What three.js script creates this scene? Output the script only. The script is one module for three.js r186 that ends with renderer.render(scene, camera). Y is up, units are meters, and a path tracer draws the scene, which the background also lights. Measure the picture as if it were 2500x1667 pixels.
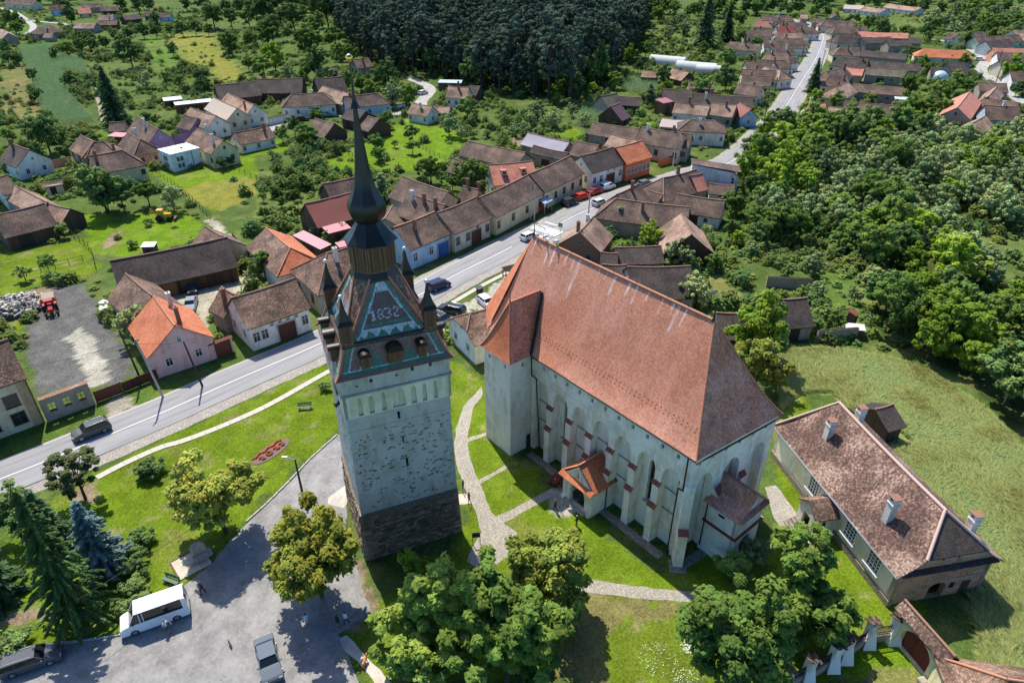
import * as THREE from 'three';
import { Sky } from 'three/addons/objects/Sky.js';
import { mergeGeometries, mergeVertices } from 'three/addons/utils/BufferGeometryUtils.js';
import { MarchingCubes } from 'three/addons/objects/MarchingCubes.js';
import { RoundedBoxGeometry } from 'three/addons/geometries/RoundedBoxGeometry.js';

// ------------------------------------------------------------ camera, sky, sun, exposure
const scene = new THREE.Scene();
const camera = new THREE.PerspectiveCamera(53.13, 1024 / 682, 0.5, 4000);
camera.position.set(0, 57, 0);
camera.rotation.set(-32 * Math.PI / 180, 0, 0);
const sunDir = new THREE.Vector3(-0.285, 1, -0.62).normalize();
const sky = new Sky();
sky.scale.setScalar(3000);
{ const u = sky.material.uniforms; u.sunPosition.value.copy(sunDir); u.turbidity.value = 3; u.rayleigh.value = 0.9; u.mieCoefficient.value = 0.003; u.mieDirectionalG.value = 0.75; u.cloudCoverage.value = 0.35; u.cloudDensity.value = 0.4; }
scene.add(sky);
scene.environmentIntensity = 0.2;
const sun = new THREE.DirectionalLight(new THREE.Color(1, 0.93, 0.82), 5.0);
sun.position.copy(sunDir).multiplyScalar(400).add(new THREE.Vector3(0, 0, -150));
sun.target.position.set(0, 0, -150); scene.add(sun.target);
sun.castShadow = true; sun.shadow.radius = 1;
Object.assign(sun.shadow.camera, { left: -350, right: 350, top: 450, bottom: -450, near: 1, far: 1200 });
scene.add(sun);
const renderer = new THREE.WebGLRenderer();
renderer.toneMapping = THREE.LinearToneMapping;
renderer.toneMappingExposure = 1.4;
renderer.shadowMap.enabled = true;
scene.environment = new THREE.PMREMGenerator(renderer).fromScene(scene).texture;

// ------------------------------------------------------------ helpers
const PI = Math.PI, V = (x, y, z) => new THREE.Vector3(x, y, z);
function rng(a) { return () => { a |= 0; a = a + 0x6D2B79F5 | 0; let t = Math.imul(a ^ a >>> 15, 1 | a); t = t + Math.imul(t ^ t >>> 7, 61 | t) ^ t; return ((t ^ t >>> 14) >>> 0) / 4294967296; }; }
const hash = (x, y, s = 0) => { let h = Math.imul(x | 0, 374761393) + Math.imul(y | 0, 668265263) + Math.imul(s | 0, 974634287); h = Math.imul(h ^ h >>> 13, 1274126177); return ((h ^ h >>> 16) >>> 0) / 4294967296; };
const mod = (a, n) => ((a % n) + n) % n;
function vn(x, y, per = 0, s = 0) { const X = Math.floor(x), Y = Math.floor(y), fx = x - X, fy = y - Y, u = fx * fx * (3 - 2 * fx), v = fy * fy * (3 - 2 * fy), m = (a) => per ? mod(a, per) : a; const a = hash(m(X), m(Y), s), b = hash(m(X + 1), m(Y), s), c = hash(m(X), m(Y + 1), s), d = hash(m(X + 1), m(Y + 1), s); return a + (b - a) * u + (c - a) * v + (a - b - c + d) * u * v; }
function fbm(x, y, o = 4, per = 0, s = 0) { let t = 0, a = 0.5, n = 0; for (let i = 0; i < o; i++) { t += a * vn(x, y, per, s + i); n += a; a *= 0.5; x *= 2; y *= 2; per *= 2; } return t / n; }
const lerp = (a, b, t) => a + (b - a) * t, clamp = (x, a, b) => Math.min(b, Math.max(a, x)), smooth = (a, b, x) => { const t = clamp((x - a) / (b - a), 0, 1); return t * t * (3 - 2 * t); };
const names = new Map();
function numbered(n) { const k = names.get(n) ?? 0; names.set(n, k + 1); return k ? n + '_' + String(k).padStart(3, '0') : n; }
function obj(name, geo, mat, parent) { const g = Array.isArray(geo) ? join(geo) : geo; const m = new THREE.Mesh(g, mat); m.name = parent && parent !== scene ? name : numbered(name); m.castShadow = m.receiveShadow = true; (parent ?? scene).add(m); return m; }
function tag(o, label, category, group, kind) { o.userData.label = label; if (category) o.userData.category = category; if (group) o.userData.group = group; if (kind) o.userData.kind = kind; return o; }
function thing(name, label, category, p = [0, 0, 0], turn = 0, group) { const o = new THREE.Group(); o.name = numbered(name); scene.add(o); o.position.set(...p); o.rotation.y = turn; return tag(o, label, category, group); }
function struct(name, geo, mat, label, parent) { const m = obj(name, geo, mat, parent); if (!parent) tag(m, label, null, null, 'structure'); return m; }
function copy(o, p, turn, label, group) { const c = o.clone(); c.name = numbered(o.name.replace(/_\d{3}$/, '')); c.userData = { ...o.userData }; if (label) c.userData.label = label; if (group) c.userData.group = group; scene.add(c); c.position.set(...p); c.rotation.y = turn; return c; }
function norm(g) { g = g.index ? g.toNonIndexed() : g; for (const k of Object.keys(g.attributes)) if (!['position', 'normal', 'uv'].includes(k)) g.deleteAttribute(k); if (!g.attributes.normal) g.computeVertexNormals(); if (!g.attributes.uv) g.setAttribute('uv', new THREE.BufferAttribute(new Float32Array(g.attributes.position.count * 2), 2)); return g; }
function join(list) { return list.length === 1 ? list[0] : mergeGeometries(list.map(norm)); }
function muv(g, ox = 0, oy = 0) { g = norm(g); const p = g.attributes.position, n = g.attributes.normal, uv = new Float32Array(p.count * 2); for (let i = 0; i < p.count; i++) { const ax = Math.abs(n.getX(i)), ay = Math.abs(n.getY(i)), az = Math.abs(n.getZ(i)); let u, v; if (ay > ax && ay > az && ay > .75) { u = p.getX(i); v = p.getZ(i); } else if (ax > az) { u = p.getZ(i); v = p.getY(i); } else { u = p.getX(i); v = p.getY(i); } uv[2 * i] = u + ox; uv[2 * i + 1] = v + oy; } g.setAttribute('uv', new THREE.BufferAttribute(uv, 2)); return g; }
function bx(w, h, d, x = 0, y = 0, z = 0, ry = 0, rx = 0, rz = 0) { const g = new THREE.BoxGeometry(w, h, d); if (rx) g.rotateX(rx); if (rz) g.rotateZ(rz); if (ry) g.rotateY(ry); g.translate(x, y, z); return muv(g); }
function rbx(w, h, d, r, x = 0, y = 0, z = 0, ry = 0) { const g = new RoundedBoxGeometry(w, h, d, 2, r); if (ry) g.rotateY(ry); g.translate(x, y, z); return muv(g); }
function cyl(r0, r1, h, n, x = 0, y = 0, z = 0) { const g = new THREE.CylinderGeometry(r1, r0, h, n); g.translate(x, y + h / 2, z); return norm(g); }
function bar(a, b, r0, r1 = r0, n = 6) { const d = b.clone().sub(a), g = new THREE.CylinderGeometry(r1, r0, d.length(), n, 1); g.translate(0, d.length() / 2, 0); g.applyQuaternion(new THREE.Quaternion().setFromUnitVectors(V(0, 1, 0), d.normalize())); g.translate(a.x, a.y, a.z); return norm(g); }
function ext(shape, depth, bevel = 0, seg = 12) { return muv(new THREE.ExtrudeGeometry(shape, { depth, bevelEnabled: bevel > 0, bevelSize: bevel, bevelThickness: bevel, bevelSegments: 1, curveSegments: seg })); }
function poly2(pts) { const s = new THREE.Shape(); pts.forEach(([x, y], i) => i ? s.lineTo(x, y) : s.moveTo(x, y)); return s; }
function quads(list) { const p = [], uv = []; for (const [a, b, c, d, q] of list) { const P = d ? [a, b, c, a, c, d] : [a, b, c]; for (const v of P) p.push(v.x, v.y, v.z); const U = q ?? [[0, 0], [1, 0], [1, 1], [0, 1]]; (d ? [0, 1, 2, 0, 2, 3] : [0, 1, 2]).forEach((i) => uv.push(...U[i])); } const g = new THREE.BufferGeometry(); g.setAttribute('position', new THREE.Float32BufferAttribute(p, 3)); g.setAttribute('uv', new THREE.Float32BufferAttribute(uv, 2)); g.computeVertexNormals(); return g; }
function inPoly(x, z, p) { let c = false; for (let i = 0, j = p.length - 1; i < p.length; j = i++) if ((p[i][1] > z) !== (p[j][1] > z) && x < (p[j][0] - p[i][0]) * (z - p[i][1]) / (p[j][1] - p[i][1]) + p[i][0]) c = !c; return c; }

// ------------------------------------------------------------ textures and materials
const toS = (c) => { c = clamp(c, 0, 1); return 255 * (c <= 0.0031308 ? c * 12.92 : 1.055 * Math.pow(c, 1 / 2.4) - 0.055); };
function tex(w, h, fn, srgb = true) { const d = new Uint8Array(w * h * 4); for (let y = 0; y < h; y++) for (let x = 0; x < w; x++) { const c = fn(x, y), i = (y * w + x) * 4; if (srgb) { d[i] = toS(c[0]); d[i + 1] = toS(c[1]); d[i + 2] = toS(c[2]); } else d[i] = d[i + 1] = d[i + 2] = clamp(c, 0, 1) * 255; d[i + 3] = 255; } const t = new THREE.DataTexture(d, w, h, THREE.RGBAFormat); t.wrapS = t.wrapT = THREE.RepeatWrapping; t.magFilter = THREE.LinearFilter; t.minFilter = THREE.LinearMipmapLinearFilter; t.generateMipmaps = true; if (srgb) t.colorSpace = THREE.SRGBColorSpace; t.needsUpdate = true; return t; }
function metres(t, m, m2 = m) { t.repeat.set(1 / m, 1 / m2); return t; }
const mixc = (a, b, t) => [lerp(a[0], b[0], t), lerp(a[1], b[1], t), lerp(a[2], b[2], t)], mul = (a, k) => [a[0] * k, a[1] * k, a[2] * k];
const C3 = (a) => new THREE.Color().setRGB(...a);
const ROWS = 64, COLS = 72, TS = 12.8;                 // one roof texture covers 12.8 m: 64 courses of 72 tiles
function tileAt(x, y, N) { const fy = y / N * ROWS, r = Math.floor(fy), fx = x / N * COLS + (r % 2) * 0.5, c = mod(Math.floor(fx), COLS); return [r, c, fy - r, fx - Math.floor(fx)]; }
function roofTex(pal, moss, spread, seed) { const N = 1024, T = []; for (let r = 0; r < ROWS; r++) for (let c = 0; c < COLS; c++) { const k = hash(r, c, seed), k2 = hash(r, c, seed + 5), X = c / COLS, Y = r / ROWS, big = fbm(X * 6, Y * 6, 4, 6, seed), f = clamp(big * 1.6 - 0.3 + (k - 0.5) * spread, 0, 0.999) * (pal.length - 1), i = Math.floor(f); let col = mul(mixc(pal[i], pal[i + 1], f - i), 0.8 + 0.4 * k2); T.push(mixc(col, [0.055, 0.058, 0.035], smooth(0.54, 0.75, fbm(X * 14, Y * 14, 4, 14, seed + 9)) * moss)); } return metres(tex(N, N, (x, y) => { const [r, c, v, u] = tileAt(x, y, N); return mul(T[r * COLS + c], (u < 0.06 || v < 0.1 ? 0.74 : 1) * (0.93 + 0.14 * hash(x, y, seed))); }), TS); }
const tileBump = metres(tex(1024, 1024, (x, y) => { const [r, c, v, u] = tileAt(x, y, 1024); return 0.15 + 0.7 * (1 - v) * (0.8 + 0.2 * Math.sin(u * PI)) + 0.15 * hash(r, c, 3); }, false), TS);
const std = (o) => new THREE.MeshStandardMaterial({ roughness: 0.9, ...o });
const roofM = (t) => std({ map: t, bumpMap: tileBump, bumpScale: 0.035, roughness: 0.92, side: THREE.DoubleSide });
const pc = (h) => { const c = new THREE.Color(h); return [c.r, c.g, c.b]; };
const pal = (...h) => h.map(pc);
const ROOF = {
  o: roofM(roofTex(pal('#3f332d', '#57453b', '#685246', '#7b6556'), 0.5, 0.7, 11)),
  d: roofM(roofTex(pal('#2c2524', '#3d3330', '#4a3f3a', '#574a42'), 0.4, 0.6, 12)),
  t: roofM(roofTex(pal('#6b5445', '#866b59', '#987c69', '#a88c77'), 0.3, 0.6, 13)),
  m: roofM(roofTex(pal('#4c3a32', '#67503f', '#7d614f', '#967a67'), 0.35, 0.8, 14)),
  n: roofM(roofTex(pal('#a55c3c', '#b56844', '#be7350', '#b96d4a'), 0.02, 0.5, 15)),
  p: roofM(roofTex(pal('#9a6253', '#b5745f', '#bf806a', '#a96d5a'), 0.1, 0.5, 16)),
  e: roofM(roofTex(pal('#4c463c', '#5d5548', '#6a6455', '#575a40'), 0.9, 0.6, 17)),
};
ROOF.z = roofM(roofTex(pal('#4c3831', '#694f44', '#7d6356', '#a08878'), 0.25, 0.9, 18));
ROOF.k2 = ROOF.e;
ROOF.r = std({ color: C3(pc('#7a382d')), bumpMap: tileBump, bumpScale: 0.03, roughness: 0.7, side: THREE.DoubleSide });
ROOF.q = std({ color: C3(pc('#5a4048')), bumpMap: tileBump, bumpScale: 0.03, roughness: 0.75, side: THREE.DoubleSide });
const ribs = metres(tex(64, 64, (x) => 0.5 + 0.5 * Math.sin(x / 64 * PI * 8), false), 1);
ROOF.l = std({ color: C3(pc('#85808c')), bumpMap: ribs, bumpScale: 0.04, roughness: 0.55, metalness: 0.3, side: THREE.DoubleSide });
ROOF.f = std({ color: C3(pc('#a89a92')), bumpMap: ribs, bumpScale: 0.03, roughness: 0.8, side: THREE.DoubleSide });
ROOF.g = roofM(metres(tex(256, 256, (x, y) => { const s = (y / 32) % 1; return mul(s < 0.3 ? pc('#6d6152') : pc('#c7bba6'), 0.85 + 0.3 * hash(x >> 3, y >> 5, 2)); }), 3));
const plasterMap = metres(tex(1024, 1024, (x, y) => { const a = fbm(x / 128, y / 128, 5, 8, 21), b = fbm(x / 32, y / 32, 4, 32, 22), s = smooth(0.58, 0.72, fbm(x / 90, y / 256, 4, 0, 24)); const k = 0.88 + 0.24 * (a - 0.5) + 0.12 * (b - 0.5); const o = smooth(.55, .7, fbm(x / 70 + 40, y / 110, 5, 0, 26)); return mixc(mixc([k, k, k * 0.99], [k * .72, k * .69, k * .62], s * 0.6), [k * .86, k * .76, k * .58], o * .55); }), 9);
const peelMap = metres(tex(1024, 512, (x, y) => { const a = fbm(x / 60, y / 60, 5, 0, 301), b = fbm(x / 18, y / 18, 4, 0, 302), c = fbm(x / 130 + 7, y / 40, 4, 0, 303); let col = mixc(pc('#b08a68'), pc('#c7a583'), a); col = mixc(col, pc('#8d7a69'), smooth(.5, .62, c) * .75); col = mixc(col, pc('#9d5f3d'), smooth(.6, .72, fbm(x / 45 + 3, y / 90, 4, 0, 304)) * .6); if (a * .6 + b * .5 > .62) col = mixc(col, pc('#a39a8c'), .8); return mul(col, .85 + .3 * (b - .5)); }), 11, 6);
const plasterBump = metres(tex(512, 512, (x, y) => fbm(x / 16, y / 16, 4, 32, 31), false), 4);
const plaster = (h, o = {}) => std({ color: C3(mul(pc(h), 1.22)), map: plasterMap, bumpMap: plasterBump, bumpScale: 0.02, ...o });
const plankMap = metres(tex(512, 512, (x, y) => { const b = Math.floor(x / 32), k = 0.6 + 0.5 * hash(b, 0, 4), g = fbm(x / 6, y / 90, 3, 0, 41); const e = x % 32 < 2 ? 0.5 : 1; return mul([1, 1, 1], k * (0.7 + 0.5 * g) * e); }), 3.2);
const plank = (h) => std({ color: C3(mul(pc(h), 1.25)), map: plankMap, bumpMap: plankMap, bumpScale: 0.02 });
const rubbleMap = metres(tex(512, 512, (x, y) => { const r = Math.floor(y / 20), o = (r % 2) * 13, c = Math.floor((x + o) / 36), k = hash(mod(c, 14), r, 51), m = (y % 20 < 3 || (x + o) % 36 < 3) ? 1.25 : 1; return mul(mixc(pc('#6a6157'), pc('#94897b'), k), m * (0.8 + 0.4 * fbm(x / 10, y / 10, 3, 0, 52))); }), 4);
const brickMap = metres(tex(512, 512, (x, y) => { const r = Math.floor(y / 8), c = Math.floor((x + (r % 2) * 12) / 24); const m = y % 8 < 1.5 || (x + (r % 2) * 12) % 24 < 2; return m ? pc('#8d7b6b') : mul(pc('#84533c'), 0.75 + 0.5 * hash(c, r, 61)); }), 5);
const WALL = { w: plaster('#dedbd2'), c: plaster('#cfc4a9'), k: plaster('#9c9184'), b: plank('#5a4433'), p: plaster('#d9b3b0'), v: plaster('#a583ad'), u: plaster('#a9c6d9'), a: plaster('#d9754a'), y: plaster('#d3c8a0'), x: plaster('#c58f7a'), e: plaster('#b7c4a4'), i: std({ map: brickMap, bumpMap: plasterBump, bumpScale: 0.02 }) };
const M = {
  church: plaster('#e4dcca'), tower: plaster('#aeaba2'), rubble: std({ map: rubbleMap, bumpMap: plasterBump, bumpScale: .03 }), white: std({ color: C3(pc('#e4e4e0')), roughness: 0.6 }), cream: plaster('#d8cfa6'),
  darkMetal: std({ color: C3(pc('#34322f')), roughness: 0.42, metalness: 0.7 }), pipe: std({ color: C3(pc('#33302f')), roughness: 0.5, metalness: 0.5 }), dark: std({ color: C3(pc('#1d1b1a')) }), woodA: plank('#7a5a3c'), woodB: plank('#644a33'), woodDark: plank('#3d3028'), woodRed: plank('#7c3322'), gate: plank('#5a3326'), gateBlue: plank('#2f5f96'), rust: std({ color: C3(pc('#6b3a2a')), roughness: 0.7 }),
  glass: new THREE.MeshPhysicalMaterial({ color: C3([0.02, 0.025, 0.03]), roughness: 0.08, metalness: 0, ior: 1.5 }), frameW: std({ color: C3(pc('#d7d7d2')), roughness: 0.6 }), frameB: std({ color: C3(pc('#6b5442')) }), frameG: std({ color: C3(pc('#8d8a84')) }),
  gold: std({ color: C3([0.75, 0.5, 0.12]), roughness: 0.25, metalness: 1 }), silver: std({ color: C3([0.6, 0.62, 0.64]), roughness: 0.35, metalness: 0.8 }), ridge: std({ color: C3(pc('#8d6a58')), roughness: 0.9 }), ridgeN: std({ color: C3(pc('#b5785a')), roughness: 0.85 }), ridgeP: std({ color: C3(pc('#c3a596')) }), chim: std({ map: brickMap }), chimP: plaster('#cfccc4'),
  stone: plaster('#a39d92'), concrete: plaster('#b3aca0'), kerb: plaster('#a8a398'), tyre: std({ color: C3([0.015, 0.015, 0.016]) }), rim: std({ color: C3([0.45, 0.46, 0.48]), roughness: 0.35, metalness: 0.9 }), carGlass: new THREE.MeshPhysicalMaterial({ color: C3([0.012, 0.016, 0.018]), roughness: 0.04, ior: 1.6 }), lamp: std({ color: C3([0.8, 0.8, 0.78]), roughness: 0.15 }), tail: std({ color: C3([0.45, 0.02, 0.02]), roughness: 0.2 }), black: std({ color: C3([0.02, 0.02, 0.022]), roughness: 0.6 }), bark: std({ color: C3(pc('#4d4034')), map: plankMap, bumpMap: plankMap, bumpScale: 0.05 }), barkP: std({ color: C3(pc('#54463c')), map: plankMap }), green: std({ color: C3(pc('#35644a')), roughness: 0.6 }), pinkMetal: std({ color: C3(pc('#965560')), roughness: 0.5, metalness: 0.2, bumpMap: ribs, bumpScale: .02 }), blueMetal: std({ color: C3(pc('#9fb2c6')), roughness: 0.5, metalness: 0.3, bumpMap: ribs, bumpScale: .02 }), paleMetal: std({ color: C3(pc('#c4c9cc')), roughness: 0.5, metalness: 0.2, bumpMap: ribs, bumpScale: .02 }), plastic: new THREE.MeshPhysicalMaterial({ color: C3([0.6, 0.64, 0.62]), roughness: 0.7, transmission: 0.3, thickness: 0, side: THREE.DoubleSide }),
};
const paint = (r, g, b) => new THREE.MeshPhysicalMaterial({ color: C3([r, g, b]), roughness: 0.75, metalness: 0, specularIntensity: 0.25, clearcoat: 0.7, clearcoatRoughness: 0.03 });
// ------------------------------------------------------------ layout in metres (x right, z towards the viewer)
const ROAD=[[-66.93,-55.11],[-61.01,-60.32],[-57.32,-63.56],[-54.75,-66.0],[-52.11,-68.48],[-47.13,-73.24],[-41.81,-78.86],[-37.85,-82.86],[-30.07,-90.67],[-17.06,-105.89],[-9.98,-115.35],[-4.1,-122.39],[0.0,-127.46],[9.66,-138.65],[15.71,-146.08],[19.51,-149.64],[35.47,-163.61],[47.92,-173.71],[57.91,-181.63],[63.54,-189.02],[80.14,-216.44],[88.15,-230.13],[116.71,-288.88],[141.62,-339.56],[163.21,-387.63],[172.71,-410.5],[177.49,-427.71],[181.42,-446.3],[180.85,-472.23],[170.63,-496.79]];
const LANES=[["village_lane",2.2,[[-98.44,-174.71],[-100.79,-184.53],[-86.52,-185.26],[-79.39,-190.55],[-76.19,-209.89],[-71.8,-230.67],[-61.96,-235.03],[-47.5,-235.03],[-33.74,-240.69],[-32.63,-255.94],[-31.77,-276.61],[-42.2,-296.21]]],["hillside_lane",1.8,[[-286.33,-410.85],[-274.91,-414.9],[-277.58,-427.5],[-289.18,-450.14],[-312.09,-480.42],[-325.01,-497.02],[-344.85,-520.88],[-378.87,-553.9]]],["hillside_lane",1.5,[[-314.89,-480.42],[-294.11,-469.92],[-278.91,-462.31],[-268.15,-452.53]]],["east_lane",2.4,[[226.07,-398.37],[231.66,-393.5],[230.81,-377.44],[228.04,-360.95],[222.22,-342.83],[216.15,-331.64],[203.62,-313.57],[197.26,-294.98],[190.26,-278.26],[185.95,-263.16],[183.48,-251.09]]],["garden_path",0.6,[[-167.74,-286.4],[-149.13,-254.44],[-133.53,-226.85]]]];
const SIDEWALK=[[-49.61,-60.46],[-47.61,-62.89],[-44.11,-66.16],[-42.3,-67.03],[-34.66,-73.38],[-27.1,-82.75],[-15.93,-96.48],[-10.61,-103.43],[-5.77,-109.86],[-0.77,-115.7]],PLAZA=[[-46.14,-33.62],[-48.11,-36.57],[-44.28,-37.53],[-41.85,-38.56],[-38.77,-39.1],[-35.75,-39.62],[-33.84,-41.73],[-33.28,-44.16],[-32.45,-45.63],[-31.05,-47.99],[-29.61,-52.57],[-28.52,-55.24],[-27.39,-57.68],[-25.86,-61.38],[-24.9,-63.86],[-22.6,-68.4],[-21.2,-68.57],[-19.37,-59.56],[-18.05,-51.99],[-15.27,-45.53],[-13.62,-41.96],[-16.27,-39.62],[-14.87,-37.45],[-12.86,-33.62]],KERB=[[-41.85,-38.56],[-38.77,-39.1],[-35.75,-39.62]],KERB2=[[-29.46,-53.46],[-28.52,-55.24],[-27.39,-57.68],[-25.86,-61.38],[-24.9,-63.86],[-22.6,-68.4]];
const PATHS=[["cobbled_path",[[-4.38,-79.05],[-6.71,-74.38],[-7.39,-69.64],[-7.24,-65.38],[-6.42,-61.45],[-5.32,-57.81],[-4.05,-54.93],[-3.34,-51.99],[-4.33,-49.45],[-4.68,-48.1],[-2.72,-46.54],[0.0,-49.18],[0.53,-51.99],[-1.09,-53.46],[-2.35,-54.93],[-3.18,-57.81],[-4.16,-60.53],[-5.29,-64.39],[-5.75,-68.16],[-5.35,-73.83],[-4.13,-77.1]]],["cobbled_path",[[6.47,-46.44],[7.18,-45.93],[11.5,-45.13],[15.9,-44.54],[20.72,-44.25],[20.37,-42.88],[16.04,-43.21],[10.9,-43.77],[7.31,-44.21],[6.12,-44.54]]],["cobbled_path",[[29.71,-58.88],[31.12,-59.22],[32.05,-54.37],[33.2,-51.99],[31.68,-50.28],[29.4,-50.0],[29.27,-54.99]]],["narrow_path",[[-5.73,-67.75],[-3.46,-68.98],[-3.28,-68.4],[-5.58,-66.95]]],["narrow_path",[[-3.99,-60.11],[-0.75,-62.75],[-0.5,-62.31],[-3.77,-59.42]]],["narrow_path",[[-2.05,-54.07],[1.88,-56.76],[4.56,-58.74],[6.17,-59.15],[6.57,-57.94],[4.54,-57.28],[2.13,-55.62],[-1.26,-53.16]]],["tower_path",[[-6.55,-57.68],[-5.14,-57.88],[-4.68,-56.38],[-6.25,-56.12]]],["paved_walk",[[-16.09,-39.17],[-15.45,-39.51],[-13.22,-37.3],[-10.26,-34.62],[-11.86,-34.52],[-13.32,-36.25],[-15.45,-38.06]]],["rear_path",[[-19.95,-58.88],[-19.37,-59.56],[-18.88,-56.25],[-19.12,-55.62],[-21.03,-56.25],[-21.25,-57.22]]]];
const WOOD=[[58.85,-174.71],[70.98,-196.92],[88.68,-209.89],[103.66,-209.89],[118.65,-209.89],[131.23,-203.23],[163.61,-209.89],[114.62,-136.38],[104.12,-136.38],[99.69,-145.83],[87.33,-127.87],[86.59,-109.86],[84.7,-100.85],[84.0,-90.43],[66.29,-63.86],[65.66,-72.84],[65.58,-78.46],[63.69,-83.61],[60.34,-89.24],[58.67,-95.43],[65.13,-109.86],[65.62,-136.38],[55.19,-123.92],[52.4,-127.87],[53.54,-145.83]],FOREST=[[-81.93,-367.0],[-50.22,-304.76],[-32.07,-296.21],[-15.88,-276.61],[0.0,-262.52],[22.25,-255.94],[37.88,-288.08],[63.49,-367.0],[87.49,-519.14],[121.62,-920.69],[-209.19,-920.69],[-119.17,-496.79]];
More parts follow.
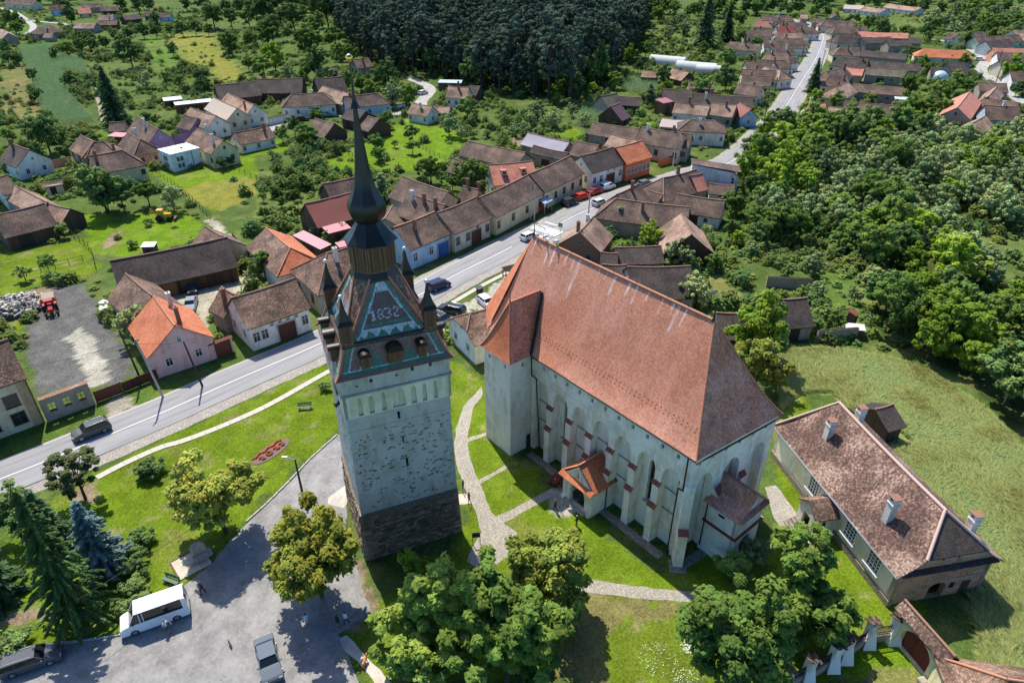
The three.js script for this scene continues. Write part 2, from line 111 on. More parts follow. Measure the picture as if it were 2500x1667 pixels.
const GP=[["meadow",[[39.53,-85.8],[42.87,-88.3],[48.18,-89.01],[54.44,-87.38],[61.26,-83.61],[63.92,-75.58],[64.66,-68.57],[63.43,-59.56],[44.74,-31.51],[39.96,-31.51],[43.33,-39.1],[48.13,-51.99],[46.24,-65.38],[45.45,-77.48],[40.85,-77.48],[36.72,-73.74]]],["field_y",[[-191.49,-410.85],[-182.52,-423.22],[-164.31,-410.85],[-138.34,-351.68],[-118.11,-313.57],[-106.2,-292.79],[-118.07,-286.4],[-134.17,-318.54],[-150.18,-334.37],[-171.82,-374.03]]],["grass_b",[[-202.35,-402.97],[-192.52,-404.91],[-158.92,-345.73],[-144.57,-313.57],[-152.13,-313.57]]],["corn",[[-249.02,-370.68],[-238.08,-377.44],[-219.04,-351.68],[-197.23,-334.37],[-177.08,-301.71],[-195.59,-313.57],[-164.12,-263.16],[-136.37,-226.85],[-143.24,-220.1],[-162.88,-243.05],[-209.76,-313.57]]],["potato",[[-203.32,-351.68],[-198.53,-360.95],[-180.71,-334.37],[-152.73,-290.63],[-138.28,-264.97],[-142.3,-263.16],[-163.71,-294.98],[-184.01,-318.54]]],["dry",[[-230.14,-326.28],[-219.72,-323.67],[-174.56,-259.61],[-150.84,-225.47],[-154.76,-221.42],[-173.32,-236.93]]],["grass_b",[[-119.86,-217.49],[-108.53,-211.2],[-111.88,-204.06],[-120.83,-206.4],[-123.88,-204.06],[-131.47,-220.1]]],["bright",[[-50.8,-183.93],[-41.38,-205.22],[-33.92,-233.98],[-25.21,-226.85],[-14.88,-208.78],[-13.69,-205.22],[-16.93,-183.93],[-21.44,-175.71],[-47.18,-175.71]]],["bright",[[-74.76,-199.52],[-68.77,-207.58],[-63.13,-191.98],[-71.06,-187.88]]],["bright",[[-81.89,-178.26],[-78.42,-196.23],[-72.37,-191.98],[-67.19,-175.71],[-82.92,-175.71]]],["bright",[[-95.79,-175.72],[-68.36,-179.38],[-61.93,-159.15],[-67.69,-146.31],[-82.46,-162.25]]],["rough",[[-67.2,-175.72],[-47.18,-175.72],[-46.12,-159.15],[-48.0,-146.31],[-55.8,-139.88]]],["corn",[[24.0,-241.5],[29.31,-249.45],[33.19,-236.93],[26.57,-222.76],[19.38,-220.1]]],["corn",[[47.41,-294.98],[59.15,-290.63],[54.42,-266.8],[41.42,-270.53]]],["bright",[[10.9,-216.21],[21.23,-217.49],[21.06,-207.58],[10.86,-207.58]]],["bright",[[40.48,-226.85],[47.69,-225.47],[45.78,-218.79],[39.79,-220.1]]],["bright",[[240.58,-485.83],[261.82,-480.42],[248.9,-454.94],[233.24,-469.92]]],["rough",[[224.13,-533.64],[259.23,-553.9],[254.07,-508.69],[277.54,-502.79],[228.58,-414.9],[222.4,-440.82],[217.67,-475.11]]],["rough",[[86.38,-475.11],[100.0,-399.13],[85.1,-334.37],[69.69,-351.68],[71.28,-410.85]]],["rough",[[98.21,-146.31],[101.41,-144.99],[109.69,-135.06],[98.22,-117.21],[95.1,-120.57],[91.02,-130.49]]],["lawn",[[-93.59,-128.3],[-88.16,-132.75],[-78.99,-117.21],[-79.44,-112.65],[-83.65,-112.65],[-87.77,-109.19],[-91.02,-107.52],[-101.56,-124.09],[-95.18,-127.23]]],["bright",[[-97.74,-144.99],[-73.84,-146.31],[-67.67,-139.88],[-65.19,-129.39],[-76.4,-122.56],[-82.97,-124.09]]],["yard",[[-65.05,-108.77],[-48.73,-114.44],[-46.43,-109.19],[-51.13,-99.35],[-48.57,-93.06],[-55.17,-101.21],[-61.3,-105.09]]],["yard",[[-67.92,-141.13],[-66.24,-142.4],[-50.13,-122.06],[-49.04,-118.63],[-52.86,-122.56]]],["dirt",[[-83.72,-129.39],[-84.29,-135.06],[-82.62,-134.48],[-80.64,-127.23],[-81.43,-126.17]]],["gravel_dark",[[-83.84,-108.44],[-78.28,-110.51],[-72.33,-104.32],[-69.76,-100.15],[-66.26,-96.75],[-62.53,-92.02],[-55.4,-82.75],[-56.84,-78.86],[-66.51,-77.39],[-77.2,-91.16],[-80.36,-99.04],[-84.42,-107.19]]],["lawn",[[-93.54,-111.48],[-88.07,-109.86],[-79.34,-95.43],[-77.64,-91.04],[-82.0,-95.43],[-84.17,-96.75]]],["gravel_pale",[[-70.93,-92.88],[-69.67,-95.43],[-65.91,-91.65],[-62.96,-86.93],[-57.33,-79.86],[-59.66,-78.46],[-63.69,-83.61],[-67.84,-89.24]]],["dirt",[[-87.11,-108.28],[-84.67,-109.86],[-79.32,-111.48],[-82.91,-107.35],[-80.53,-100.85],[-80.13,-96.75]]],["verge",[[-65.56,-67.48],[-60.89,-71.02],[-55.04,-74.32],[-53.82,-72.18],[-59.61,-66.84],[-63.07,-63.57]]],["verge",[[-54.0,-76.81],[-50.86,-80.76],[-48.65,-78.89],[-44.3,-81.31],[-43.14,-84.71],[-42.18,-83.84],[-46.69,-79.42],[-51.43,-74.57]]],["driveway",[[-56.73,-75.31],[-54.28,-77.07],[-51.32,-74.32],[-53.82,-72.18]]],["yardg",[[-33.18,-100.85],[-8.75,-136.38],[-5.35,-139.8],[0.0,-143.37],[-11.89,-120.16],[-18.71,-111.48],[-25.35,-106.73]]],["lawn",[[-51.15,-60.6],[-40.88,-71.52],[-28.77,-84.69],[-25.36,-83.07],[-8.96,-85.8],[-4.13,-80.47],[-3.16,-67.75],[0.0,-63.12],[4.33,-58.88],[2.32,-55.62],[-3.2,-54.37],[-6.29,-59.56],[-8.07,-73.74],[-22.62,-70.23],[-25.62,-63.12],[-29.04,-54.99],[-31.03,-50.28],[-33.03,-44.54],[-35.37,-39.96],[-42.34,-38.68],[-46.47,-37.45],[-55.71,-51.99]]],["lawn",[[-8.96,-85.8],[-4.13,-80.47],[0.51,-63.86],[4.77,-58.21],[14.63,-46.54],[28.97,-51.99],[36.14,-72.84],[40.85,-77.48],[38.54,-65.38],[39.81,-42.65],[35.84,-34.84],[-12.55,-34.84],[-16.1,-39.74],[-13.94,-42.65],[-10.32,-45.53],[-4.12,-54.37],[-6.29,-59.56],[-8.34,-73.74]]],["dry",[[7.0,-43.96],[18.01,-42.7],[16.85,-39.85],[12.42,-40.9],[9.12,-39.28],[8.58,-34.84],[3.81,-34.84]]],["lawnb",[[10.99,-41.01],[17.21,-41.49],[16.21,-34.84],[9.53,-34.84],[9.05,-38.72]]],["bright",[[13.59,-42.83],[14.56,-42.95],[14.46,-41.85],[13.5,-41.73]]],["dirt",[[-16.57,-46.05],[-15.37,-48.54],[-13.59,-43.45],[-15.6,-42.83]]],["dirt",[[-15.62,-39.85],[-13.37,-41.01],[-13.16,-42.21],[-15.02,-46.59],[-16.03,-48.4],[-16.8,-45.52]]],["dirt",[[-50.81,-59.21],[-49.13,-59.94],[-47.31,-56.4],[-50.8,-56.4]]],["dirt",[[-49.11,-41.61],[-45.29,-42.95],[-44.3,-41.61],[-47.67,-40.31]]],["gravel_pale",[[-13.33,-99.35],[-10.21,-101.59],[-5.6,-107.11],[-1.21,-113.76],[1.42,-114.44],[1.32,-103.51],[-2.74,-99.35],[-8.06,-96.83],[-11.35,-93.39]]],["gravel_pale",[[4.49,-57.22],[5.99,-58.54],[7.08,-57.22],[7.38,-54.99],[5.49,-54.25],[4.38,-54.99]]],["grass_g",[[59.8,-116.27],[65.2,-112.65],[65.07,-107.93],[60.07,-103.12],[57.04,-96.13],[52.25,-94.41],[49.47,-95.44],[52.8,-106.29],[48.11,-108.35]]],["lawn",[[21.64,-132.75],[25.92,-133.9],[24.24,-127.23],[20.93,-127.23]]],["dirtgrass",[[35.32,-113.54],[39.91,-114.89],[40.67,-107.52],[40.55,-105.09],[36.17,-105.09]]],["dirt",[[0.0,-207.58],[3.66,-209.98],[3.82,-199.52],[0.0,-196.23]]],["bright",[[34.0,-39.39],[36.4,-38.5],[36.43,-36.56],[35.03,-35.32],[32.89,-34.84],[30.37,-36.56]]],["dirtgrass",[[32.14,-36.14],[36.13,-36.56],[35.75,-34.84],[27.17,-34.84],[30.32,-35.53]]],["gravel_dark",[[30.06,-34.92],[31.86,-35.73],[32.05,-35.53],[30.36,-34.72]]],["grass_b",[[-313.26,-469.92],[-294.03,-454.94],[-275.64,-423.22],[-278.56,-414.9]]],["field_y",[[-76.8,-167.1],[-65.52,-170.46],[-61.21,-156.89],[-66.7,-146.98],[-75.37,-153.23],[-81.01,-160.69]]]];
const FENCES=[["post and wire fence across the bright green below the lane",[[-48.79,-194.09],[-39.75,-182.01]]],["long post fence along the farm meadow",[[-92.04,-173.06],[-78.44,-157.63],[-66.72,-142.4]]],["post fence at the upper edge of the rough meadow",[[-73.23,-176.62],[-64.98,-168.77]]],["post fence behind the red barn garden",[[-64.58,-168.35],[-56.38,-161.86]]],["wire fence around the vegetable garden at the lot",[[-90.55,-114.44],[-86.7,-117.68],[-83.26,-120.57]]],["leaning fence along the hedge of the farm track",[[-93.12,-133.9],[-84.16,-125.12],[-78.99,-117.21]]],["grey post fence on the bright green slope",[[-26.79,-197.32],[-21.57,-188.89],[-16.63,-183.93]]],["post fence beside the lane above the green",[[-44.14,-231.8],[-37.35,-237.68]]]],WALLS=[["low tiled garden wall behind the churchyard orchard",[[45.92,-110.04],[53.6,-108.98]],1.9,"k"],["low tiled wall beside the dark tiled outbuilding",[[47.83,-91.09],[54.35,-91.9]],2.0,"k"],["pale blue wall along the upper lane",[[-43.94,-238.44],[-37.05,-243.83]],1.6,"u"],["violet yard wall beside the violet house",[[-99.1,-199.52],[-95.16,-201.2]],2.6,"v"],["orange yard wall beside the bright orange house",[[39.09,-179.19],[43.67,-182.49]],1.8,"a"],["pale pink yard wall between the pink and white houses",[[-45.49,-85.97],[-45.19,-86.27]],2.6,"p"],["white courtyard wall with dark gate on the upper lane",[[-77.55,-221.42],[-73.16,-226.85]],2.2,"w"],["brown yard wall beside the white gabled house",[[-122.43,-177.8],[-118.96,-182.01]],1.8,"x"]],SHEDS=[["long open shed with pink metal roof behind the tower",-39.6,-125.0,10,2.6,0.3,-0.76,"pinkMetal",2.4],["pink metal roofed shed beside the dark red barn",-36.5,-132.1,5,4.4,0.4,0.65,"pinkMetal",2.2],["low carport with pink metal roof near the onion dome",-32.9,-124.3,3.4,2.4,0.2,0.6,"pinkMetal",2],["white flat roofed container shed on the hillside farm",-118.2,-246.0,6,5,0.1,0.5,"paleMetal",2.8],["longer white flat roofed shed beside the pale corrugated house",-109.0,-241.1,12,4.5,0.1,0.5,"paleMetal",2.8],["small grey hut with pale metal lid behind the huge barn",-71.4,-123.8,2.6,2,0.2,0.1,"paleMetal",2],["blue grey metal roofed shed at the forest track",-23.5,-273.3,9,4,0.3,-0.1,"blueMetal",3],["narrow wooden outhouse in the orchard strip",55.2,-95.9,1.3,1.6,0.4,0.7,"rust",2.4],["white metal lean to beside the orchard outhouse",54.3,-92.8,3,1.6,0.3,-0.2,"paleMetal",1.6],["red roofed canopy beside the salmon house",-115.5,-201.9,5,3.4,0.3,-0.2,"pinkMetal",2.2],["small red sheet roof beside the dark steep barn",51.1,-236.6,5,4,0.6,0.6,"pinkMetal",4],["white walled lean to beside the long brown barn",136.1,-246.9,4.5,3,0.3,-0.3,"paleMetal",2.6]];
// houses: x, z, ridge length, turn, ridge height, eave height, width, ends, roof, wall, chimneys, windows, name, label, extras
const HOUSES=[
[-347.8,-538.8,33.3,-0.46,6.44,3.44,8,"gg","o","c",0,-1,"house","brown roofed cream house at the very top corner beside the winding lane",{}],
[-302.4,-503.1,10.1,0.467,6.44,3.44,7,"gg","o","u",1,-1,"house","brown roofed house with a pale blue gable above the winding lane",{}],
[-287.8,-517.7,12.6,0.387,5.84,3.44,7,"gg","o","k",0,0,"barn","long brown barn roof behind the pink tiled house",{}],
[-280.5,-494.1,7.5,0.514,5.58,2.58,8,"gg","p","c",1,-1,"house","pink tiled house with roof windows among the hilltop farms",{}],
[-270.1,-507.1,11.3,0.289,4.98,2.58,7,"gg","o","b",0,0,"barn","dark weathered barn behind the orange tiled farmhouse",{}],
[-247.0,-457.5,8.3,0.195,5.52,2.92,8,"gg","t","u",1,-1,"house","orange brown roofed farmhouse with a pale blue gable wall",{}],
[-235.4,-462.9,10.4,0.893,4.98,2.58,8,"gg","d","b",0,0,"barn","dark brown barn at the upper edge of the terraced gardens",{}],
[-242.3,-425.0,12.6,-0.111,5.08,2.58,8,"gg","t","k",0,2,"house","pinkish brown farm building above the dense hedge",{}],
[-236.7,-437.9,11.0,0.178,4.58,2.58,6,"gg","o","b",0,0,"shed","low brown shed beside the pinkish farm building",{}],
[-230.4,-479.6,7.2,0.162,5.08,2.58,6,"gg","o","k",0,-1,"house","small brown cottage behind the dark barn near the field",{}],
[-218.3,-473.3,7.5,-0.0,5.08,2.58,6,"gg","o","u",0,-1,"house","small cottage with pale gable near the silver shrubs",{}],
[-204.3,-538.6,8.0,0.275,5.51,3.01,7,"gg","o","y",0,-1,"house","yellowish cottage at the top edge beside tall trees",{}],
[-252.6,-403.3,6.7,0.963,6.01,3.01,9,"hh","o","k",1,-1,"house","brown hip roofed house beside the bend of the winding lane",{}],
[-245.1,-392.4,4.9,-0.0,4.15,2.15,5,"gg","t","k",0,0,"shed","small outbuilding in front of the hip roofed lane house",{}],
[-266.4,-389.8,20.2,-0.84,5.51,3.01,8,"gg","t","k",0,-1,"house","tan roofed house cut by the frame edge beside the lane",{}],
[-125.7,-174.2,10.3,-0.62,6.94,3.44,9,"gg","d","w",1,2,"house","white gabled house with dark brown roof near the violet tree",{}],
[-114.8,-185.2,9.3,-0.756,6.02,2.92,8,"gh","m","k",0,-1,"house","tan wing of the angled farmhouse with pale ridge",{}],
[-110.0,-182.1,2.1,0.355,6.02,2.92,8,"hh","m","k",0,-1,"house","hipped brown wing of the angled farmhouse with pale ridge",{}],
[-101.1,-168.4,7.8,0.7,6.94,3.44,9,"gh","o","y",2,2,"house","wide dark brown farmhouse with two tall chimneys and cream end",{}],
[-118.1,-207.9,4.7,0.161,4.61,2.41,5.5,"gg","o","k",0,0,"shed","small tiled shed behind the violet house",{}],
[-103.7,-197.5,19.1,-0.853,6.97,3.27,8,"gg","o","v",1,0,"house","violet painted house with a long brown roof",{}],
[-103.1,-187.3,9.5,-0.785,6.05,2.75,8,"gh","o","x",1,-1,"house","salmon walled house with steep brown roof below the violet house",{}],
[-81.6,-185.6,16.6,-0.794,6.86,3.96,8,"gg","m","y",2,3,"house","cream gabled house with mottled roof and two grey chimneys",{}],
[-93.5,-211.8,15.5,-0.709,6.64,3.44,8,"gg","t","w",0,2,"house","white gabled house with three small dormers on a pink brown roof",{}],
[-96.8,-210.3,7.2,-0.623,5.58,2.58,7,"gg","o","v",0,0,"house","small brown roofed house with a lilac gable",{}],
[-90.6,-222.6,19.1,-0.86,6.88,3.78,8,"gg","g","c",0,2,"house","house with pale corrugated roof and tan gable",{}],
[-87.9,-228.9,22.2,-0.869,6.64,3.44,8,"gg","t","w",1,-1,"house","long brown house behind the pale corrugated roof",{}],
[-97.2,-251.4,14.3,0.536,6.91,3.01,11,"gg","d","b",0,0,"barn","long dark barn below the yellow field",{}],
[-74.4,-196.6,11.0,0.803,5.38,2.58,7,"gg","m","w",1,3,"house","low white cottage with reddish brown roof on the village lane",{}],
[-84.0,-259.4,16.6,0.07,6.91,3.01,11,"gg","d","b",0,0,"barn","long dark barn beside the shrubs at the wood edge",{}],
[-66.7,-261.0,10.6,0.5,6.98,2.58,11,"gg","d","b",0,0,"barn","broad dark barn behind the white courtyard house",{}],
[-67.9,-235.6,9.8,0.269,6.88,3.78,9,"hh","o","w",1,5,"house","white courtyard house with brown hip roof and wooden gate",{"gate":1}],
[-59.9,-243.1,17.5,-0.782,6.44,3.44,8,"gg","t","k",1,0,"house","pink brown house roof between two barns and the blue house",{}],
[-50.4,-235.5,11.4,0.441,6.44,3.44,8,"gh","o","u",1,3,"house","sky blue house with white gable beside the lane wall",{}],
[-63.5,-305.2,7.4,0.675,6.0,3.1,8,"gg","o","k",1,0,"house","lonely house at the foot of the dark pine wood",{}],
[-75.2,-300.8,4.8,0.716,3.66,2.06,4,"gg","o","k",0,0,"shed","tiny hut among bushes near the pine wood",{}],
[-48.5,-219.7,7.7,-0.646,5.42,2.92,8,"gg","d","b",0,0,"barn","dark barn roof hidden behind the needle of the spire",{}],
[-41.6,-209.4,5.4,-0.739,5.48,2.58,9,"gg","o","b",0,0,"barn","wooden gabled barn just behind the spire",{}],
[-55.3,-205.3,9.4,-0.694,5.54,2.24,9,"gg","o","b",0,0,"barn","open fronted barn with dark timber gable on the green",{}],
[-18.5,-248.4,7.6,-0.235,6.44,3.44,8,"gg","t","w",1,3,"house","white house with brown roof at the end of the forest track",{}],
[-13.3,-256.5,4.2,-0.355,4.98,2.58,8,"gg","d","b",0,0,"barn","dark barn behind the white house at the forest track",{}],
[-28.8,-226.5,8.3,-0.569,5.35,2.75,6.5,"gg","t","w",1,2,"house","small house with pinkish roof and pale gable on the lane corner",{}],
[-23.0,-230.7,6.0,-0.252,3.84,2.24,5,"gg","t","k",0,0,"shed","low shed beside the small pinkish roofed house",{}],
[-4.2,-177.6,18.7,-0.605,5.9,3.1,9,"gg","o","k",0,0,"barn","long brown barn behind the row of street houses",{}],
[-11.6,-167.9,7.4,-0.611,5.08,2.58,7,"gg","o","k",0,0,"shed","short brown shed below the long barn",{}],
[9.9,-186.2,14.3,-0.709,5.94,3.44,7,"gg","l","k",0,0,"shed","long shed with violet grey metal roof",{}],
[10.1,-178.8,11.1,-0.671,4.94,3.44,4,"gg","d","k",0,0,"shed","ruined dark brick outbuilding beside the metal roofed shed",{}],
[30.1,-200.4,14.5,-0.521,5.42,2.92,8,"gg","o","k",0,0,"barn","long brown barn roof behind the gabled street house",{}],
[40.6,-188.6,11.1,-0.575,7.33,4.13,9,"gH","o","c",2,3,"house","tall cream gabled street house with two chimneys",{}],
[47.5,-186.8,2.9,-0.381,6.86,3.96,8,"gg","o","k",0,2,"house","small brown roofed street house with a dark doorway",{}],
[30.7,-187.8,8.6,-0.766,5.52,2.92,7,"gg","t","k",0,0,"shed","pinkish roofed wing behind the orange street house",{}],
[19.9,-180.5,7.0,-0.622,5.97,3.27,8,"gg","o","k",0,0,"house","brown rear wing behind the white street house",{}],
[21.0,-167.0,11.7,0.714,7.77,4.47,8.5,"gg","d","w",0,5,"house","long white street house with arched wooden gate",{"gate":1}],
[29.6,-173.4,9.9,0.704,7.77,4.47,8.5,"gg","n","a",0,6,"house","bright orange street house with new red tiles and white window frames",{}],
[49.2,-211.3,7.2,-0.369,4.5,3.1,9,"gg","f","k",0,0,"shed","broad shed with flat looking pale pink roof",{}],
[55.6,-203.2,6.2,-0.203,6.36,3.96,9,"hh","o","w",1,3,"house","pale hip roofed corner house on the main road",{}],
[57.6,-224.8,11.1,-0.411,5.94,3.44,7,"gg","t","w",1,2,"house","white rear house with patched tan roof",{}],
[67.1,-222.4,7.8,-0.508,6.41,3.61,8.5,"gg","t","k",1,2,"house","tan roofed street house with moss band",{}],
[57.1,-246.2,10.0,-0.176,5.95,2.75,10,"gg","d","b",0,0,"barn","dark steep barn behind the patched tan roofs",{}],
[70.7,-237.3,19.7,-0.32,5.92,2.92,9,"gg","d","k",1,0,"barn","very long dark brown barn reaching the street",{}],
[32.7,-223.3,6.0,0.937,6.04,2.24,9,"gg","q","b",0,0,"barn","black wooden barn with violet brown roof on the garden side",{}],
[40.0,-239.5,7.5,-0.22,4.95,2.75,7,"gg","d","b",0,0,"barn","dark brown barn next to the collapsed roof",{}],
[32.8,-240.0,7.9,0.681,5.56,2.06,8,"gg","k2","k",0,0,"barn","collapsed grey barn with bare roof timbers",{}],
[55.3,-288.7,6.2,-0.37,4.24,2.24,6,"gg","t","b",0,0,"shed","small tiled shed in front of the plastic greenhouses",{}],
[66.8,-285.2,9.0,-0.993,5.04,2.24,8,"gg","t","b",0,0,"barn","steep brown barn beside the plastic greenhouses",{}],
[74.2,-223.6,9.5,-1.496,5.5,3.1,6,"gg","r","u",0,2,"house","narrow house with dark red roof on the main road",{}],
[70.8,-267.7,9.6,-0.103,4.21,2.41,8,"gg","o","k",0,0,"shed","low brown shed hidden by a round willow",{}],
[142.7,-423.1,9.6,-0.509,6.24,3.44,8.5,"gg","r","c",1,2,"house","dark red roofed barn at the far end of the west row",{}],
[128.7,-388.5,13.9,0.115,6.24,3.44,8.5,"gg","o","c",1,2,"house","second brown roof of the west row past the pine pair",{}],
[109.4,-345.6,14.7,-0.551,6.24,3.44,8.5,"gg","o","c",1,2,"house","brown farmhouse below the tall dark pine pair",{}],
[101.4,-297.5,11.7,-0.042,6.24,3.44,8.5,"gg","o","c",1,2,"house","brown roof behind the vine covered pergola",{}],
[95.8,-280.1,13.1,-0.135,6.24,3.44,8.5,"gg","o","c",1,2,"house","brown roof with pale gable in the west row",{}],
[91.5,-268.5,10.7,-0.35,6.24,3.44,8.5,"gg","o","c",1,2,"house","steep brown roof above the willow in the west row",{}],
[84.3,-252.0,8.9,-0.661,6.24,3.44,8.5,"gg","o","c",1,2,"house","brown street house with chimney above the long barn",{}],
[157.6,-449.8,16.1,-0.263,6.24,3.44,8,"gh","o","w",1,2,"house","far brown roof at the top of the west row",{}],
[156.1,-418.0,13.7,-0.067,6.24,3.44,8,"gh","o","w",1,2,"house","brown roof beside the road bend, west row",{}],
[147.5,-401.7,11.8,0.144,6.24,3.44,8,"gh","r","w",1,2,"house","dull red metal roof in the west row near the bend",{}],
[156.4,-398.3,8.6,-0.0,6.24,3.44,8,"gh","o","w",1,2,"house","brown roof at the inside of the road bend",{}],
[140.1,-376.9,13.8,-0.0,6.24,3.44,8,"gh","t","w",1,2,"house","tan ridged roof two below the dull red roof",{}],
[134.7,-360.9,12.9,-0.108,6.24,3.44,8,"gh","o","w",1,2,"house","brown roof three below the dull red roof",{}],
[128.5,-352.4,16.3,-0.123,6.24,3.44,8,"gh","o","w",1,2,"house","long brown roof four below the dull red roof",{}],
[121.9,-332.8,8.0,-0.076,6.24,3.44,8,"gh","o","w",1,2,"house","brown hip roofed house in the middle of the west row",{}],
[115.2,-316.4,11.0,-0.97,6.24,3.44,8,"gh","o","w",1,2,"house","brown roof with two chimneys in the west row",{}],
[108.4,-300.9,8.7,-0.144,6.24,3.44,8,"gh","o","w",1,2,"house","brown roof behind the garden shrub in the west row",{}],
[101.6,-281.8,8.3,-1.073,6.24,3.44,8,"gh","t","w",1,2,"house","tan roofed street house facing the dark fir",{}],
[185.9,-424.7,15.0,-0.254,6.27,3.27,9,"hg","o","c",1,2,"house","brown corner house outside the road bend",{}],
[199.2,-463.5,3.6,-1.176,5.37,3.27,8,"gg","o","k",0,0,"barn","small brown roof beyond the road bend",{}],
[178.9,-460.2,4.4,-0.247,5.37,3.27,8,"gg","t","k",0,0,"barn","tan roofed house at the head of the road",{}],
[181.3,-443.8,6.6,-0.39,5.37,3.27,8,"gg","o","k",0,0,"barn","dark house closing the view along the road",{}],
[182.2,-400.2,16.4,0.051,6.27,3.27,9,"hg","o","c",1,2,"house","second brown house of the east row",{}],
[192.9,-385.7,23.7,-0.265,5.37,3.27,8,"gg","p","k",0,0,"barn","very long pink orange roof in the east row",{}],
[168.9,-370.4,12.4,0.299,6.27,3.27,9,"hg","d","c",1,2,"house","dark hip roofed house below the long pink roof",{}],
[181.4,-368.9,17.1,0.297,5.37,3.27,8,"gg","d","k",0,0,"barn","dark barn below the long pink roof",{}],
[187.7,-359.1,11.5,0.059,5.37,3.27,8,"gg","d","k",0,0,"barn","dark weathered barn beside the garden of the east row",{}],
[200.1,-367.1,5.8,-0.247,5.37,3.27,8,"gg","d","k",0,0,"barn","small dark barn at the end of the long pink roof",{}],
[153.3,-332.9,8.0,-0.151,6.27,3.27,9,"hg","o","c",1,2,"house","brown hip roofed street house in the east row",{}],
[165.9,-326.5,19.7,-0.619,5.37,3.27,8,"gg","d","k",0,0,"barn","long dark barn sharing a wall with the hip roofed house",{}],
[143.6,-304.1,10.4,-0.631,6.27,3.27,9,"hg","d","c",1,2,"house","dark hip roofed house with a vine",{}],
[157.9,-299.0,19.0,-0.423,5.37,3.27,8,"gg","d","k",0,0,"barn","long dark barn behind the vine house",{}],
[125.7,-280.6,14.5,0.711,6.27,3.27,9,"hg","o","c",1,2,"house","brown hip roofed house behind the dark fir",{}],
[136.7,-288.0,6.8,-0.525,5.37,3.27,8,"gg","p","k",0,0,"barn","strip of bright pink tiles behind the mossy barn",{}],
[148.1,-286.3,14.4,-0.386,5.37,3.27,8,"gg","e","k",0,0,"barn","mossy grey barn with white gable",{}],
[121.8,-268.3,6.3,-0.064,6.27,3.27,9,"hg","o","c",1,2,"house","steep brown roof beside the dark fir",{}],
[116.4,-252.4,12.6,0.852,6.27,3.27,9,"hg","t","c",1,2,"house","tan hip roof with missing tiles",{}],
[131.0,-255.4,16.5,-0.461,5.37,3.27,8,"gg","o","k",0,0,"barn","long brown barn behind the tan hip roof",{}],
[116.1,-228.1,15.8,-0.392,5.37,3.27,8,"gg","o","k",0,0,"barn","long dark brown roof behind the chestnut trees",{}],
[105.9,-221.8,11.0,-0.361,5.37,3.27,8,"gg","t","k",0,0,"barn","tan annex roof behind the chestnut trees",{}],
[97.3,-226.0,6.2,-0.12,5.94,3.44,8.5,"gg","p","y",1,2,"house","cream house with dusty pink roof and dormer at the road crossing",{"dormer":1}],
[193.9,-328.2,16.2,-0.368,6.0,3.1,9,"hh","n","c",0,3,"house","orange roofed house with gable dormer near the east lane",{}],
[172.0,-293.3,4.1,-0.347,4.98,2.58,7,"gg","d","k",0,0,"shed","small dark roof below the orange roofed house",{}],
[182.2,-298.1,10.9,0.412,5.38,2.58,9,"gg","d","k",0,0,"barn","dark barn with pale rafters on the east lane",{}],
[146.5,-229.0,28.1,0.933,6.44,3.44,9,"gg","p","k",0,0,"house","grey gabled house with rose pink roof",{}],
[152.1,-218.1,9.9,-0.232,6.84,3.44,9,"gg","o","u",1,2,"house","pale blue house with wide brown roof above the wood",{}],
[138.7,-207.7,16.4,0.751,4.98,2.58,7,"gg","t","k",0,0,"shed","low tan roofed shed in front of the grey gabled house",{}],
[174.4,-259.7,9.4,-0.245,5.4,3.1,9,"gg","o","k",0,0,"barn","broad brown barn on the bend of the east lane",{}],
[165.8,-245.1,19.7,0.9,5.52,2.92,6,"gg","t","k",0,0,"shed","tan cross gable roof behind the broad brown barn",{}],
[162.6,-234.3,10.8,-0.9,5.05,2.75,7,"gg","o","k",0,0,"shed","brown roof strip behind the pale blue house",{}],
[226.2,-379.3,4.6,-0.966,6.07,3.27,8,"gg","o","w",0,2,"house","white gabled house at the start of the east lane",{}],
[234.9,-379.4,21.5,0.56,6.07,3.27,8,"gg","o","y",0,2,"house","cream gabled house second on the east lane",{}],
[242.5,-370.0,27.4,0.269,6.07,3.27,8,"gg","o","e",0,2,"house","long brown house with pale green gable on the east lane",{}],
[233.8,-355.3,18.5,0.452,6.07,3.27,8,"gg","d","w",0,2,"house","white gabled house with dark roof on the east lane",{}],
[225.3,-331.5,15.5,-0.116,6.07,3.27,8,"gg","p","x",0,2,"house","pink roofed house on the east lane",{}],
[219.4,-320.6,12.6,-0.223,6.07,3.27,8,"gg","o","w",0,2,"house","white walled house below the pink roofed one",{}],
[204.1,-300.2,6.8,0.146,6.07,3.27,8,"gg","o","c",0,2,"house","brown roof half hidden by a bright shrub",{}],
[195.3,-277.1,7.7,-0.113,6.07,3.27,8,"gg","o","w",0,2,"house","brown roof at the frame edge on the east lane",{}],
[267.0,-390.3,13.4,0.434,6.07,3.27,8,"gg","t","c",0,2,"house","tan roof at the frame edge far on the east lane",{}],
[259.2,-376.3,5.3,-0.794,6.07,3.27,8,"gg","t","c",0,2,"house","tan lower roof at the frame edge on the east lane",{}],
[235.1,-519.9,12.4,-0.446,4.58,2.58,12,"gg","f","w",0,4,"farm_shed","long farm shed with pale roof, first of three on the horizon",{}],
[242.2,-503.8,16.3,-1.014,4.58,2.58,12,"gg","t","w",0,4,"farm_shed","long farm shed with tan roof, middle of three on the horizon",{}],
[268.2,-516.2,26.0,-1.148,4.58,2.58,12,"gg","t","w",0,6,"farm_shed","longest farm shed with white wall, last of three on the horizon",{}],
[-60.6,-111.4,19.5,0.551,6.85,2.75,9.8,"gg","d","b",0,0,"barn","huge dark tiled barn with red plank gable around the courtyard",{"big":1}],
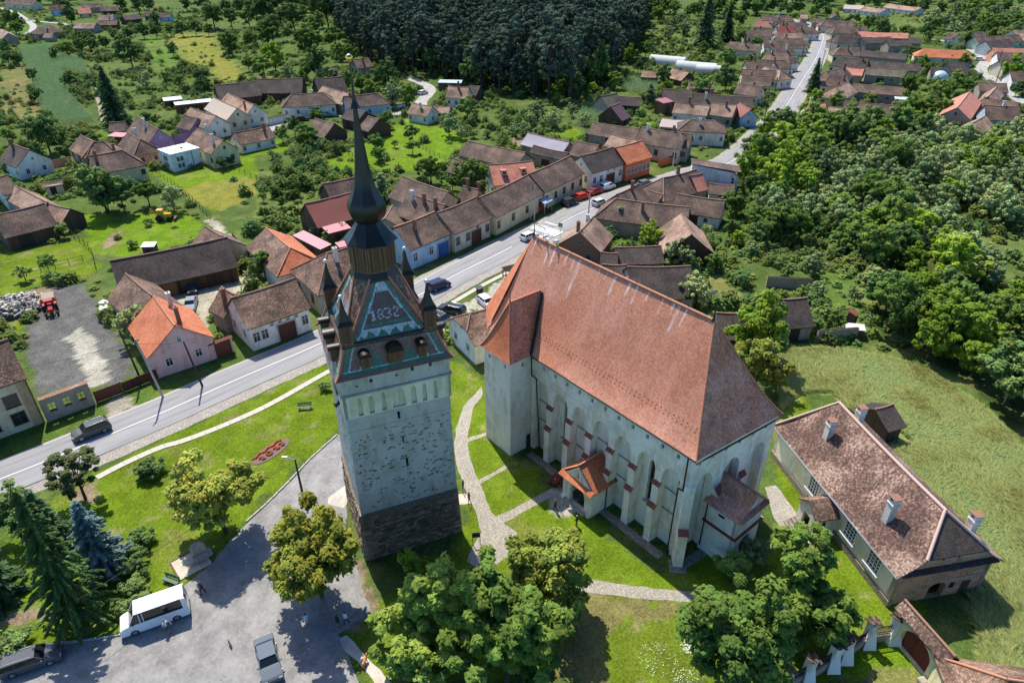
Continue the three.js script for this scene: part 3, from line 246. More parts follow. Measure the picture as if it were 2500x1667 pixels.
[-60.3,-98.3,11.2,-0.776,6.5,3.1,8,"gg","m","k",0,0,"house","brown tiled wing joining the big barn to the pink house",{}],
[-51.4,-87.8,11.2,-0.9,7.58,3.78,9.5,"gg","n","p",2,3,"house","pink house with new orange roof on the main road",{}],
[-100.1,-131.5,9.6,0.818,6.42,2.92,9,"gg","o","b",0,0,"barn","brown plank barn with long tiled roof at the frame edge",{}],
[-106.0,-144.7,17.3,-0.674,4.98,2.58,6,"gg","t","k",0,0,"shed","narrow pink brown shed roof behind the plank barn",{}],
[-96.1,-138.0,6.7,-0.419,4.61,2.41,6,"gg","t","b",0,0,"shed","open shed with tan roof at the end of the plank barn",{}],
[-116.1,-151.0,3.0,0.782,6.88,3.78,9,"gg","o","w",0,2,"house","white walled house with brown roof cut by the frame edge",{}],
[-109.8,-158.3,4.1,0.572,3.18,2.58,4,"gg","o","c",0,0,"shed","roofless looking open garage beside the dense shrubs",{}],
[-56.8,-121.3,7.2,-0.765,5.98,2.58,9,"gg","m","k",0,0,"barn","brown roof peeking out behind the huge courtyard barn",{}],
[-38.8,-94.7,10.4,0.715,7.73,4.13,9,"gg","m","w",0,7,"house","white street house with brown roof and wide brown gate",{"gate":1}],
[-45.3,-96.8,4.5,-0.69,6.1,3.1,6,"gg","m","k",1,0,"house","small tiled rear wing with a tall brick chimney in the courtyard",{}],
[-43.0,-116.3,11.8,-0.918,6.86,3.96,9,"gh","2","w",0,0,"house","hip roofed house with one brown and two orange slopes",{}],
[-29.7,-107.8,4.4,0.661,8.33,4.13,12,"hg","m","k",2,0,"house","large brown hip roof directly behind the clock tower",{}],
[-38.6,-138.0,10.9,0.683,6.48,2.58,9.5,"gg","r","b",0,0,"barn","barn with clean dark red roof and grey plank gable",{}],
[-39.0,-150.9,8.5,0.646,5.98,2.58,8,"gg","o","b",0,0,"barn","brown barn behind the dark red barn",{}],
[-19.3,-146.9,15.3,-0.748,6.45,2.75,10,"gg","o","c",0,0,"barn","big brown barn with pale end wall behind the street row",{}],
[-17.7,-136.1,10.9,-0.706,6.94,3.44,9,"gg","o","k",3,0,"house","brown house roof with three tall chimneys behind the street row",{}],
[-25.7,-134.9,7.9,1.523,4.58,2.58,7,"gg","o","k",0,0,"shed","low lean to roof beside the three chimney house",{}],
[-18.7,-123.4,10.5,0.854,7.53,4.13,9,"gg","o","u",1,3,"house","light blue street house with blue double gate",{"gate":2,"ridge":"n"}],
[-11.1,-131.2,11.2,0.879,7.53,4.13,9,"gg","o","c",0,4,"house","grey cream stone faced street house with brown gate",{"gate":1}],
[-1.6,-142.6,18.2,0.957,7.53,4.13,9,"gg","o","y",0,4,"house","weathered cream street house with shuttered windows",{}],
[8.9,-156.7,16.9,0.931,7.7,4.3,9,"gg","o","y",0,5,"house","long cream street house with shop awning and arched doorway",{}],
[-0.3,-159.1,10.9,0.292,7.36,3.96,10,"gg","p","c",0,0,"house","salmon tiled house with two dormers behind the street row",{"dormer":2}],
[-8.9,-145.7,4.6,-0.546,6.0,3.1,7,"gg","o","k",2,0,"house","small brown roof with two brick chimneys behind the row",{}],
[14.4,-123.6,8.6,1.163,6.5,3.1,9,"gg","t","i",2,0,"house","brick gabled house with tan roof beside the church ridge",{}],
[29.2,-135.1,15.3,-0.337,6.47,3.27,9,"hg","o","k",1,2,"house","long L shaped brown house behind the slim poplar",{}],
[25.2,-143.5,9.0,0.871,6.47,3.27,8,"gg","o","k",1,0,"house","brown street wing with one chimney opposite the parked cars",{}],
[38.4,-152.5,10.5,0.601,6.94,3.44,9,"hg","o","k",1,0,"house","brown roofed house beside the white fire wall",{}],
[32.2,-146.7,4.0,-0.794,4.58,2.58,6,"gg","o","k",0,0,"shed","low brown wing between two street roofs",{}],
[42.3,-153.0,3.4,0.48,6.61,3.61,6,"gg","p","k",0,0,"house","reddish tiled end wing against the white fire wall",{}],
[40.8,-141.5,10.5,-0.435,5.38,2.58,7,"gg","o","w",0,0,"shed","white posted shed with brown roof and climbing vine",{}],
[33.7,-123.8,10.5,-1.598,6.48,2.58,10,"gg","t","b",0,0,"barn","steep tan roofed barn with dark plank gable",{}],
[18.0,-115.5,3.3,-0.148,4.21,2.41,6,"gg","d","k",0,0,"shed","low dark roof just above the church ridge",{}],
[23.6,-117.7,8.9,0.089,4.41,2.41,7,"gg","d","k",0,0,"shed","dark sagging roof behind the round grey green tree",{}],
[25.2,-106.0,10.9,0.032,5.98,2.58,11,"gg","d","k",0,0,"barn","large dark roof with tiny dormer right behind the church",{}],
[18.3,-110.7,4.3,-0.063,4.04,2.24,6,"gg","d","k",0,0,"shed","small dark roof touching the church ridge line",{}],
[48.8,-153.9,5.8,-0.239,4.01,2.41,6,"gg","o","w",0,0,"shed","low lean to with brown roof against the white fire wall",{}],
[33.7,-91.6,4.3,-0.039,4.98,2.58,8,"gg","d","k",0,0,"barn","dark roof beside the church hip behind the bright maple",{}],
[44.2,-95.1,5.3,0.136,5.58,2.58,8,"gg","d","k",0,0,"shed","dark brown tiled outbuilding beside the churchyard meadow",{}],
[-69.9,-69.4,14.4,0.738,11,7.2,9,"gg","m","c",0,0,"house","two storey cream house at the frame edge on the main road",{"two":1}],
[47.5,-69.4,3.1,0.365,3.84,2.24,5.5,"gg","d","b",0,0,"shed","small plank shed with dark tile roof in the meadow behind the parsonage",{}],
[-4.0,-90.4,5.3,0.555,6.41,3.61,9,"Hg","m","w",0,0,"house","small white house with square chimney between tower and church",{}]];
const TREE_LABELS=[["round yellow green linden on the park lawn beside the stone monument"],["yellow tinged maple at the foot of the clock tower"],["dark green horse chestnut just below the tower base"],["largest horse chestnut at the bottom edge of the churchyard"],["linden standing behind the largest horse chestnut"],["deep green maple below the parsonage steps"],["olive green tree nearest the churchyard wall"],["bright feathery green maple behind the church hip"],["yellowish round tree at the edge of the churchyard meadow"],["thin ash tree beside the satellite dish"],["pine leaning over the main road beside the conifers"],["large dark spruce over the parking place"],["blue spruce beside the large dark spruce"],["smaller spruce behind the large dark spruce"],["spruce at the frame edge next to the large spruce"],["dark tree cut by the frame edge above the parking place"],["low juniper like bush behind the dark estate car"],["spreading juniper patch on the park lawn"],["small juniper beside the spreading juniper patch"],["rose bush in the bed beside the white van","rose bushes in the bed beside the parking place"],["young yellow green tree between tower and chestnut"],["sparse grey twigged shrub beside the church corner"],["yellowish shrub beside the church end porch"],["small dark bush beside the lawn sidewalk"],["dark tree inside the courtyard by the huge barn"],["grey green tree between the pink house and the gravel lot"],["round tree nearest the corn patch in the left garden"],["smaller round tree beside the frame edge garden"],["light fruit tree at the end of the plank barn"],["broad dark walnut beside the open garage"],["dark shrub tree next to the walnut"],["green tree at the right of the walnut group"],["grey green tree above the yellow backhoe"],["low dark tree below the walnut"],["single bush on the farm track"],["leafy bush between the two barns at the frame edge"],["silver green willow bush in the courtyard corner"],["green tree between salmon roof and brown barn"],["slim dark cypress just right of the onion dome"],["dark shrub below the slim cypress"],["round tree beside the pink metal canopy"],["garden shrub tree in the overgrown plots behind the tower","garden trees behind the tower"],["big dark tree in the middle of the hillside terraces"],["dark leafy tree on the hillside gardens","hillside garden trees"],["tall dark spruce standing alone in the hillside gardens"],["large walnut beside the corn field above the white gabled house"],["tree at the far corner of the yellow field"],["grey green tree on the hillside gardens","hillside garden trees"],["mid green tree on the hillside gardens","hillside garden trees"],["small fruit tree on the hillside gardens","hillside garden trees"],["low bush beside the village gardens","hillside garden trees"],["bright leafy bush at the frame edge","hillside garden trees"],["dark leafy tree at the edge of the upper lane","trees around the upper lane"],["mid green tree near the upper lane houses","trees around the upper lane"],["bright green tree near the upper lane houses","trees around the upper lane"],["silver green tree near the upper lane houses","trees around the upper lane"],["small fruit tree on the bright green below the lane","trees around the upper lane"],["low bush on the green below the lane","trees around the upper lane"],["large bright tree standing before the dark pine wood"],["dark leafy tree in the gardens behind the street","garden trees behind the street"],["mid green tree in the gardens behind the street","garden trees behind the street"],["bright bush in the gardens behind the street","garden trees behind the street"],["silver green shrub in the gardens behind the street","garden trees behind the street"],["round willow over the low brown shed","trees between wood and street"],["dark walnut beside the greenhouses and the street"],["taller dark conifer of the pair above the greenhouses"],["shorter dark conifer of the pair above the greenhouses"],["small fruit tree in the gardens behind the street","garden trees behind the street"],["low bush in the gardens behind the street","garden trees behind the street"],["slim conifer in the gardens behind the street","garden trees behind the street"],["dark fir leaning over the straight main road"],["bright green shrub among the far village houses","trees of the far village"],["dark leafy tree among the far village houses","trees of the far village"],["mid green tree among the far village houses","trees of the far village"],["low bush on the east lane","trees of the far village"],["bright rounded tree at the frame edge on the east lane"],["silver green tree on the far slope","trees of the far village"],["slim pale poplar beside the long brown house"],["bright green tree in the garden behind the church"],["round grey green tree behind the church ridge"],["small yellow green bush beside the round grey tree"],["grey green bush at the white posted shed"],["ivy bright bush among the brown roofs"],["tall green tree beside the white fire wall"],["dark tree behind the white fire wall"],["green tree right of the white fire wall"],["green tree below the white fire wall"],["yellow flowering bush in the wild garden"],["yellow green bush beside the steep tan barn"],["green bush tree below the steep tan barn"],["dark shrub at the corner of the large dark roof"],["tiny tree on the mown patch behind the church"],["grey green bush in the wild garden"],["dark green tree in the wild garden"],["dark green tree at the wild garden edge"],["grey green apple tree behind the churchyard meadow"],["apple tree in the small orchard strip"],["dark round bush beside the tiled outbuilding"],["small orchard tree beside the outhouse"],["dark bush above the tiled garden wall"],["standard tree with bare trunk in the orchard strip"],["orchard tree at the edge of the thicket"]];
const TREES=[[-31.2,-52.1,10.2,4.45,"l",0],[-18.8,-43.9,10.5,4.55,"m",1],[-7.9,-37.5,10.5,4.58,"c",2],[-0.4,-34.8,12.7,5.52,"c",3],[3.4,-42.3,9.4,4.09,"l",4],[26.4,-40.5,10.8,4.7,"c",5],[18.9,-35.0,12.2,5.32,"d",6],[36.4,-85.5,11.4,4.76,"f",7],[34.3,-78.3,8.0,3.5,"l",8],[31.4,-102.1,6.4,2.9,"w",9],[-49.1,-57.0,6.9,3.02,"n",10],[-41.0,-41.0,18.0,3.7,"S",11],[-41.3,-46.5,10.6,2.6,"B",12],[-48.9,-50.3,8.3,2.2,"s",13],[-50.9,-43.8,9.5,2.6,"s",14],[-52.7,-51.1,6.9,3.0,"D",15],[-44.9,-38.0,2.5,1.67,"b",16],[-43.2,-61.0,2.5,1.66,"b",17],[-44.0,-60.6,1.9,1.27,"b",18],[-39.5,-50.4,2.2,1.48,"b",19],[-39.2,-48.2,1.9,1.27,"b",19],[-38.5,-46.1,2.1,1.4,"b",19],[-37.2,-44.1,2.1,1.37,"b",19],[-35.9,-42.9,1.7,1.11,"b",19],[-37.3,-42.1,1.5,1.02,"b",19],[-10.0,-46.2,3.9,1.64,"f",20],[25.1,-47.9,3.9,1.76,"w",21],[21.9,-45.6,3.9,1.79,"y",22],[-26.4,-78.5,1.4,0.93,"b",23],[-45.2,-112.2,5.8,2.52,"d",24],[-58.9,-91.0,6.1,2.79,"w",25],[-86.4,-115.0,4.0,1.82,"y",26],[-89.4,-112.3,3.3,1.49,"y",27],[-93.1,-131.9,3.5,1.57,"y",28],[-91.0,-145.5,11.0,4.79,"D",29],[-86.9,-145.4,7.2,3.14,"D",30],[-83.8,-150.4,6.3,2.73,"d",31],[-76.7,-147.1,6.4,2.93,"w",32],[-91.5,-147.0,6.2,2.68,"D",33],[-76.6,-126.8,1.8,1.2,"b",34],[-109.7,-147.9,3.0,1.98,"b",35],[-47.8,-112.0,3.1,1.39,"w",36],[-9.5,-154.6,9.6,4.18,"d",37],[-31.2,-157.9,5.2,1.04,"k",38],[-28.6,-149.3,3.4,1.49,"D",39],[-41.2,-132.6,2.7,1.25,"w",40],[-54.5,-141.4,3.3,1.43,"d",41],[-52.6,-148.8,2.9,1.24,"d",41],[-52.4,-157.6,4.2,1.82,"d",41],[-51.2,-161.7,3.7,1.59,"d",41],[-50.7,-153.7,2.9,1.27,"d",41],[-49.3,-160.4,3.0,1.32,"d",41],[-56.7,-155.8,3.0,1.29,"d",41],[-58.1,-152.7,2.5,1.14,"y",41],[-50.7,-142.8,2.8,1.2,"d",41],[-52.4,-138.9,2.3,1.06,"y",41],[-49.4,-145.2,2.4,1.1,"y",41],[-49.0,-149.0,2.2,0.99,"y",41],[-17.4,-164.0,3.7,1.61,"d",41],[-14.5,-160.9,3.6,1.58,"d",41],[-21.6,-167.3,2.7,1.23,"y",41],[-11.4,-162.2,3.4,1.46,"d",41],[-45.4,-166.2,2.4,1.09,"y",41],[-50.8,-139.9,2.1,0.95,"y",41],[-47.8,-167.5,3.1,1.37,"d",41],[-166.9,-318.6,13.1,5.67,"D",42],[-211.0,-336.8,5.8,2.51,"D",43],[-126.1,-221.5,18.6,4.43,"s",44],[-130.0,-191.1,10.4,4.52,"D",45],[-190.8,-285.6,6.0,2.59,"D",43],[-169.5,-252.3,5.3,2.32,"D",43],[-159.7,-344.1,7.0,3.06,"D",43],[-134.5,-349.1,10.7,4.64,"d",46],[-141.8,-276.6,6.5,2.94,"w",47],[-170.0,-274.8,6.7,2.92,"D",43],[-156.2,-266.2,5.6,2.43,"D",43],[-150.7,-261.5,4.6,2.0,"d",48],[-119.1,-275.2,8.6,3.75,"D",43],[-114.8,-265.5,6.5,2.83,"D",43],[-142.4,-314.4,4.3,1.89,"d",48],[-174.1,-436.3,16.0,6.94,"D",43],[-164.5,-437.9,11.7,5.08,"D",43],[-157.3,-447.0,11.9,5.18,"d",48],[-112.9,-310.0,6.4,2.79,"d",48],[-132.0,-372.0,7.6,3.29,"d",48],[-267.5,-453.9,10.6,4.6,"D",43],[-208.9,-356.0,7.3,3.16,"D",43],[-202.6,-356.0,7.3,3.16,"D",43],[-201.8,-364.5,6.8,2.96,"D",43],[-209.2,-344.1,7.0,3.06,"d",48],[-207.7,-387.3,6.5,2.84,"d",48],[-199.9,-385.7,7.8,3.4,"D",43],[-199.2,-400.4,8.1,3.52,"D",43],[-193.2,-402.1,6.8,2.94,"D",43],[-188.8,-409.9,6.9,3.0,"d",48],[-181.3,-408.1,8.2,3.58,"D",43],[-175.7,-412.1,8.3,3.61,"D",43],[-167.8,-409.9,6.9,3.0,"d",48],[-220.0,-383.7,6.5,2.82,"d",48],[-225.7,-383.7,6.5,2.82,"d",48],[-280.0,-418.8,12.6,5.48,"d",48],[-273.8,-412.1,8.3,3.61,"d",48],[-254.0,-512.9,11.9,5.15,"D",43],[-248.2,-515.8,10.2,4.45,"D",43],[-269.7,-521.9,10.3,4.5,"D",43],[-226.2,-524.9,8.7,3.77,"D",43],[-215.9,-453.5,7.6,3.29,"D",43],[-223.2,-322.4,6.6,2.89,"D",43],[-219.8,-323.4,5.6,2.42,"D",43],[-242.0,-350.0,7.2,3.11,"D",43],[-155.8,-323.1,3.2,1.45,"y",49],[-138.7,-286.6,4.8,2.17,"y",49],[-131.0,-283.2,3.8,1.72,"y",49],[-122.6,-267.7,3.6,1.63,"y",49],[-126.6,-190.6,2.1,1.37,"b",50],[-119.9,-187.8,2.5,1.66,"b",50],[-127.1,-195.4,2.3,1.56,"b",50],[-129.0,-207.8,2.5,1.64,"b",50],[-124.6,-204.3,2.4,1.62,"b",50],[-134.6,-213.6,2.0,1.35,"b",50],[-103.7,-191.0,1.8,1.22,"b",50],[-76.1,-176.3,3.6,1.57,"D",43],[-74.9,-179.0,2.7,1.16,"D",43],[-120.0,-228.5,2.7,1.78,"b",50],[-115.9,-226.2,2.4,1.59,"b",50],[-108.4,-220.4,2.6,1.73,"b",50],[-146.5,-199.1,5.1,2.21,"d",48],[-136.4,-181.8,4.2,1.75,"f",51],[-129.9,-172.7,4.0,1.68,"f",51],[-153.1,-263.0,2.4,1.61,"b",50],[-120.7,-214.9,2.0,1.35,"b",50],[-137.6,-416.0,20.7,9.01,"D",52],[-125.8,-388.5,14.3,6.24,"D",52],[-125.1,-427.6,15.7,6.81,"D",52],[-106.1,-405.1,13.6,5.9,"d",53],[-109.8,-445.7,19.2,8.34,"D",52],[-93.8,-338.5,14.9,6.49,"d",53],[-126.1,-381.1,11.6,5.02,"d",53],[-101.3,-309.5,13.3,5.53,"f",54],[-80.0,-297.5,12.3,5.34,"D",52],[-87.3,-364.5,11.1,4.82,"d",53],[-79.0,-334.5,8.0,3.48,"d",53],[-71.6,-322.8,8.8,3.84,"d",53],[-49.3,-287.2,9.0,3.89,"D",52],[-52.0,-279.9,7.8,3.38,"D",52],[-56.9,-267.3,6.5,2.85,"d",53],[-52.1,-262.9,6.7,2.8,"f",54],[-41.3,-245.1,9.1,4.13,"w",55],[-36.0,-247.2,7.8,3.41,"d",53],[-52.7,-260.9,4.4,2.0,"w",55],[-77.4,-291.4,5.8,2.64,"w",55],[-82.9,-291.0,7.1,3.07,"d",53],[-88.9,-286.1,7.6,3.45,"w",55],[-101.0,-293.6,9.1,3.97,"d",53],[-74.1,-294.2,4.9,2.22,"w",55],[-65.9,-209.1,6.0,2.62,"D",52],[-67.4,-201.4,5.1,2.23,"d",53],[-58.5,-195.9,7.1,3.1,"d",53],[-62.5,-224.0,4.6,2.09,"y",56],[-37.7,-191.3,5.6,2.43,"d",53],[-36.1,-182.8,4.7,2.05,"d",53],[-29.4,-202.5,5.1,2.24,"D",52],[-27.9,-190.4,4.3,1.97,"y",56],[-33.8,-196.6,2.4,1.1,"y",56],[-14.5,-227.9,7.3,3.18,"d",53],[-19.0,-208.6,7.2,3.27,"w",55],[-15.2,-204.9,4.3,1.94,"w",55],[-3.0,-241.4,2.2,1.5,"b",57],[-2.9,-229.6,2.1,1.43,"b",57],[-7.9,-207.8,2.5,1.64,"b",57],[-11.4,-206.7,2.5,1.63,"b",57],[-20.2,-165.9,6.8,2.96,"d",53],[-23.5,-170.2,4.4,1.93,"d",53],[-2.2,-195.9,2.9,1.25,"d",53],[-54.6,-196.0,3.3,2.18,"b",57],[-57.2,-193.6,2.8,1.85,"b",57],[-59.2,-188.5,3.0,1.36,"w",55],[-60.9,-188.1,2.7,1.21,"w",55],[-63.7,-184.1,2.6,1.18,"w",55],[-66.0,-186.1,2.6,1.2,"w",55],[-49.6,-189.9,1.8,1.22,"b",57],[-64.8,-281.5,5.9,2.56,"d",53],[27.1,-276.8,11.5,5.01,"d",58],[28.6,-362.2,15.9,6.9,"D",59],[46.6,-339.3,11.5,5.02,"D",59],[72.0,-400.8,10.8,4.68,"d",60],[52.7,-328.0,8.2,3.42,"f",61],[62.8,-344.1,7.0,3.06,"d",60],[38.3,-288.9,7.0,3.05,"d",60],[39.6,-274.8,6.7,2.92,"d",60],[30.1,-266.4,4.9,2.03,"f",61],[44.2,-289.3,4.0,1.75,"d",60],[16.8,-262.0,5.8,2.4,"f",61],[8.1,-228.1,7.0,3.18,"w",62],[16.0,-248.0,4.4,1.91,"d",60],[6.2,-220.9,4.6,2.07,"w",62],[13.2,-217.4,6.7,3.05,"w",62],[20.1,-231.9,4.7,2.16,"w",62],[23.1,-220.9,4.6,2.07,"w",62],[4.3,-210.8,4.4,1.99,"w",62],[1.3,-207.5,3.6,1.64,"w",62],[9.9,-217.0,4.5,2.04,"w",62],[58.6,-276.6,8.2,3.56,"D",59],[57.9,-265.5,5.8,2.43,"f",61],[68.1,-256.7,8.6,3.91,"y",63],[93.0,-312.8,8.6,3.74,"d",60],[81.1,-270.7,9.4,4.1,"D",64],[98.0,-376.1,25.3,6.02,"s",65],[113.3,-390.4,19.1,4.55,"s",66],[92.5,-432.3,8.3,3.78,"w",62],[83.6,-395.9,7.7,3.48,"w",62],[91.9,-471.1,9.4,4.09,"d",60],[87.8,-487.0,9.7,4.21,"d",60],[102.0,-450.5,8.6,3.92,"w",62],[114.0,-481.6,9.6,4.17,"d",60],[95.6,-411.3,7.9,3.61,"w",62],[86.0,-366.1,5.4,2.43,"y",67],[78.2,-356.7,5.2,2.38,"y",67],[71.5,-338.2,4.4,2.01,"y",67],[75.3,-378.5,4.9,2.23,"y",67],[92.3,-354.3,6.0,2.62,"d",60],[89.0,-326.0,5.6,2.43,"d",60],[136.1,-446.6,8.9,3.89,"d",60],[120.1,-387.3,6.5,2.84,"D",59],[121.8,-366.8,6.2,2.71,"d",60],[110.5,-336.6,3.0,2.01,"b",68],[100.7,-303.2,5.5,2.28,"f",61],[131.9,-489.9,11.4,4.94,"d",60],[156.8,-506.6,8.4,3.65,"d",60],[46.6,-250.3,3.5,1.54,"d",60],[48.2,-247.3,7.6,1.52,"k",69],[3.2,-259.8,3.0,1.99,"b",68],[38.1,-228.7,3.4,1.42,"f",61],[0.9,-186.6,4.3,1.79,"f",61],[29.7,-223.2,1.8,1.22,"b",68],[32.4,-220.0,2.1,1.38,"b",68],[107.6,-498.1,9.9,4.3,"d",60],[102.6,-509.8,10.1,4.4,"d",60],[123.4,-498.1,9.9,4.3,"D",59],[143.5,-498.1,9.9,4.3,"d",60],[42.6,-315.9,5.4,2.36,"D",59],[53.4,-306.2,5.3,2.3,"D",59],[113.7,-269.1,12.8,3.06,"s",70],[104.4,-242.8,7.6,3.17,"f",71],[117.6,-266.9,4.7,2.04,"D",72],[110.5,-240.0,6.8,2.96,"d",73],[96.2,-202.5,9.5,4.13,"D",72],[106.3,-218.1,7.8,3.39,"D",72],[109.1,-209.8,9.0,3.93,"D",72],[113.6,-202.8,10.9,4.76,"D",72],[118.3,-200.6,8.7,3.78,"D",72],[83.4,-199.9,8.0,3.46,"d",73],[88.2,-218.6,4.7,2.05,"d",73],[126.3,-249.6,4.4,1.92,"d",73],[147.0,-264.8,7.4,3.22,"d",73],[185.8,-339.6,5.8,2.52,"d",73],[176.8,-312.4,6.5,2.81,"d",73],[174.2,-301.6,5.2,2.27,"d",73],[153.1,-253.7,8.0,3.49,"d",73],[168.2,-270.3,7.5,3.28,"d",73],[160.8,-260.2,6.4,2.78,"d",73],[170.0,-266.2,5.6,2.43,"d",73],[132.0,-230.7,7.4,3.21,"d",73],[136.6,-230.7,7.4,3.21,"d",73],[141.3,-229.8,6.5,2.85,"d",73],[174.7,-324.5,4.1,1.7,"f",71],[195.6,-324.5,4.1,1.7,"f",71],[204.1,-410.3,9.6,4.19,"D",72],[205.3,-428.7,8.6,3.74,"d",73],[216.9,-411.7,5.5,2.41,"d",73],[217.2,-403.8,5.4,2.37,"d",73],[222.7,-400.4,8.1,3.52,"D",72],[219.0,-388.9,5.3,2.29,"d",73],[244.0,-428.7,8.6,3.74,"D",72],[213.6,-464.3,5.4,2.36,"D",72],[211.2,-467.9,4.7,2.04,"D",72],[196.4,-489.5,8.1,3.53,"d",73],[206.6,-493.6,7.4,3.21,"d",73],[195.6,-512.4,6.8,2.95,"d",73],[183.2,-497.7,6.6,2.87,"d",73],[229.0,-372.0,7.6,3.29,"d",73],[219.9,-369.6,2.9,1.91,"b",74],[229.8,-336.4,3.5,1.5,"d",73],[197.8,-284.2,11.3,4.7,"f",75],[203.3,-306.0,2.8,1.84,"b",74],[200.0,-320.9,5.5,2.4,"d",73],[105.5,-281.7,4.4,1.92,"D",72],[186.4,-262.6,5.5,2.4,"D",72],[133.6,-208.7,4.5,1.97,"d",73],[293.6,-481.9,12.8,5.55,"d",73],[247.2,-442.8,11.3,5.14,"w",76],[252.0,-433.9,11.1,5.04,"w",76],[260.6,-435.3,9.7,4.43,"w",76],[278.0,-453.9,10.6,4.6,"D",72],[266.2,-420.7,11.3,4.89,"d",73],[304.4,-473.6,10.5,4.79,"w",76],[269.2,-412.5,11.1,4.81,"d",73],[308.4,-463.4,10.3,4.69,"w",76],[248.7,-415.4,8.0,3.64,"w",76],[256.0,-404.2,8.2,3.55,"d",73],[311.1,-489.9,11.4,4.94,"d",73],[283.3,-498.1,9.9,4.3,"D",72],[278.5,-509.8,10.1,4.4,"D",72],[296.9,-502.8,9.6,4.34,"w",76],[288.6,-426.8,10.0,4.35,"d",73],[283.2,-415.4,8.0,3.64,"w",76],[277.5,-524.9,8.7,3.77,"d",73],[274.6,-531.2,8.8,3.81,"D",72],[250.7,-537.7,8.9,3.86,"D",72],[329.9,-503.9,10.0,4.35,"d",73],[22.6,-135.5,5.5,1.1,"k",77],[27.5,-126.5,6.2,2.6,"f",78],[31.4,-117.1,6.3,2.85,"w",79],[30.6,-117.8,2.2,0.93,"f",80],[40.4,-132.3,3.0,1.36,"w",81],[35.9,-149.7,3.6,1.49,"f",82],[49.4,-143.8,6.1,2.64,"d",83],[57.4,-153.7,7.0,3.03,"D",84],[55.6,-146.5,5.6,2.44,"d",85],[51.4,-135.2,5.8,2.51,"d",86],[45.6,-127.8,3.7,1.53,"f",87],[38.7,-126.0,2.6,1.09,"f",88],[37.8,-116.0,3.7,1.63,"d",89],[33.1,-114.7,3.2,1.41,"D",90],[39.5,-111.9,1.8,0.79,"d",91],[46.9,-123.2,3.3,1.49,"w",92],[45.7,-132.2,4.1,1.8,"D",93],[49.3,-127.5,5.5,2.4,"D",94],[55.5,-113.6,4.8,2.2,"w",95],[53.6,-106.0,3.8,1.71,"w",96],[51.4,-100.0,2.9,1.27,"D",97],[52.1,-94.5,3.4,1.48,"d",98],[50.3,-112.0,3.6,1.58,"D",99],[64.2,-109.3,4.7,2.13,"w",100],[59.4,-104.1,3.3,1.5,"w",101]];
// ------------------------------------------------------------ ground, roads, paths
const COVER = { base: [.085, .135, .035], wood: [.045, .07, .02], lawn: [.135, .205, .014], lawnb: [.135, .19, .02], bright: [.14, .24, .014], meadow: [.26, .3, .09], field_y: [.235, .235, .045], grass_b: [.1, .2, .03], corn: [.09, .12, .045], potato: [.11, .16, .045], dry: [.2, .18, .075], rough: [.125, .17, .05], yard: [.42, .38, .32], dirt: [.26, .2, .145], gravel_dark: [.135, .135, .14], gravel_pale: [.42, .4, .36], verge: [.1, .165, .032], driveway: [.34, .31, .27], yardg: [.13, .17, .06], grass_g: [.115, .19, .04], dirtgrass: [.19, .2, .065] };
const HARD = new Set(['yard', 'dirt', 'gravel_dark', 'gravel_pale', 'driveway']);
const boxed = (list) => list.map(([k, p]) => ({ k, p, a: Math.min(...p.map((q) => q[0])) - 1, b: Math.max(...p.map((q) => q[0])) + 1, c: Math.min(...p.map((q) => q[1])) - 1, d: Math.max(...p.map((q) => q[1])) + 1 }));
const COVERS = boxed([['wood', WOOD], ['wood', FOREST], ...GP]);
function coverAt(x, z) { let k = 'base'; for (const q of COVERS) if (x > q.a && x < q.b && z > q.c && z < q.d && inPoly(x, z, q.p)) k = q.k; return k; }
function axis(a, b, lo, hi, s, g) { const o = []; for (let x = lo; x <= hi + 1e-6; x += s) o.push(x); let st = s, x = hi; while (x < b) { st *= g; x += st; o.push(Math.min(x, b)); } st = s; x = lo; while (x > a) { st *= g; x -= st; o.unshift(Math.max(x, a)); } return o; }
const grassMap = metres(tex(1024, 1024, (x, y) => { const a = fbm(x / 10, y / 10, 4, 0, 71), b = fbm(x / 128, y / 128, 4, 8, 72), c = hash(x, y, 73), k = clamp(0.62 + 0.75 * (a - 0.5) + 0.35 * (b - 0.5) + 0.22 * (c - 0.5), 0.2, 1); const s = hash(x >> 1, y >> 1, 74) > 0.992 ? 0.25 : 0; return [k + s, k + s * 0.9, k * 0.9 + s * 0.5]; }), 14);
const grassBump = metres(tex(512, 512, (x, y) => fbm(x / 5, y / 5, 3, 0, 75), false), 9);
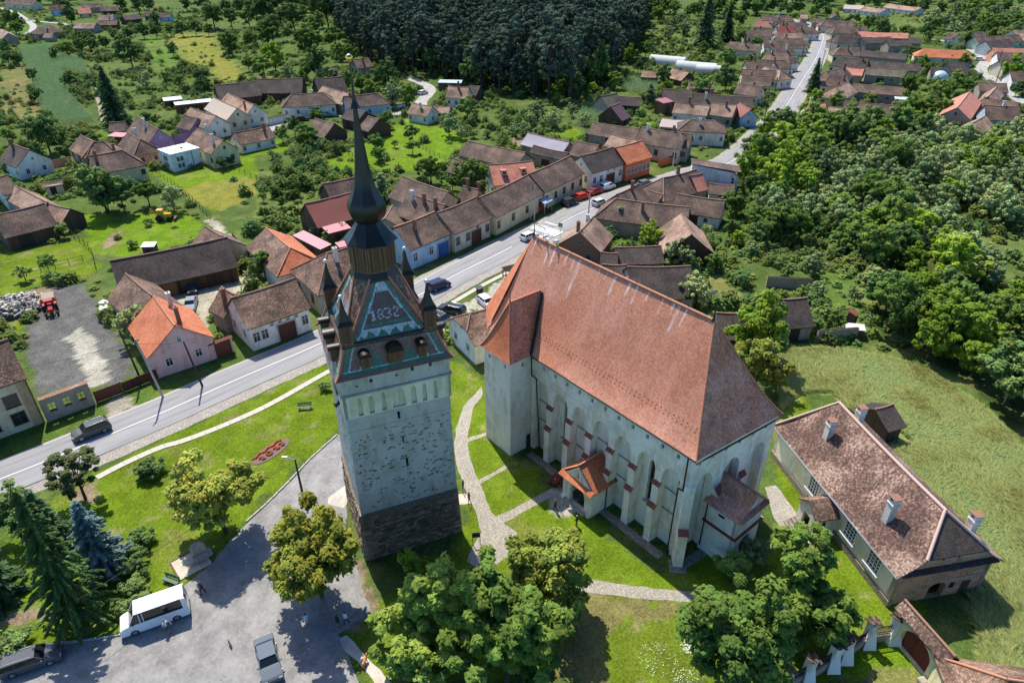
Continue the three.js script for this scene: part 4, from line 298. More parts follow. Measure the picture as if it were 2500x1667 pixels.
{
  const xs = axis(-1800, 1800, -92, 92, 0.6, 1.045), zs = axis(-2200, 120, -150, -28, 0.6, 1.045), nx = xs.length, nz = zs.length, p = new Float32Array(nx * nz * 3), c = new Float32Array(nx * nz * 3), uv = new Float32Array(nx * nz * 2), idx = [];
  for (let j = 0; j < nz; j++) for (let i = 0; i < nx; i++) {
    const x = xs[i], z = zs[j], n = j * nx + i, far = Math.hypot(x, z) > 700;
    const jx = (fbm(x * .45, z * .45, 3, 0, 81) - .5) * 2.6, jz = (fbm(x * .45 + 50, z * .45, 3, 0, 82) - .5) * 2.6;
    const k = far ? 'base' : coverAt(x + jx, z + jz); let col = COVER[k];
    const a = fbm(x * .06, z * .06, 4, 0, 83), b = fbm(x * .35, z * .35, 4, 0, 84), d = fbm(x * 1.3, z * 1.3, 3, 0, 85);
    if (!HARD.has(k)) { col = mixc(col, [.2, .185, .07], smooth(.52, .8, b) * .5); col = mixc(col, [.06, .12, .02], smooth(.5, .8, a) * .35); col = mul(col, .72 + .36 * a + .3 * b); if (k === 'lawn' || k === 'lawnb') col = mixc(col, [.3, .25, .15], smooth(.69, .78, fbm(x * .5, z * .5, 3, 0, 86)) * .55); } else col = mul(col, .65 + .35 * b + .4 * d);
    p.set([x, 0, z], n * 3); c.set(mul(col, 1.28), n * 3); uv.set([x, z], n * 2);
    if (i < nx - 1 && j < nz - 1) idx.push(n, n + nx, n + 1, n + 1, n + nx, n + nx + 1);
  }
  const g = new THREE.BufferGeometry(); g.setAttribute('position', new THREE.BufferAttribute(p, 3)); g.setAttribute('color', new THREE.BufferAttribute(c, 3)); g.setAttribute('uv', new THREE.BufferAttribute(uv, 2)); g.setIndex(idx); g.computeVertexNormals();
  struct('ground', g, new THREE.MeshPhysicalMaterial({ vertexColors: true, map: grassMap, bumpMap: grassBump, bumpScale: 0.05, roughness: 1, specularIntensity: 0.1 }), 'green village ground of lawns, gardens and fields');
}
function resample(pts, step, closed = false) { const c = new THREE.CatmullRomCurve3(pts.map(([x, z]) => V(x, 0, z)), closed, 'centripetal'); return c.getSpacedPoints(Math.max(2, Math.round(c.getLength() / step))); }
function ribbon(pts, l, r, y, step = 1.5, wob = 0) { const q = resample(pts, step), p = [], uv = [], idx = []; let s = 0; q.forEach((a, i) => { const b = q[Math.min(i + 1, q.length - 1)], z = q[Math.max(i - 1, 0)], dx = b.x - z.x, dz = b.z - z.z, L = Math.hypot(dx, dz) || 1, nx = -dz / L, nz = dx / L, w0 = (hash(i, 1, 5) - .5) * wob, w1 = (hash(i, 2, 5) - .5) * wob; if (i) s += a.distanceTo(q[i - 1]); p.push(a.x + nx * (l + w0), y, a.z + nz * (l + w0), a.x + nx * (r + w1), y, a.z + nz * (r + w1)); uv.push(l, s, r, s); if (i) { const k = 2 * i; idx.push(k - 2, k - 1, k, k, k - 1, k + 1); } }); const g = new THREE.BufferGeometry(); g.setAttribute('position', new THREE.Float32BufferAttribute(p, 3)); g.setAttribute('uv', new THREE.Float32BufferAttribute(uv, 2)); g.setIndex(idx); g.computeVertexNormals(); if (g.attributes.normal.getY(0) < 0) { idx.reverse(); g.setIndex(idx); g.computeVertexNormals(); } return g; }
function sheet(pts, y, wob = .25) { const out = []; const n = pts.length; for (let i = 0; i < n; i++) { const a = pts[i], b = pts[(i + 1) % n], L = Math.hypot(b[0] - a[0], b[1] - a[1]), k = Math.max(1, Math.round(L / .9)); for (let j = 0; j < k; j++) { const t = j / k; out.push([lerp(a[0], b[0], t) + (j ? (hash(i, j, 91) - .5) * wob : 0), lerp(a[1], b[1], t) + (j ? (hash(i, j, 92) - .5) * wob : 0)]); } } const s = poly2(out.map(([x, z]) => [x, -z])); const g = new THREE.ShapeGeometry(s); g.rotateX(-PI / 2); g.translate(0, y, 0); const p = g.attributes.position, uv = new Float32Array(p.count * 2); for (let i = 0; i < p.count; i++) { uv[2 * i] = p.getX(i); uv[2 * i + 1] = p.getZ(i); } g.setAttribute('uv', new THREE.BufferAttribute(uv, 2)); return g; }
const roadMap = tex(512, 1024, (x, y) => { const u = x / 512 * 8, st = fbm(u * 2.2, y / 700, 4, 0, 101), n = hash(x, y, 102), b = fbm(x / 60, y / 120, 4, 0, 103); const k = .235 + .12 * (st - .5) + .05 * (n - .5) + .06 * (b - .5); return [k * 1.01, k, k * 1.0]; }); roadMap.repeat.set(1 / 8, 1 / 30); roadMap.offset.set(.5, 0);
const asphaltM = std({ map: roadMap, roughness: .85 });
const plazaMap = metres(tex(1024, 1024, (x, y) => { const a = fbm(x / 80, y / 80, 5, 0, 111), b = fbm(x / 14, y / 14, 3, 0, 112), n = hash(x, y, 113), cr = Math.abs(fbm(x / 150, y / 150, 4, 0, 114) - .5) < .003 ? .75 : 1; const k = (.215 + .16 * (a - .5) + .1 * (b - .5) + .08 * (n - .5)) * cr; return [k * 1.03, k, k * .95]; }), 16);
const cobbleMap = metres(tex(1024, 1024, (x, y) => { const cx = x / 20, cy = y / 20; let best = 9, id = 0; for (let j = -1; j < 2; j++) for (let i = -1; i < 2; i++) { const X = Math.floor(cx) + i, Y = Math.floor(cy) + j, d = Math.hypot(X + hash(mod(X, 51), mod(Y, 51), 1) - cx, Y + hash(mod(X, 51), mod(Y, 51), 2) - cy); if (d < best) { best = d; id = hash(mod(X, 51), mod(Y, 51), 7); } } const k = (best < .5 ? .29 + .14 * (id - .4) : .21) * (.85 + .3 * fbm(x / 90, y / 90, 3, 0, 121)); return [k * 1.1, k, k * .82]; }), 9);
const cobbleM = std({ map: cobbleMap, bumpMap: cobbleMap, bumpScale: .04 });
const gutterM = std({ map: cobbleMap, bumpMap: cobbleMap, bumpScale: .05, color: C3([.95, .95, .98]) });
const paintM = std({ color: C3([.72, .72, .7]), roughness: .7 });
const road = struct('main_road', ribbon(ROAD, -3.5, 3.5, .02), asphaltM, 'grey asphalt main road through the village');
struct('gutter', ribbon(ROAD.slice(0, 14), 3.5, 5.5, .012, 1.2, .25), gutterM, 'cobbled drainage strip beside the main road');
struct('gutter', ribbon(ROAD.slice(13), 3.5, 4.6, .012, 1.2, .3), gutterM, 'cobbled verge strip beside the far road');
struct('gutter', ribbon(ROAD.slice(9), -5, -3.5, .012, 1.2, .3), gutterM, 'dusty pavement strip before the street houses');
obj('center_line', ribbon(ROAD.slice(0, 13), -.07, .07, .026), paintM, road); obj('center_line', ribbon(ROAD.slice(13, 21), -.07, .07, .026), paintM, road); obj('center_line', ribbon(ROAD.slice(21), -.07, .07, .026), paintM, road);
obj('road_edge', ribbon(ROAD.slice(0, 14), 3.42, 3.52, .03), std({ color: C3([.06, .06, .065]) }), road);
obj('road_edge', ribbon(ROAD.slice(0, 14), -3.9, -3.5, .028), std({ color: C3([.38, .36, .33]) }), road);
function crossing(i, n) { const q = resample(ROAD, 1), a = q[i], b = q[i + 2], th = Math.atan2(-(b.z - a.z), b.x - a.x); for (let k = 0; k < n; k++) { const off = -3.1 + k * 6.2 / (n - 1); const s = bx(3.2, .006, .45, 0, .027, off); s.rotateY(th); s.translate(a.x, 0, a.z); obj('crossing_stripe', s, paintM, road); } for (const d of [-3.4, 3.4]) { const s = bx(.4, .006, 3.1, d, .027, d > 0 ? -1.6 : 1.7); s.rotateY(th); s.translate(a.x, 0, a.z); obj('stop_line', s, paintM, road); } }
{ const q = resample(ROAD, 1); const near = (x, z) => { let bi = 0, bd = 1e9; q.forEach((p, i) => { const d = (p.x - x) ** 2 + (p.z - z) ** 2; if (d < bd) { bd = d; bi = i; } }); return bi; }; crossing(near(7.8, -136), 9); crossing(near(85.6, -224.8), 9); }
for (const [n, hw, pts] of LANES) struct(n, ribbon(pts, -hw, hw, .014, 2, .3), std({ map: plazaMap, color: C3(n === 'garden_path' ? [1.1, .9, .6] : [1.45, 1.42, 1.38]) }), n.replace('_', ' ') + ' of worn pale asphalt');
struct('plaza', sheet(PLAZA, .016, .35), std({ map: plazaMap, roughness: .9 }), 'patched grey asphalt parking place below the tower');
for (const [n, pts] of PATHS) struct(n, sheet(pts, n === 'narrow_path' ? .012 : .018, .18), n === 'cobbled_path' || n === 'narrow_path' ? cobbleM : M.concrete, n.replace('_', ' ') + ' on the church grounds');
{ const q = resample(SIDEWALK, 1.6), side = new THREE.Group(); side.name = 'sidewalk'; tag(side, 'pale concrete sidewalk beside the park lawn', null, null, 'structure'); scene.add(side);
  for (let i = 0; i < q.length - 1; i++) { const a = q[i], b = q[i + 1], L = a.distanceTo(b), s = bx(L - .03, .08, .88 + .04 * hash(i, 0, 4), 0, .03 + .01 * hash(i, 1, 4), 0); s.rotateY(Math.atan2(-(b.z - a.z), b.x - a.x)); s.translate((a.x + b.x) / 2, 0, (a.z + b.z) / 2); obj('slab', s, M.concrete, side); } }
function kerb(pts, label) { const q = resample(pts, 1), g = new THREE.Group(); g.name = numbered('kerb'); tag(g, label, null, null, 'structure'); scene.add(g); for (let i = 0; i < q.length - 1; i++) { const a = q[i], b = q[i + 1], s = rbx(a.distanceTo(b) - .04, .22 + .08 * hash(i, 3, 3), .2, .04, 0, .05, 0); s.rotateY(Math.atan2(-(b.z - a.z), b.x - a.x) + (hash(i, 5, 3) - .5) * .12); s.translate((a.x + b.x) / 2, 0, (a.z + b.z) / 2); obj('kerb_stone', s, M.kerb, g); } }
kerb(KERB, 'stone kerb along the conifers at the parking place'); kerb(KERB2, 'stone kerb between the lawn and the lane to the tower');
// ------------------------------------------------------------ houses
// a sloping roof sheet: x limits run from eave (v = 0) to ridge (v = 1); front = +1 or -1
function slope(xl, xr, he, hr, hw, front, { kick = 0, sag = 0, seed = 0, nu = 10, nv = 6, u0 = 0, jit = .03, zr = 0 } = {}) {
  const p = [], uv = [], idx = [], sl = Math.hypot(hr - he, hw), ou = hash(seed, 1, 9) * 12, ov = hash(seed, 2, 9) * 12;
  for (let j = 0; j <= nv; j++) for (let i = 0; i <= nu; i++) {
    const v = j / nv, u = i / nu, x = lerp(xl(v), xr(v), u); let y = lerp(he, hr, v) - kick * 6.75 * v * (1 - v) ** 2 - sag * 4 * u * (1 - u) * (.3 + .7 * v); y += (vn(x * .5 + seed * 7, v * 3, 0, seed) - .5) * 2 * jit;
    p.push(x, y, front * lerp(hw, zr, v)); uv.push(x + ou, v * sl + ov);
    if (i && j) { const b = j * (nu + 1) + i, a = b - 1, d = b - nu - 1, c = d - 1; front > 0 ? idx.push(c, d, b, c, b, a) : idx.push(c, b, d, c, a, b); }
  }
  const n0 = p.length / 3, e = nu + 1; // eave and verge boards give the sheet thickness
  const rim = []; for (let i = 0; i <= nu; i++) rim.push(i); for (let j = 1; j <= nv; j++) rim.push(j * e + nu); const rim2 = []; for (let j = nv; j >= 0; j--) rim2.push(j * e);
  for (const R of [rim, rim2]) { let prev = -1; for (const k of R) { const m = p.length / 3; p.push(p[k * 3], p[k * 3 + 1], p[k * 3 + 2], p[k * 3], p[k * 3 + 1] - .16, p[k * 3 + 2]); uv.push(uv[k * 2], uv[k * 2 + 1], uv[k * 2], uv[k * 2 + 1] + .16); if (prev >= 0) idx.push(prev, prev + 1, m, m, prev + 1, m + 1); prev = m; } }
  const g = new THREE.BufferGeometry(); g.setAttribute('position', new THREE.Float32BufferAttribute(p, 3)); g.setAttribute('uv', new THREE.Float32BufferAttribute(uv, 2)); g.setIndex(idx); g.computeVertexNormals(); return norm(g);
}
function hipEnd(xe, xr, he, hr, hw, o) { // triangular end from eave at x = xe up to (xr, hr)
  const s = Math.sign(xe - xr), g = slope((v) => lerp(-hw, 0, v), (v) => lerp(hw, 0, v), he, hr, Math.abs(xe - xr), 1, { ...o, nu: 6 }); g.rotateY(s * PI / 2); g.translate(xr, 0, 0); return g;
}
const winGeo = new Map();
function windowGeo(w, h, deep) { const k = w + '|' + h; if (!winGeo.has(k)) { const t = .09, f = [bx(w + .2, t, .12, 0, h / 2 + t / 2 - .01, 0), bx(w + .3, .1, .2, 0, -h / 2 - .05, .03), bx(t, h, .12, -w / 2 - t / 2 + .01, 0, 0), bx(t, h, .12, w / 2 + t / 2 - .01, 0, 0), bx(.06, h, .07, 0, 0, 0), bx(w, .06, .068, 0, h * .17, 0)]; winGeo.set(k, [join(f), bx(w, h, .03, 0, 0, 0)]); } return winGeo.get(k); }
function addWindow(parent, x, y, z, ry, w = .95, h = 1.35, mat = M.frameW, pane = M.glass) { const [f, p] = windowGeo(w, h); const m = obj('window', f, mat, parent); m.position.set(x, y, z); m.rotation.y = ry; obj('pane', p, pane, m); return m; }
function house(row, i) {
  const [cx, cz, L, th, hr, he, w, typ, rf, wl, ch, win, name, label, o] = row, R = rng(1000 + i * 77), hw = w / 2, wd = hw - .38;
  const t = thing(name, label, name === 'barn' ? 'barn' : name.includes('shed') ? 'shed' : 'house', [cx, 0, cz], th);
  const dist = Math.hypot(cx, cz), ex = (c) => c === 'h' ? hw * .85 : c === 'H' ? hw * .42 : 0, xl = -L / 2 - ex(typ[0]), xr = L / 2 + ex(typ[1]);
  const edge = (c, r, e) => c === 'H' ? (v) => v < .5 ? e : lerp(e, r, (v - .5) * 2) : (v) => lerp(e, r, v);
  const so = { seed: i, sag: .12 + .1 * R(), jit: name === 'house' ? .025 : .05, kick: .05, nu: clamp(Math.round(L / 1.2), 4, 16) };
  const wallM = WALL[wl], b0 = xl + .3, b1 = xr - .3, gy = (z) => he + (hr - he) * (1 - Math.abs(z) / hw) - .26, gz = [];
  gz.push(bx(b1 - b0, he + .05, wd * 2, (b0 + b1) / 2, (he + .05) / 2, 0));
  [[typ[0], b0, 1], [typ[1], b1, -1]].forEach(([c, x, s]) => { if (c === 'h') return; const top = c === 'H' ? .5 : 1, yt = he + (hr - he) * top - .26, zt = hw * (1 - top); const sh = poly2([[-wd, he], [wd, he], [wd, gy(wd)], [zt, yt], [-zt, yt], [-wd, gy(wd)]]); const g = ext(sh, .3); g.rotateY(PI / 2); g.translate(s > 0 ? x : x - .3, 0, 0); gz.push(muv(g)); });
  const barnGable = name === 'barn' && wl === 'k';
  obj('wall', gz.map((g) => muv(g, i * 3.7, i)), wallM, t);
  const two = rf === '2', mat = ROOF[two ? 'm' : rf] ?? ROOF.o, roofs = [slope(edge(typ[0], -L / 2, xl), edge(typ[1], L / 2, xr), he - .02, hr, hw, 1, so)], roofs2 = [slope(edge(typ[0], -L / 2, xl), edge(typ[1], L / 2, xr), he - .02, hr, hw, -1, { ...so, seed: i + 500 })];
  [[typ[0], xl, -L / 2], [typ[1], xr, L / 2]].forEach(([c, e, r]) => { if (c === 'h') roofs2.push(hipEnd(e, r, he - .02, hr, hw, { ...so, sag: 0 })); if (c === 'H') roofs2.push(hipEnd(e, r, (he + hr) / 2, hr, hw / 2, { ...so, sag: 0, kick: 0 })); });
  const roof = two ? obj('roof', roofs, ROOF.m, t) : obj('roof', [...roofs, ...roofs2], mat, t); if (two) obj('roof', roofs2, ROOF.n, t);
  const rc = rf === 'n' || o.ridge === 'n' || two ? M.ridgeN : M.ridge;
  { const n = Math.max(4, Math.round(L / .45)), caps = []; for (let k = 0; k < n; k++) { const u = (k + .5) / n, x = lerp(-L / 2, L / 2, u), y = hr - so.sag * 4 * u * (1 - u) - .02; const c = new THREE.CylinderGeometry(.14, .17, L / n * 1.04, 6); c.rotateZ(PI / 2); c.translate(x, y, 0); caps.push(norm(c)); } if (dist < 340) obj('ridge_cap', caps, rc, roof); }
  [[typ[0], xl, -L / 2], [typ[1], xr, L / 2]].forEach(([c, e, r]) => { if (c === 'g' || dist > 300) return; const y0 = c === 'h' ? he : (he + hr) / 2, z0 = c === 'h' ? hw : hw / 2; for (const s of [-1, 1]) obj('hip_cap', bar(V(e, y0, s * z0), V(r, hr, 0), .13, .13, 6), rc, roof); });
  for (let k = 0; k < ch; k++) { const x = (ch === 1 ? (R() - .5) * .7 : -.32 + .64 * k / (ch - 1)) * L, z = hw * (.12 + .3 * R()) * (R() < .7 ? 1 : -1), y = hr - (hr - he) * Math.abs(z) / hw, hh = 1 + 1.1 * R() + (hr - y) * .5; const c = obj('chimney', [bx(.62, hh + .6, .55, x, y + hh / 2 - .3, z), bx(.76, .12, .69, x, y + hh, z)], R() < .6 ? M.chim : M.chimP, roof); obj('painted_dark_mouth', bx(.36, .05, .3, x, y + hh + .085, z), M.dark, c); }  // solid near-black box on each stack: soot and flue shade put into its colour
  const fm = wl === 'w' || wl === 'a' || wl === 'p' || wl === 'v' || wl === 'u' ? M.frameW : R() < .5 ? M.frameB : M.frameG;
  let n = win < 0 ? clamp(Math.floor(L / 3), 1, 4) : win; const wh = he > 4 ? 1.5 : 1.15, cy = he * .54, ex0 = b0 + .4, ex1 = b1 - .4;
  if (o.two) { n = 2; for (const x of [b1 - 2.2, b1 - 5.2]) for (const y of [1.9, 4.6]) addWindow(t, x, y, wd + .03, 0, 1.5, 1.7, M.frameB); obj('corner_strip', bx(1.1, he - .1, .06, b1 - .55, he / 2, wd + .03), plaster('#b59a78'), t); obj('downpipe', bar(V(b1 + .05, 0, wd + .12), V(b1 + .05, he, wd + .12), .07), M.pipe, t); n = 0; }
  let gx = null; if (o.gate) { gx = lerp(ex0, ex1, o.gate === 2 ? .85 : .6); const gw = Math.min(2.9, L * .27), gh = Math.min(2.9, he * .78); const d = obj('gate', bx(gw, gh, .1, gx, gh / 2, wd + .04), o.gate === 2 ? M.gateBlue : M.gate, t); obj('gate_frame', [bx(gw + .36, .18, .16, gx, gh + .09, wd + .05), bx(.18, gh, .16, gx - gw / 2 - .09, gh / 2, wd + .05), bx(.18, gh, .16, gx + gw / 2 + .09, gh / 2, wd + .05)], M.stone, d); gx = [gx - gw / 2 - .4, gx + gw / 2 + .4]; }
  for (let k = 0; k < n; k++) { const x = lerp(ex0 + .5, ex1 - .5, n === 1 ? .4 : k / (n - 1)); if (gx && x > gx[0] - .5 && x < gx[1] + .5) { addWindow(t, x, he - .65, wd + .03, 0, .5, .5, fm); continue; } addWindow(t, x, cy, wd + .03, 0, wh > 1.3 ? 1 : .85, wh, fm); }
  const xa = [Math.cos(th), -Math.sin(th)], s = xa[0] * -cx + xa[1] * -cz > 0 ? 1 : -1, ce = s > 0 ? typ[1] : typ[0], xe = s > 0 ? b1 : b0;
  if (name === 'house' && dist < 330) { const k = w > 7 ? 2 : 1; for (let q = 0; q < k; q++) addWindow(t, xe + s * .03, cy, (q - (k - 1) / 2) * wd * .95, s * PI / 2, .85, wh, fm); if (ce !== 'h') addWindow(t, xe + s * .03, lerp(he, hr, .35), 0, s * PI / 2, .5, .65, fm); }
  if (name !== 'house' && dist < 330 && name !== 'farm_shed') { const dw = Math.min(2.6, L * .3), dh = Math.min(2.4, he * .85), x = (R() - .5) * L * .3; obj('door', bx(dw, dh, .09, x, dh / 2, wd + .04), M.woodDark, t); if (L > 7) addWindow(t, x + (x > 0 ? -1 : 1) * L * .28, he * .6, wd + .03, 0, .6, .6, M.frameB); }
  if (o.dormer) for (let k = 0; k < o.dormer; k++) { const x = (o.dormer === 1 ? .05 : -.22 + .44 * k) * L, z = hw * .5, y = lerp(he, hr, .5); const d = obj('dormer', [bx(1.2, .9, 1.6, x, y + .3, z - .5)], wallM, roof); obj('dormer_roof', bx(1.5, .1, 1.9, x, y + .82, z - .45, 0, -.12), mat, d); obj('dormer_pane', bx(.8, .5, .04, x, y + .35, z + .32), M.glass, d); }
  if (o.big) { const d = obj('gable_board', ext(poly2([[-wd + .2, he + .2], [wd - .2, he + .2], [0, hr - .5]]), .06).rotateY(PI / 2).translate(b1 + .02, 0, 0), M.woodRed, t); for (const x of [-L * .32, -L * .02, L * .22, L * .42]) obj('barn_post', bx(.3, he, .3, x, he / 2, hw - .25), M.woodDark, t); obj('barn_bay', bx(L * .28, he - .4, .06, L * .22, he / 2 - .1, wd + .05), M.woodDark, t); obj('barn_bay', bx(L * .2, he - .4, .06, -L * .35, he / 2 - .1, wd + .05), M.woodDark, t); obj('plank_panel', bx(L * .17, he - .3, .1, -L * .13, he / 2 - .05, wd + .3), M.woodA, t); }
  return t;
}
const HOUSE_AT = HOUSES.map(([cx, cz, L, th, , , w, typ]) => [cx, cz, L / 2 + (typ.includes('h') ? w * .4 : 0) + .6, w / 2 + .6, Math.cos(th), Math.sin(th)]);
const EXTRA = [[-12.3, -55, 7, 7, .92, .38], [7, -61, 20, 4, .637, -.771], [13, -65, 20, 8, .637, -.771], [39.4, -54.5, 11.3, 5.6, .1875, -.982]];
function inHouse(x, z, m = 0) { for (const [cx, cz, a, b, c, s] of HOUSE_AT) { const dx = x - cx, dz = z - cz; if (Math.abs(dx) + Math.abs(dz) > 40) continue; if (Math.abs(dx * c - dz * s) < a + m && Math.abs(dx * s + dz * c) < b + m) return true; } for (const [cx, cz, a, b, c, s] of EXTRA) { const dx = x - cx, dz = z - cz; if (Math.abs(dx * c - dz * s) < a + m && Math.abs(dx * s + dz * c) < b + m) return true; } return false; }
HOUSES.forEach(house);
// ------------------------------------------------------------ clock tower
const TW = thing('clock_tower', 'tall white church tower with glazed patterned roof dated 1832 and dark onion spire', 'tower', [-12.3, 0, -55], 22.5 * PI / 180);
{
  const t = TW, R = rng(77);
  const frustum = (y0, a0, y1, a1, cap = true) => { const c = (a, y) => [V(-a, y, a), V(a, y, a), V(a, y, -a), V(-a, y, -a)], A = c(a0, y0), B = c(a1, y1), q = []; for (let i = 0; i < 4; i++) { const j = (i + 1) % 4; q.push([A[i], A[j], B[j], B[i], [[-a0, y0], [a0, y0], [a1, y1], [-a1, y1]]]); } if (cap) q.push([B[0], B[1], B[2], B[3], [[0, 0], [1, 0], [1, 1], [0, 1]]]); return quads(q); };
  obj('stone_base', frustum(0, 5.28, 6.3, 5.08), M.rubble, t);
  const tall = (y0, a0, y1, a1, skip) => { const q = []; for (let i = 0; i < 4; i++) { if (i === skip) continue; const r = (x, y, z) => V(x, y, z).applyAxisAngle(V(0, 1, 0), i * PI / 2); q.push([r(-a0, y0, a0), r(a0, y0, a0), r(a1, y1, a1), r(-a1, y1, a1), [[-a0, y0], [a0, y0], [a1, y1], [-a1, y1]]]); } return quads(q); };
  const pane = (a0, y0, a1, y1, holes, deep) => { const s = poly2([[-a0, y0], [a0, y0], [a1, y1], [-a1, y1]]); holes.forEach(([x, y, w, h, T]) => { const p = new THREE.Path(), b = [[x - w / 2, y - h / 2], [x - w / 2, y + h / 2], ...(T ? [[x - .28, y + h / 2], [x - .28, y + h / 2 + .13], [x + .22, y + h / 2 + .13], [x + .22, y + h / 2]] : []), [x + w / 2, y + h / 2], [x + w / 2, y - h / 2]]; b.forEach(([u, v], i) => i ? p.lineTo(u, v) : p.moveTo(u, v)); s.holes.push(p); }); const g = ext(s, deep); g.translate(0, -y0, -deep); g.rotateX(-Math.atan2(a0 - a1, y1 - y0)); g.translate(0, y0, a0); return muv(g); };
  const shaft = obj('shaft', [tall(6.28, 5.03, 16.8, 4.86, 0), pane(5.03, 6.28, 4.86, 16.8, [[0, 14.35, .16, .75, 1], [.15, 11.5, .26, 1.05, 1], [.2, 8.2, .18, .3, 0]], .5), tall(16.8, 4.92, 18.3, 4.9, 0), pane(4.92, 16.8, 4.9, 18.3, [[-.15, 17.4, .28, .85, 0]], .5)], M.tower, t);
  obj('ledge', frustum(16.7, 4.95, 16.82, 4.93), M.stone, shaft);
  // stones of the base, each its own piece on the two seen faces; smaller remainder joined
  const stoneMs = ['#6a5b4c', '#7a6a58', '#8f7d67', '#5b5146', '#998872', '#7d6752'].map((h) => std({ color: C3(pc(h)), bumpMap: plasterBump, bumpScale: .03 })), sg = []; for (let k = 0; k < 6; k++) { const g = new RoundedBoxGeometry(1, 1, 1, 1, .16); const p = g.attributes.position; for (let i = 0; i < p.count; i++) { const x = p.getX(i), y = p.getY(i); p.setXY(i, x * (1 + .16 * (hash(k, y > 0 ? 1 : 0, 5) - .5)), y + .14 * (hash(k, x > 0 ? 3 : 2, 6) - .5)); } g.computeVertexNormals(); sg.push(norm(g)); }
  const faceAt = (f, u, y, a, out) => f === 0 ? [V(u, y, a + out), 0] : [V(-a - out, y, u), -PI / 2]; const rest = []; let cnt = 0;
  for (let f = 0; f < 2; f++) for (let y = .05; y < 6.1;) { const hh = .2 + .14 * R(); for (let u = -5.0; u < 4.95;) { const w = .32 + .5 * R(), a = lerp(5.28, 5.08, (y + hh / 2) / 6.3); if (u + w < 5.12) { const [p, ry] = faceAt(f, u + w / 2, y + hh / 2, a, .0); const out = .1 + .09 * R(), k = Math.floor(R() * 6); if (w > .42 && cnt < 300 && f === 0 || w > .6 && cnt < 300) { cnt++; const m = obj('stone', sg[k], stoneMs[Math.floor(R() * 6)], t); m.position.copy(p); m.rotation.y = ry; m.scale.set(w - .05, hh - .04, out * 2); } else { const g = sg[k].clone(); g.scale(w - .05, hh - .04, out * 2); g.rotateY(ry); g.translate(p.x, p.y, p.z); rest.push(g); } } u += w; } y += hh; }
  const rs = obj('small_stones', rest, stoneMs[1], t); rs.userData.kind = 'stuff'; rs.userData.label = 'small rubble stones of the tower base';
  // stones showing through the limewash
  for (let f = 0; f < 2; f++) for (let k = 0; k < (f ? 60 : 230); k++) { const y = lerp(6.5, 16.3, Math.pow(R(), .8)), u = (R() - .5) * 9.3, a = lerp(5.03, 4.86, (y - 6.3) / 10.5), w = .16 + .38 * R() * R(); const [p, ry] = faceAt(f, u, y, a, .0), m = obj('stone', sg[k % 6], stoneMs[Math.floor(R() * 6)], shaft); m.position.copy(p); m.rotation.y = ry; m.rotation.z = (R() - .5) * .25; m.scale.set(w, .07 + .08 * R(), .05 + .03 * R()); }
  // corbel storey with tapering arched niches
  const niche = (x, w) => { const h = new THREE.Path(); h.moveTo(x - w * .65, 18.42); h.lineTo(x - w / 2, 20.1); h.quadraticCurveTo(x - w / 2, 20.42, x, 20.44); h.quadraticCurveTo(x + w / 2, 20.42, x + w / 2, 20.1); h.lineTo(x + w * .65, 18.42); return h; };
  const corbelMat = plaster('#cfccb2'); obj('corbel_core', frustum(18.28, 4.7, 20.75, 4.72), corbelMat, t);
  for (let f = 0; f < 4; f++) { const s = poly2([[-5.02, 18.3], [5.02, 18.3], [5.02, 20.72], [-5.02, 20.72]]); for (const [x, w] of [[-3.55, .34], [-2.55, .38], [-1.4, .34], [0, .95], [1.4, .42], [2.45, .34], [3.5, .3]]) s.holes.push(niche(x, w)); const g = ext(s, .3); g.translate(0, 0, 4.72); g.rotateY(f * PI / 2); obj('corbel_arcade', muv(g), corbelMat, t); }
  obj('string_course', [frustum(20.7, 5.06, 20.82, 5.2, false), frustum(20.815, 5.2, 20.95, 5.12, false)], M.stone, t);
  obj('upper_wall', [tall(20.9, 5.0, 23.05, 4.98, 0), pane(5.0, 20.9, 4.98, 23.05, [[-3.6, 21.7, .2, .2], [-2.3, 21.95, .3, .38], [0, 21.95, .2, .22], [1.5, 22.25, .3, .38], [3.2, 22.3, .3, .38]], .6)], M.tower, t);
  // clock and loudspeaker on the sunny face
  const cg = new THREE.CylinderGeometry(.85, .85, .16, 32); cg.rotateZ(PI / 2); cg.translate(-5.08, 19.6, 1.2); const clock = obj('clock', norm(cg), M.darkMetal, t); obj('clock_hand', [bx(.03, .6, .07, -5.18, 19.85, 1.2), bx(.03, .07, .42, -5.18, 19.6, 1.38)], M.gold, clock);
  obj('loudspeaker', [bar(V(-5.0, 18.2, 1.9), V(-5.5, 18.1, 2.1), .08, .28, 10), bx(.3, .3, .3, -5.0, 18.2, 1.9)], M.black, t);
  // patterned roofs
  const Bn = pc('#76503f'), Bd = pc('#5d4037'), Or = Bn, G = pc('#2c6a50'), Wt = pc('#a9b0b2');
  const DIG = { 1: ['0110', '1110', '0110', '0110', '0110', '0110', '1111'], 8: ['0110', '1001', '1001', '0110', '1001', '1001', '0110'], 3: ['1110', '0001', '0001', '0110', '0001', '0001', '1110'], 2: ['0110', '1001', '0001', '0010', '0100', '1000', '1111'] };
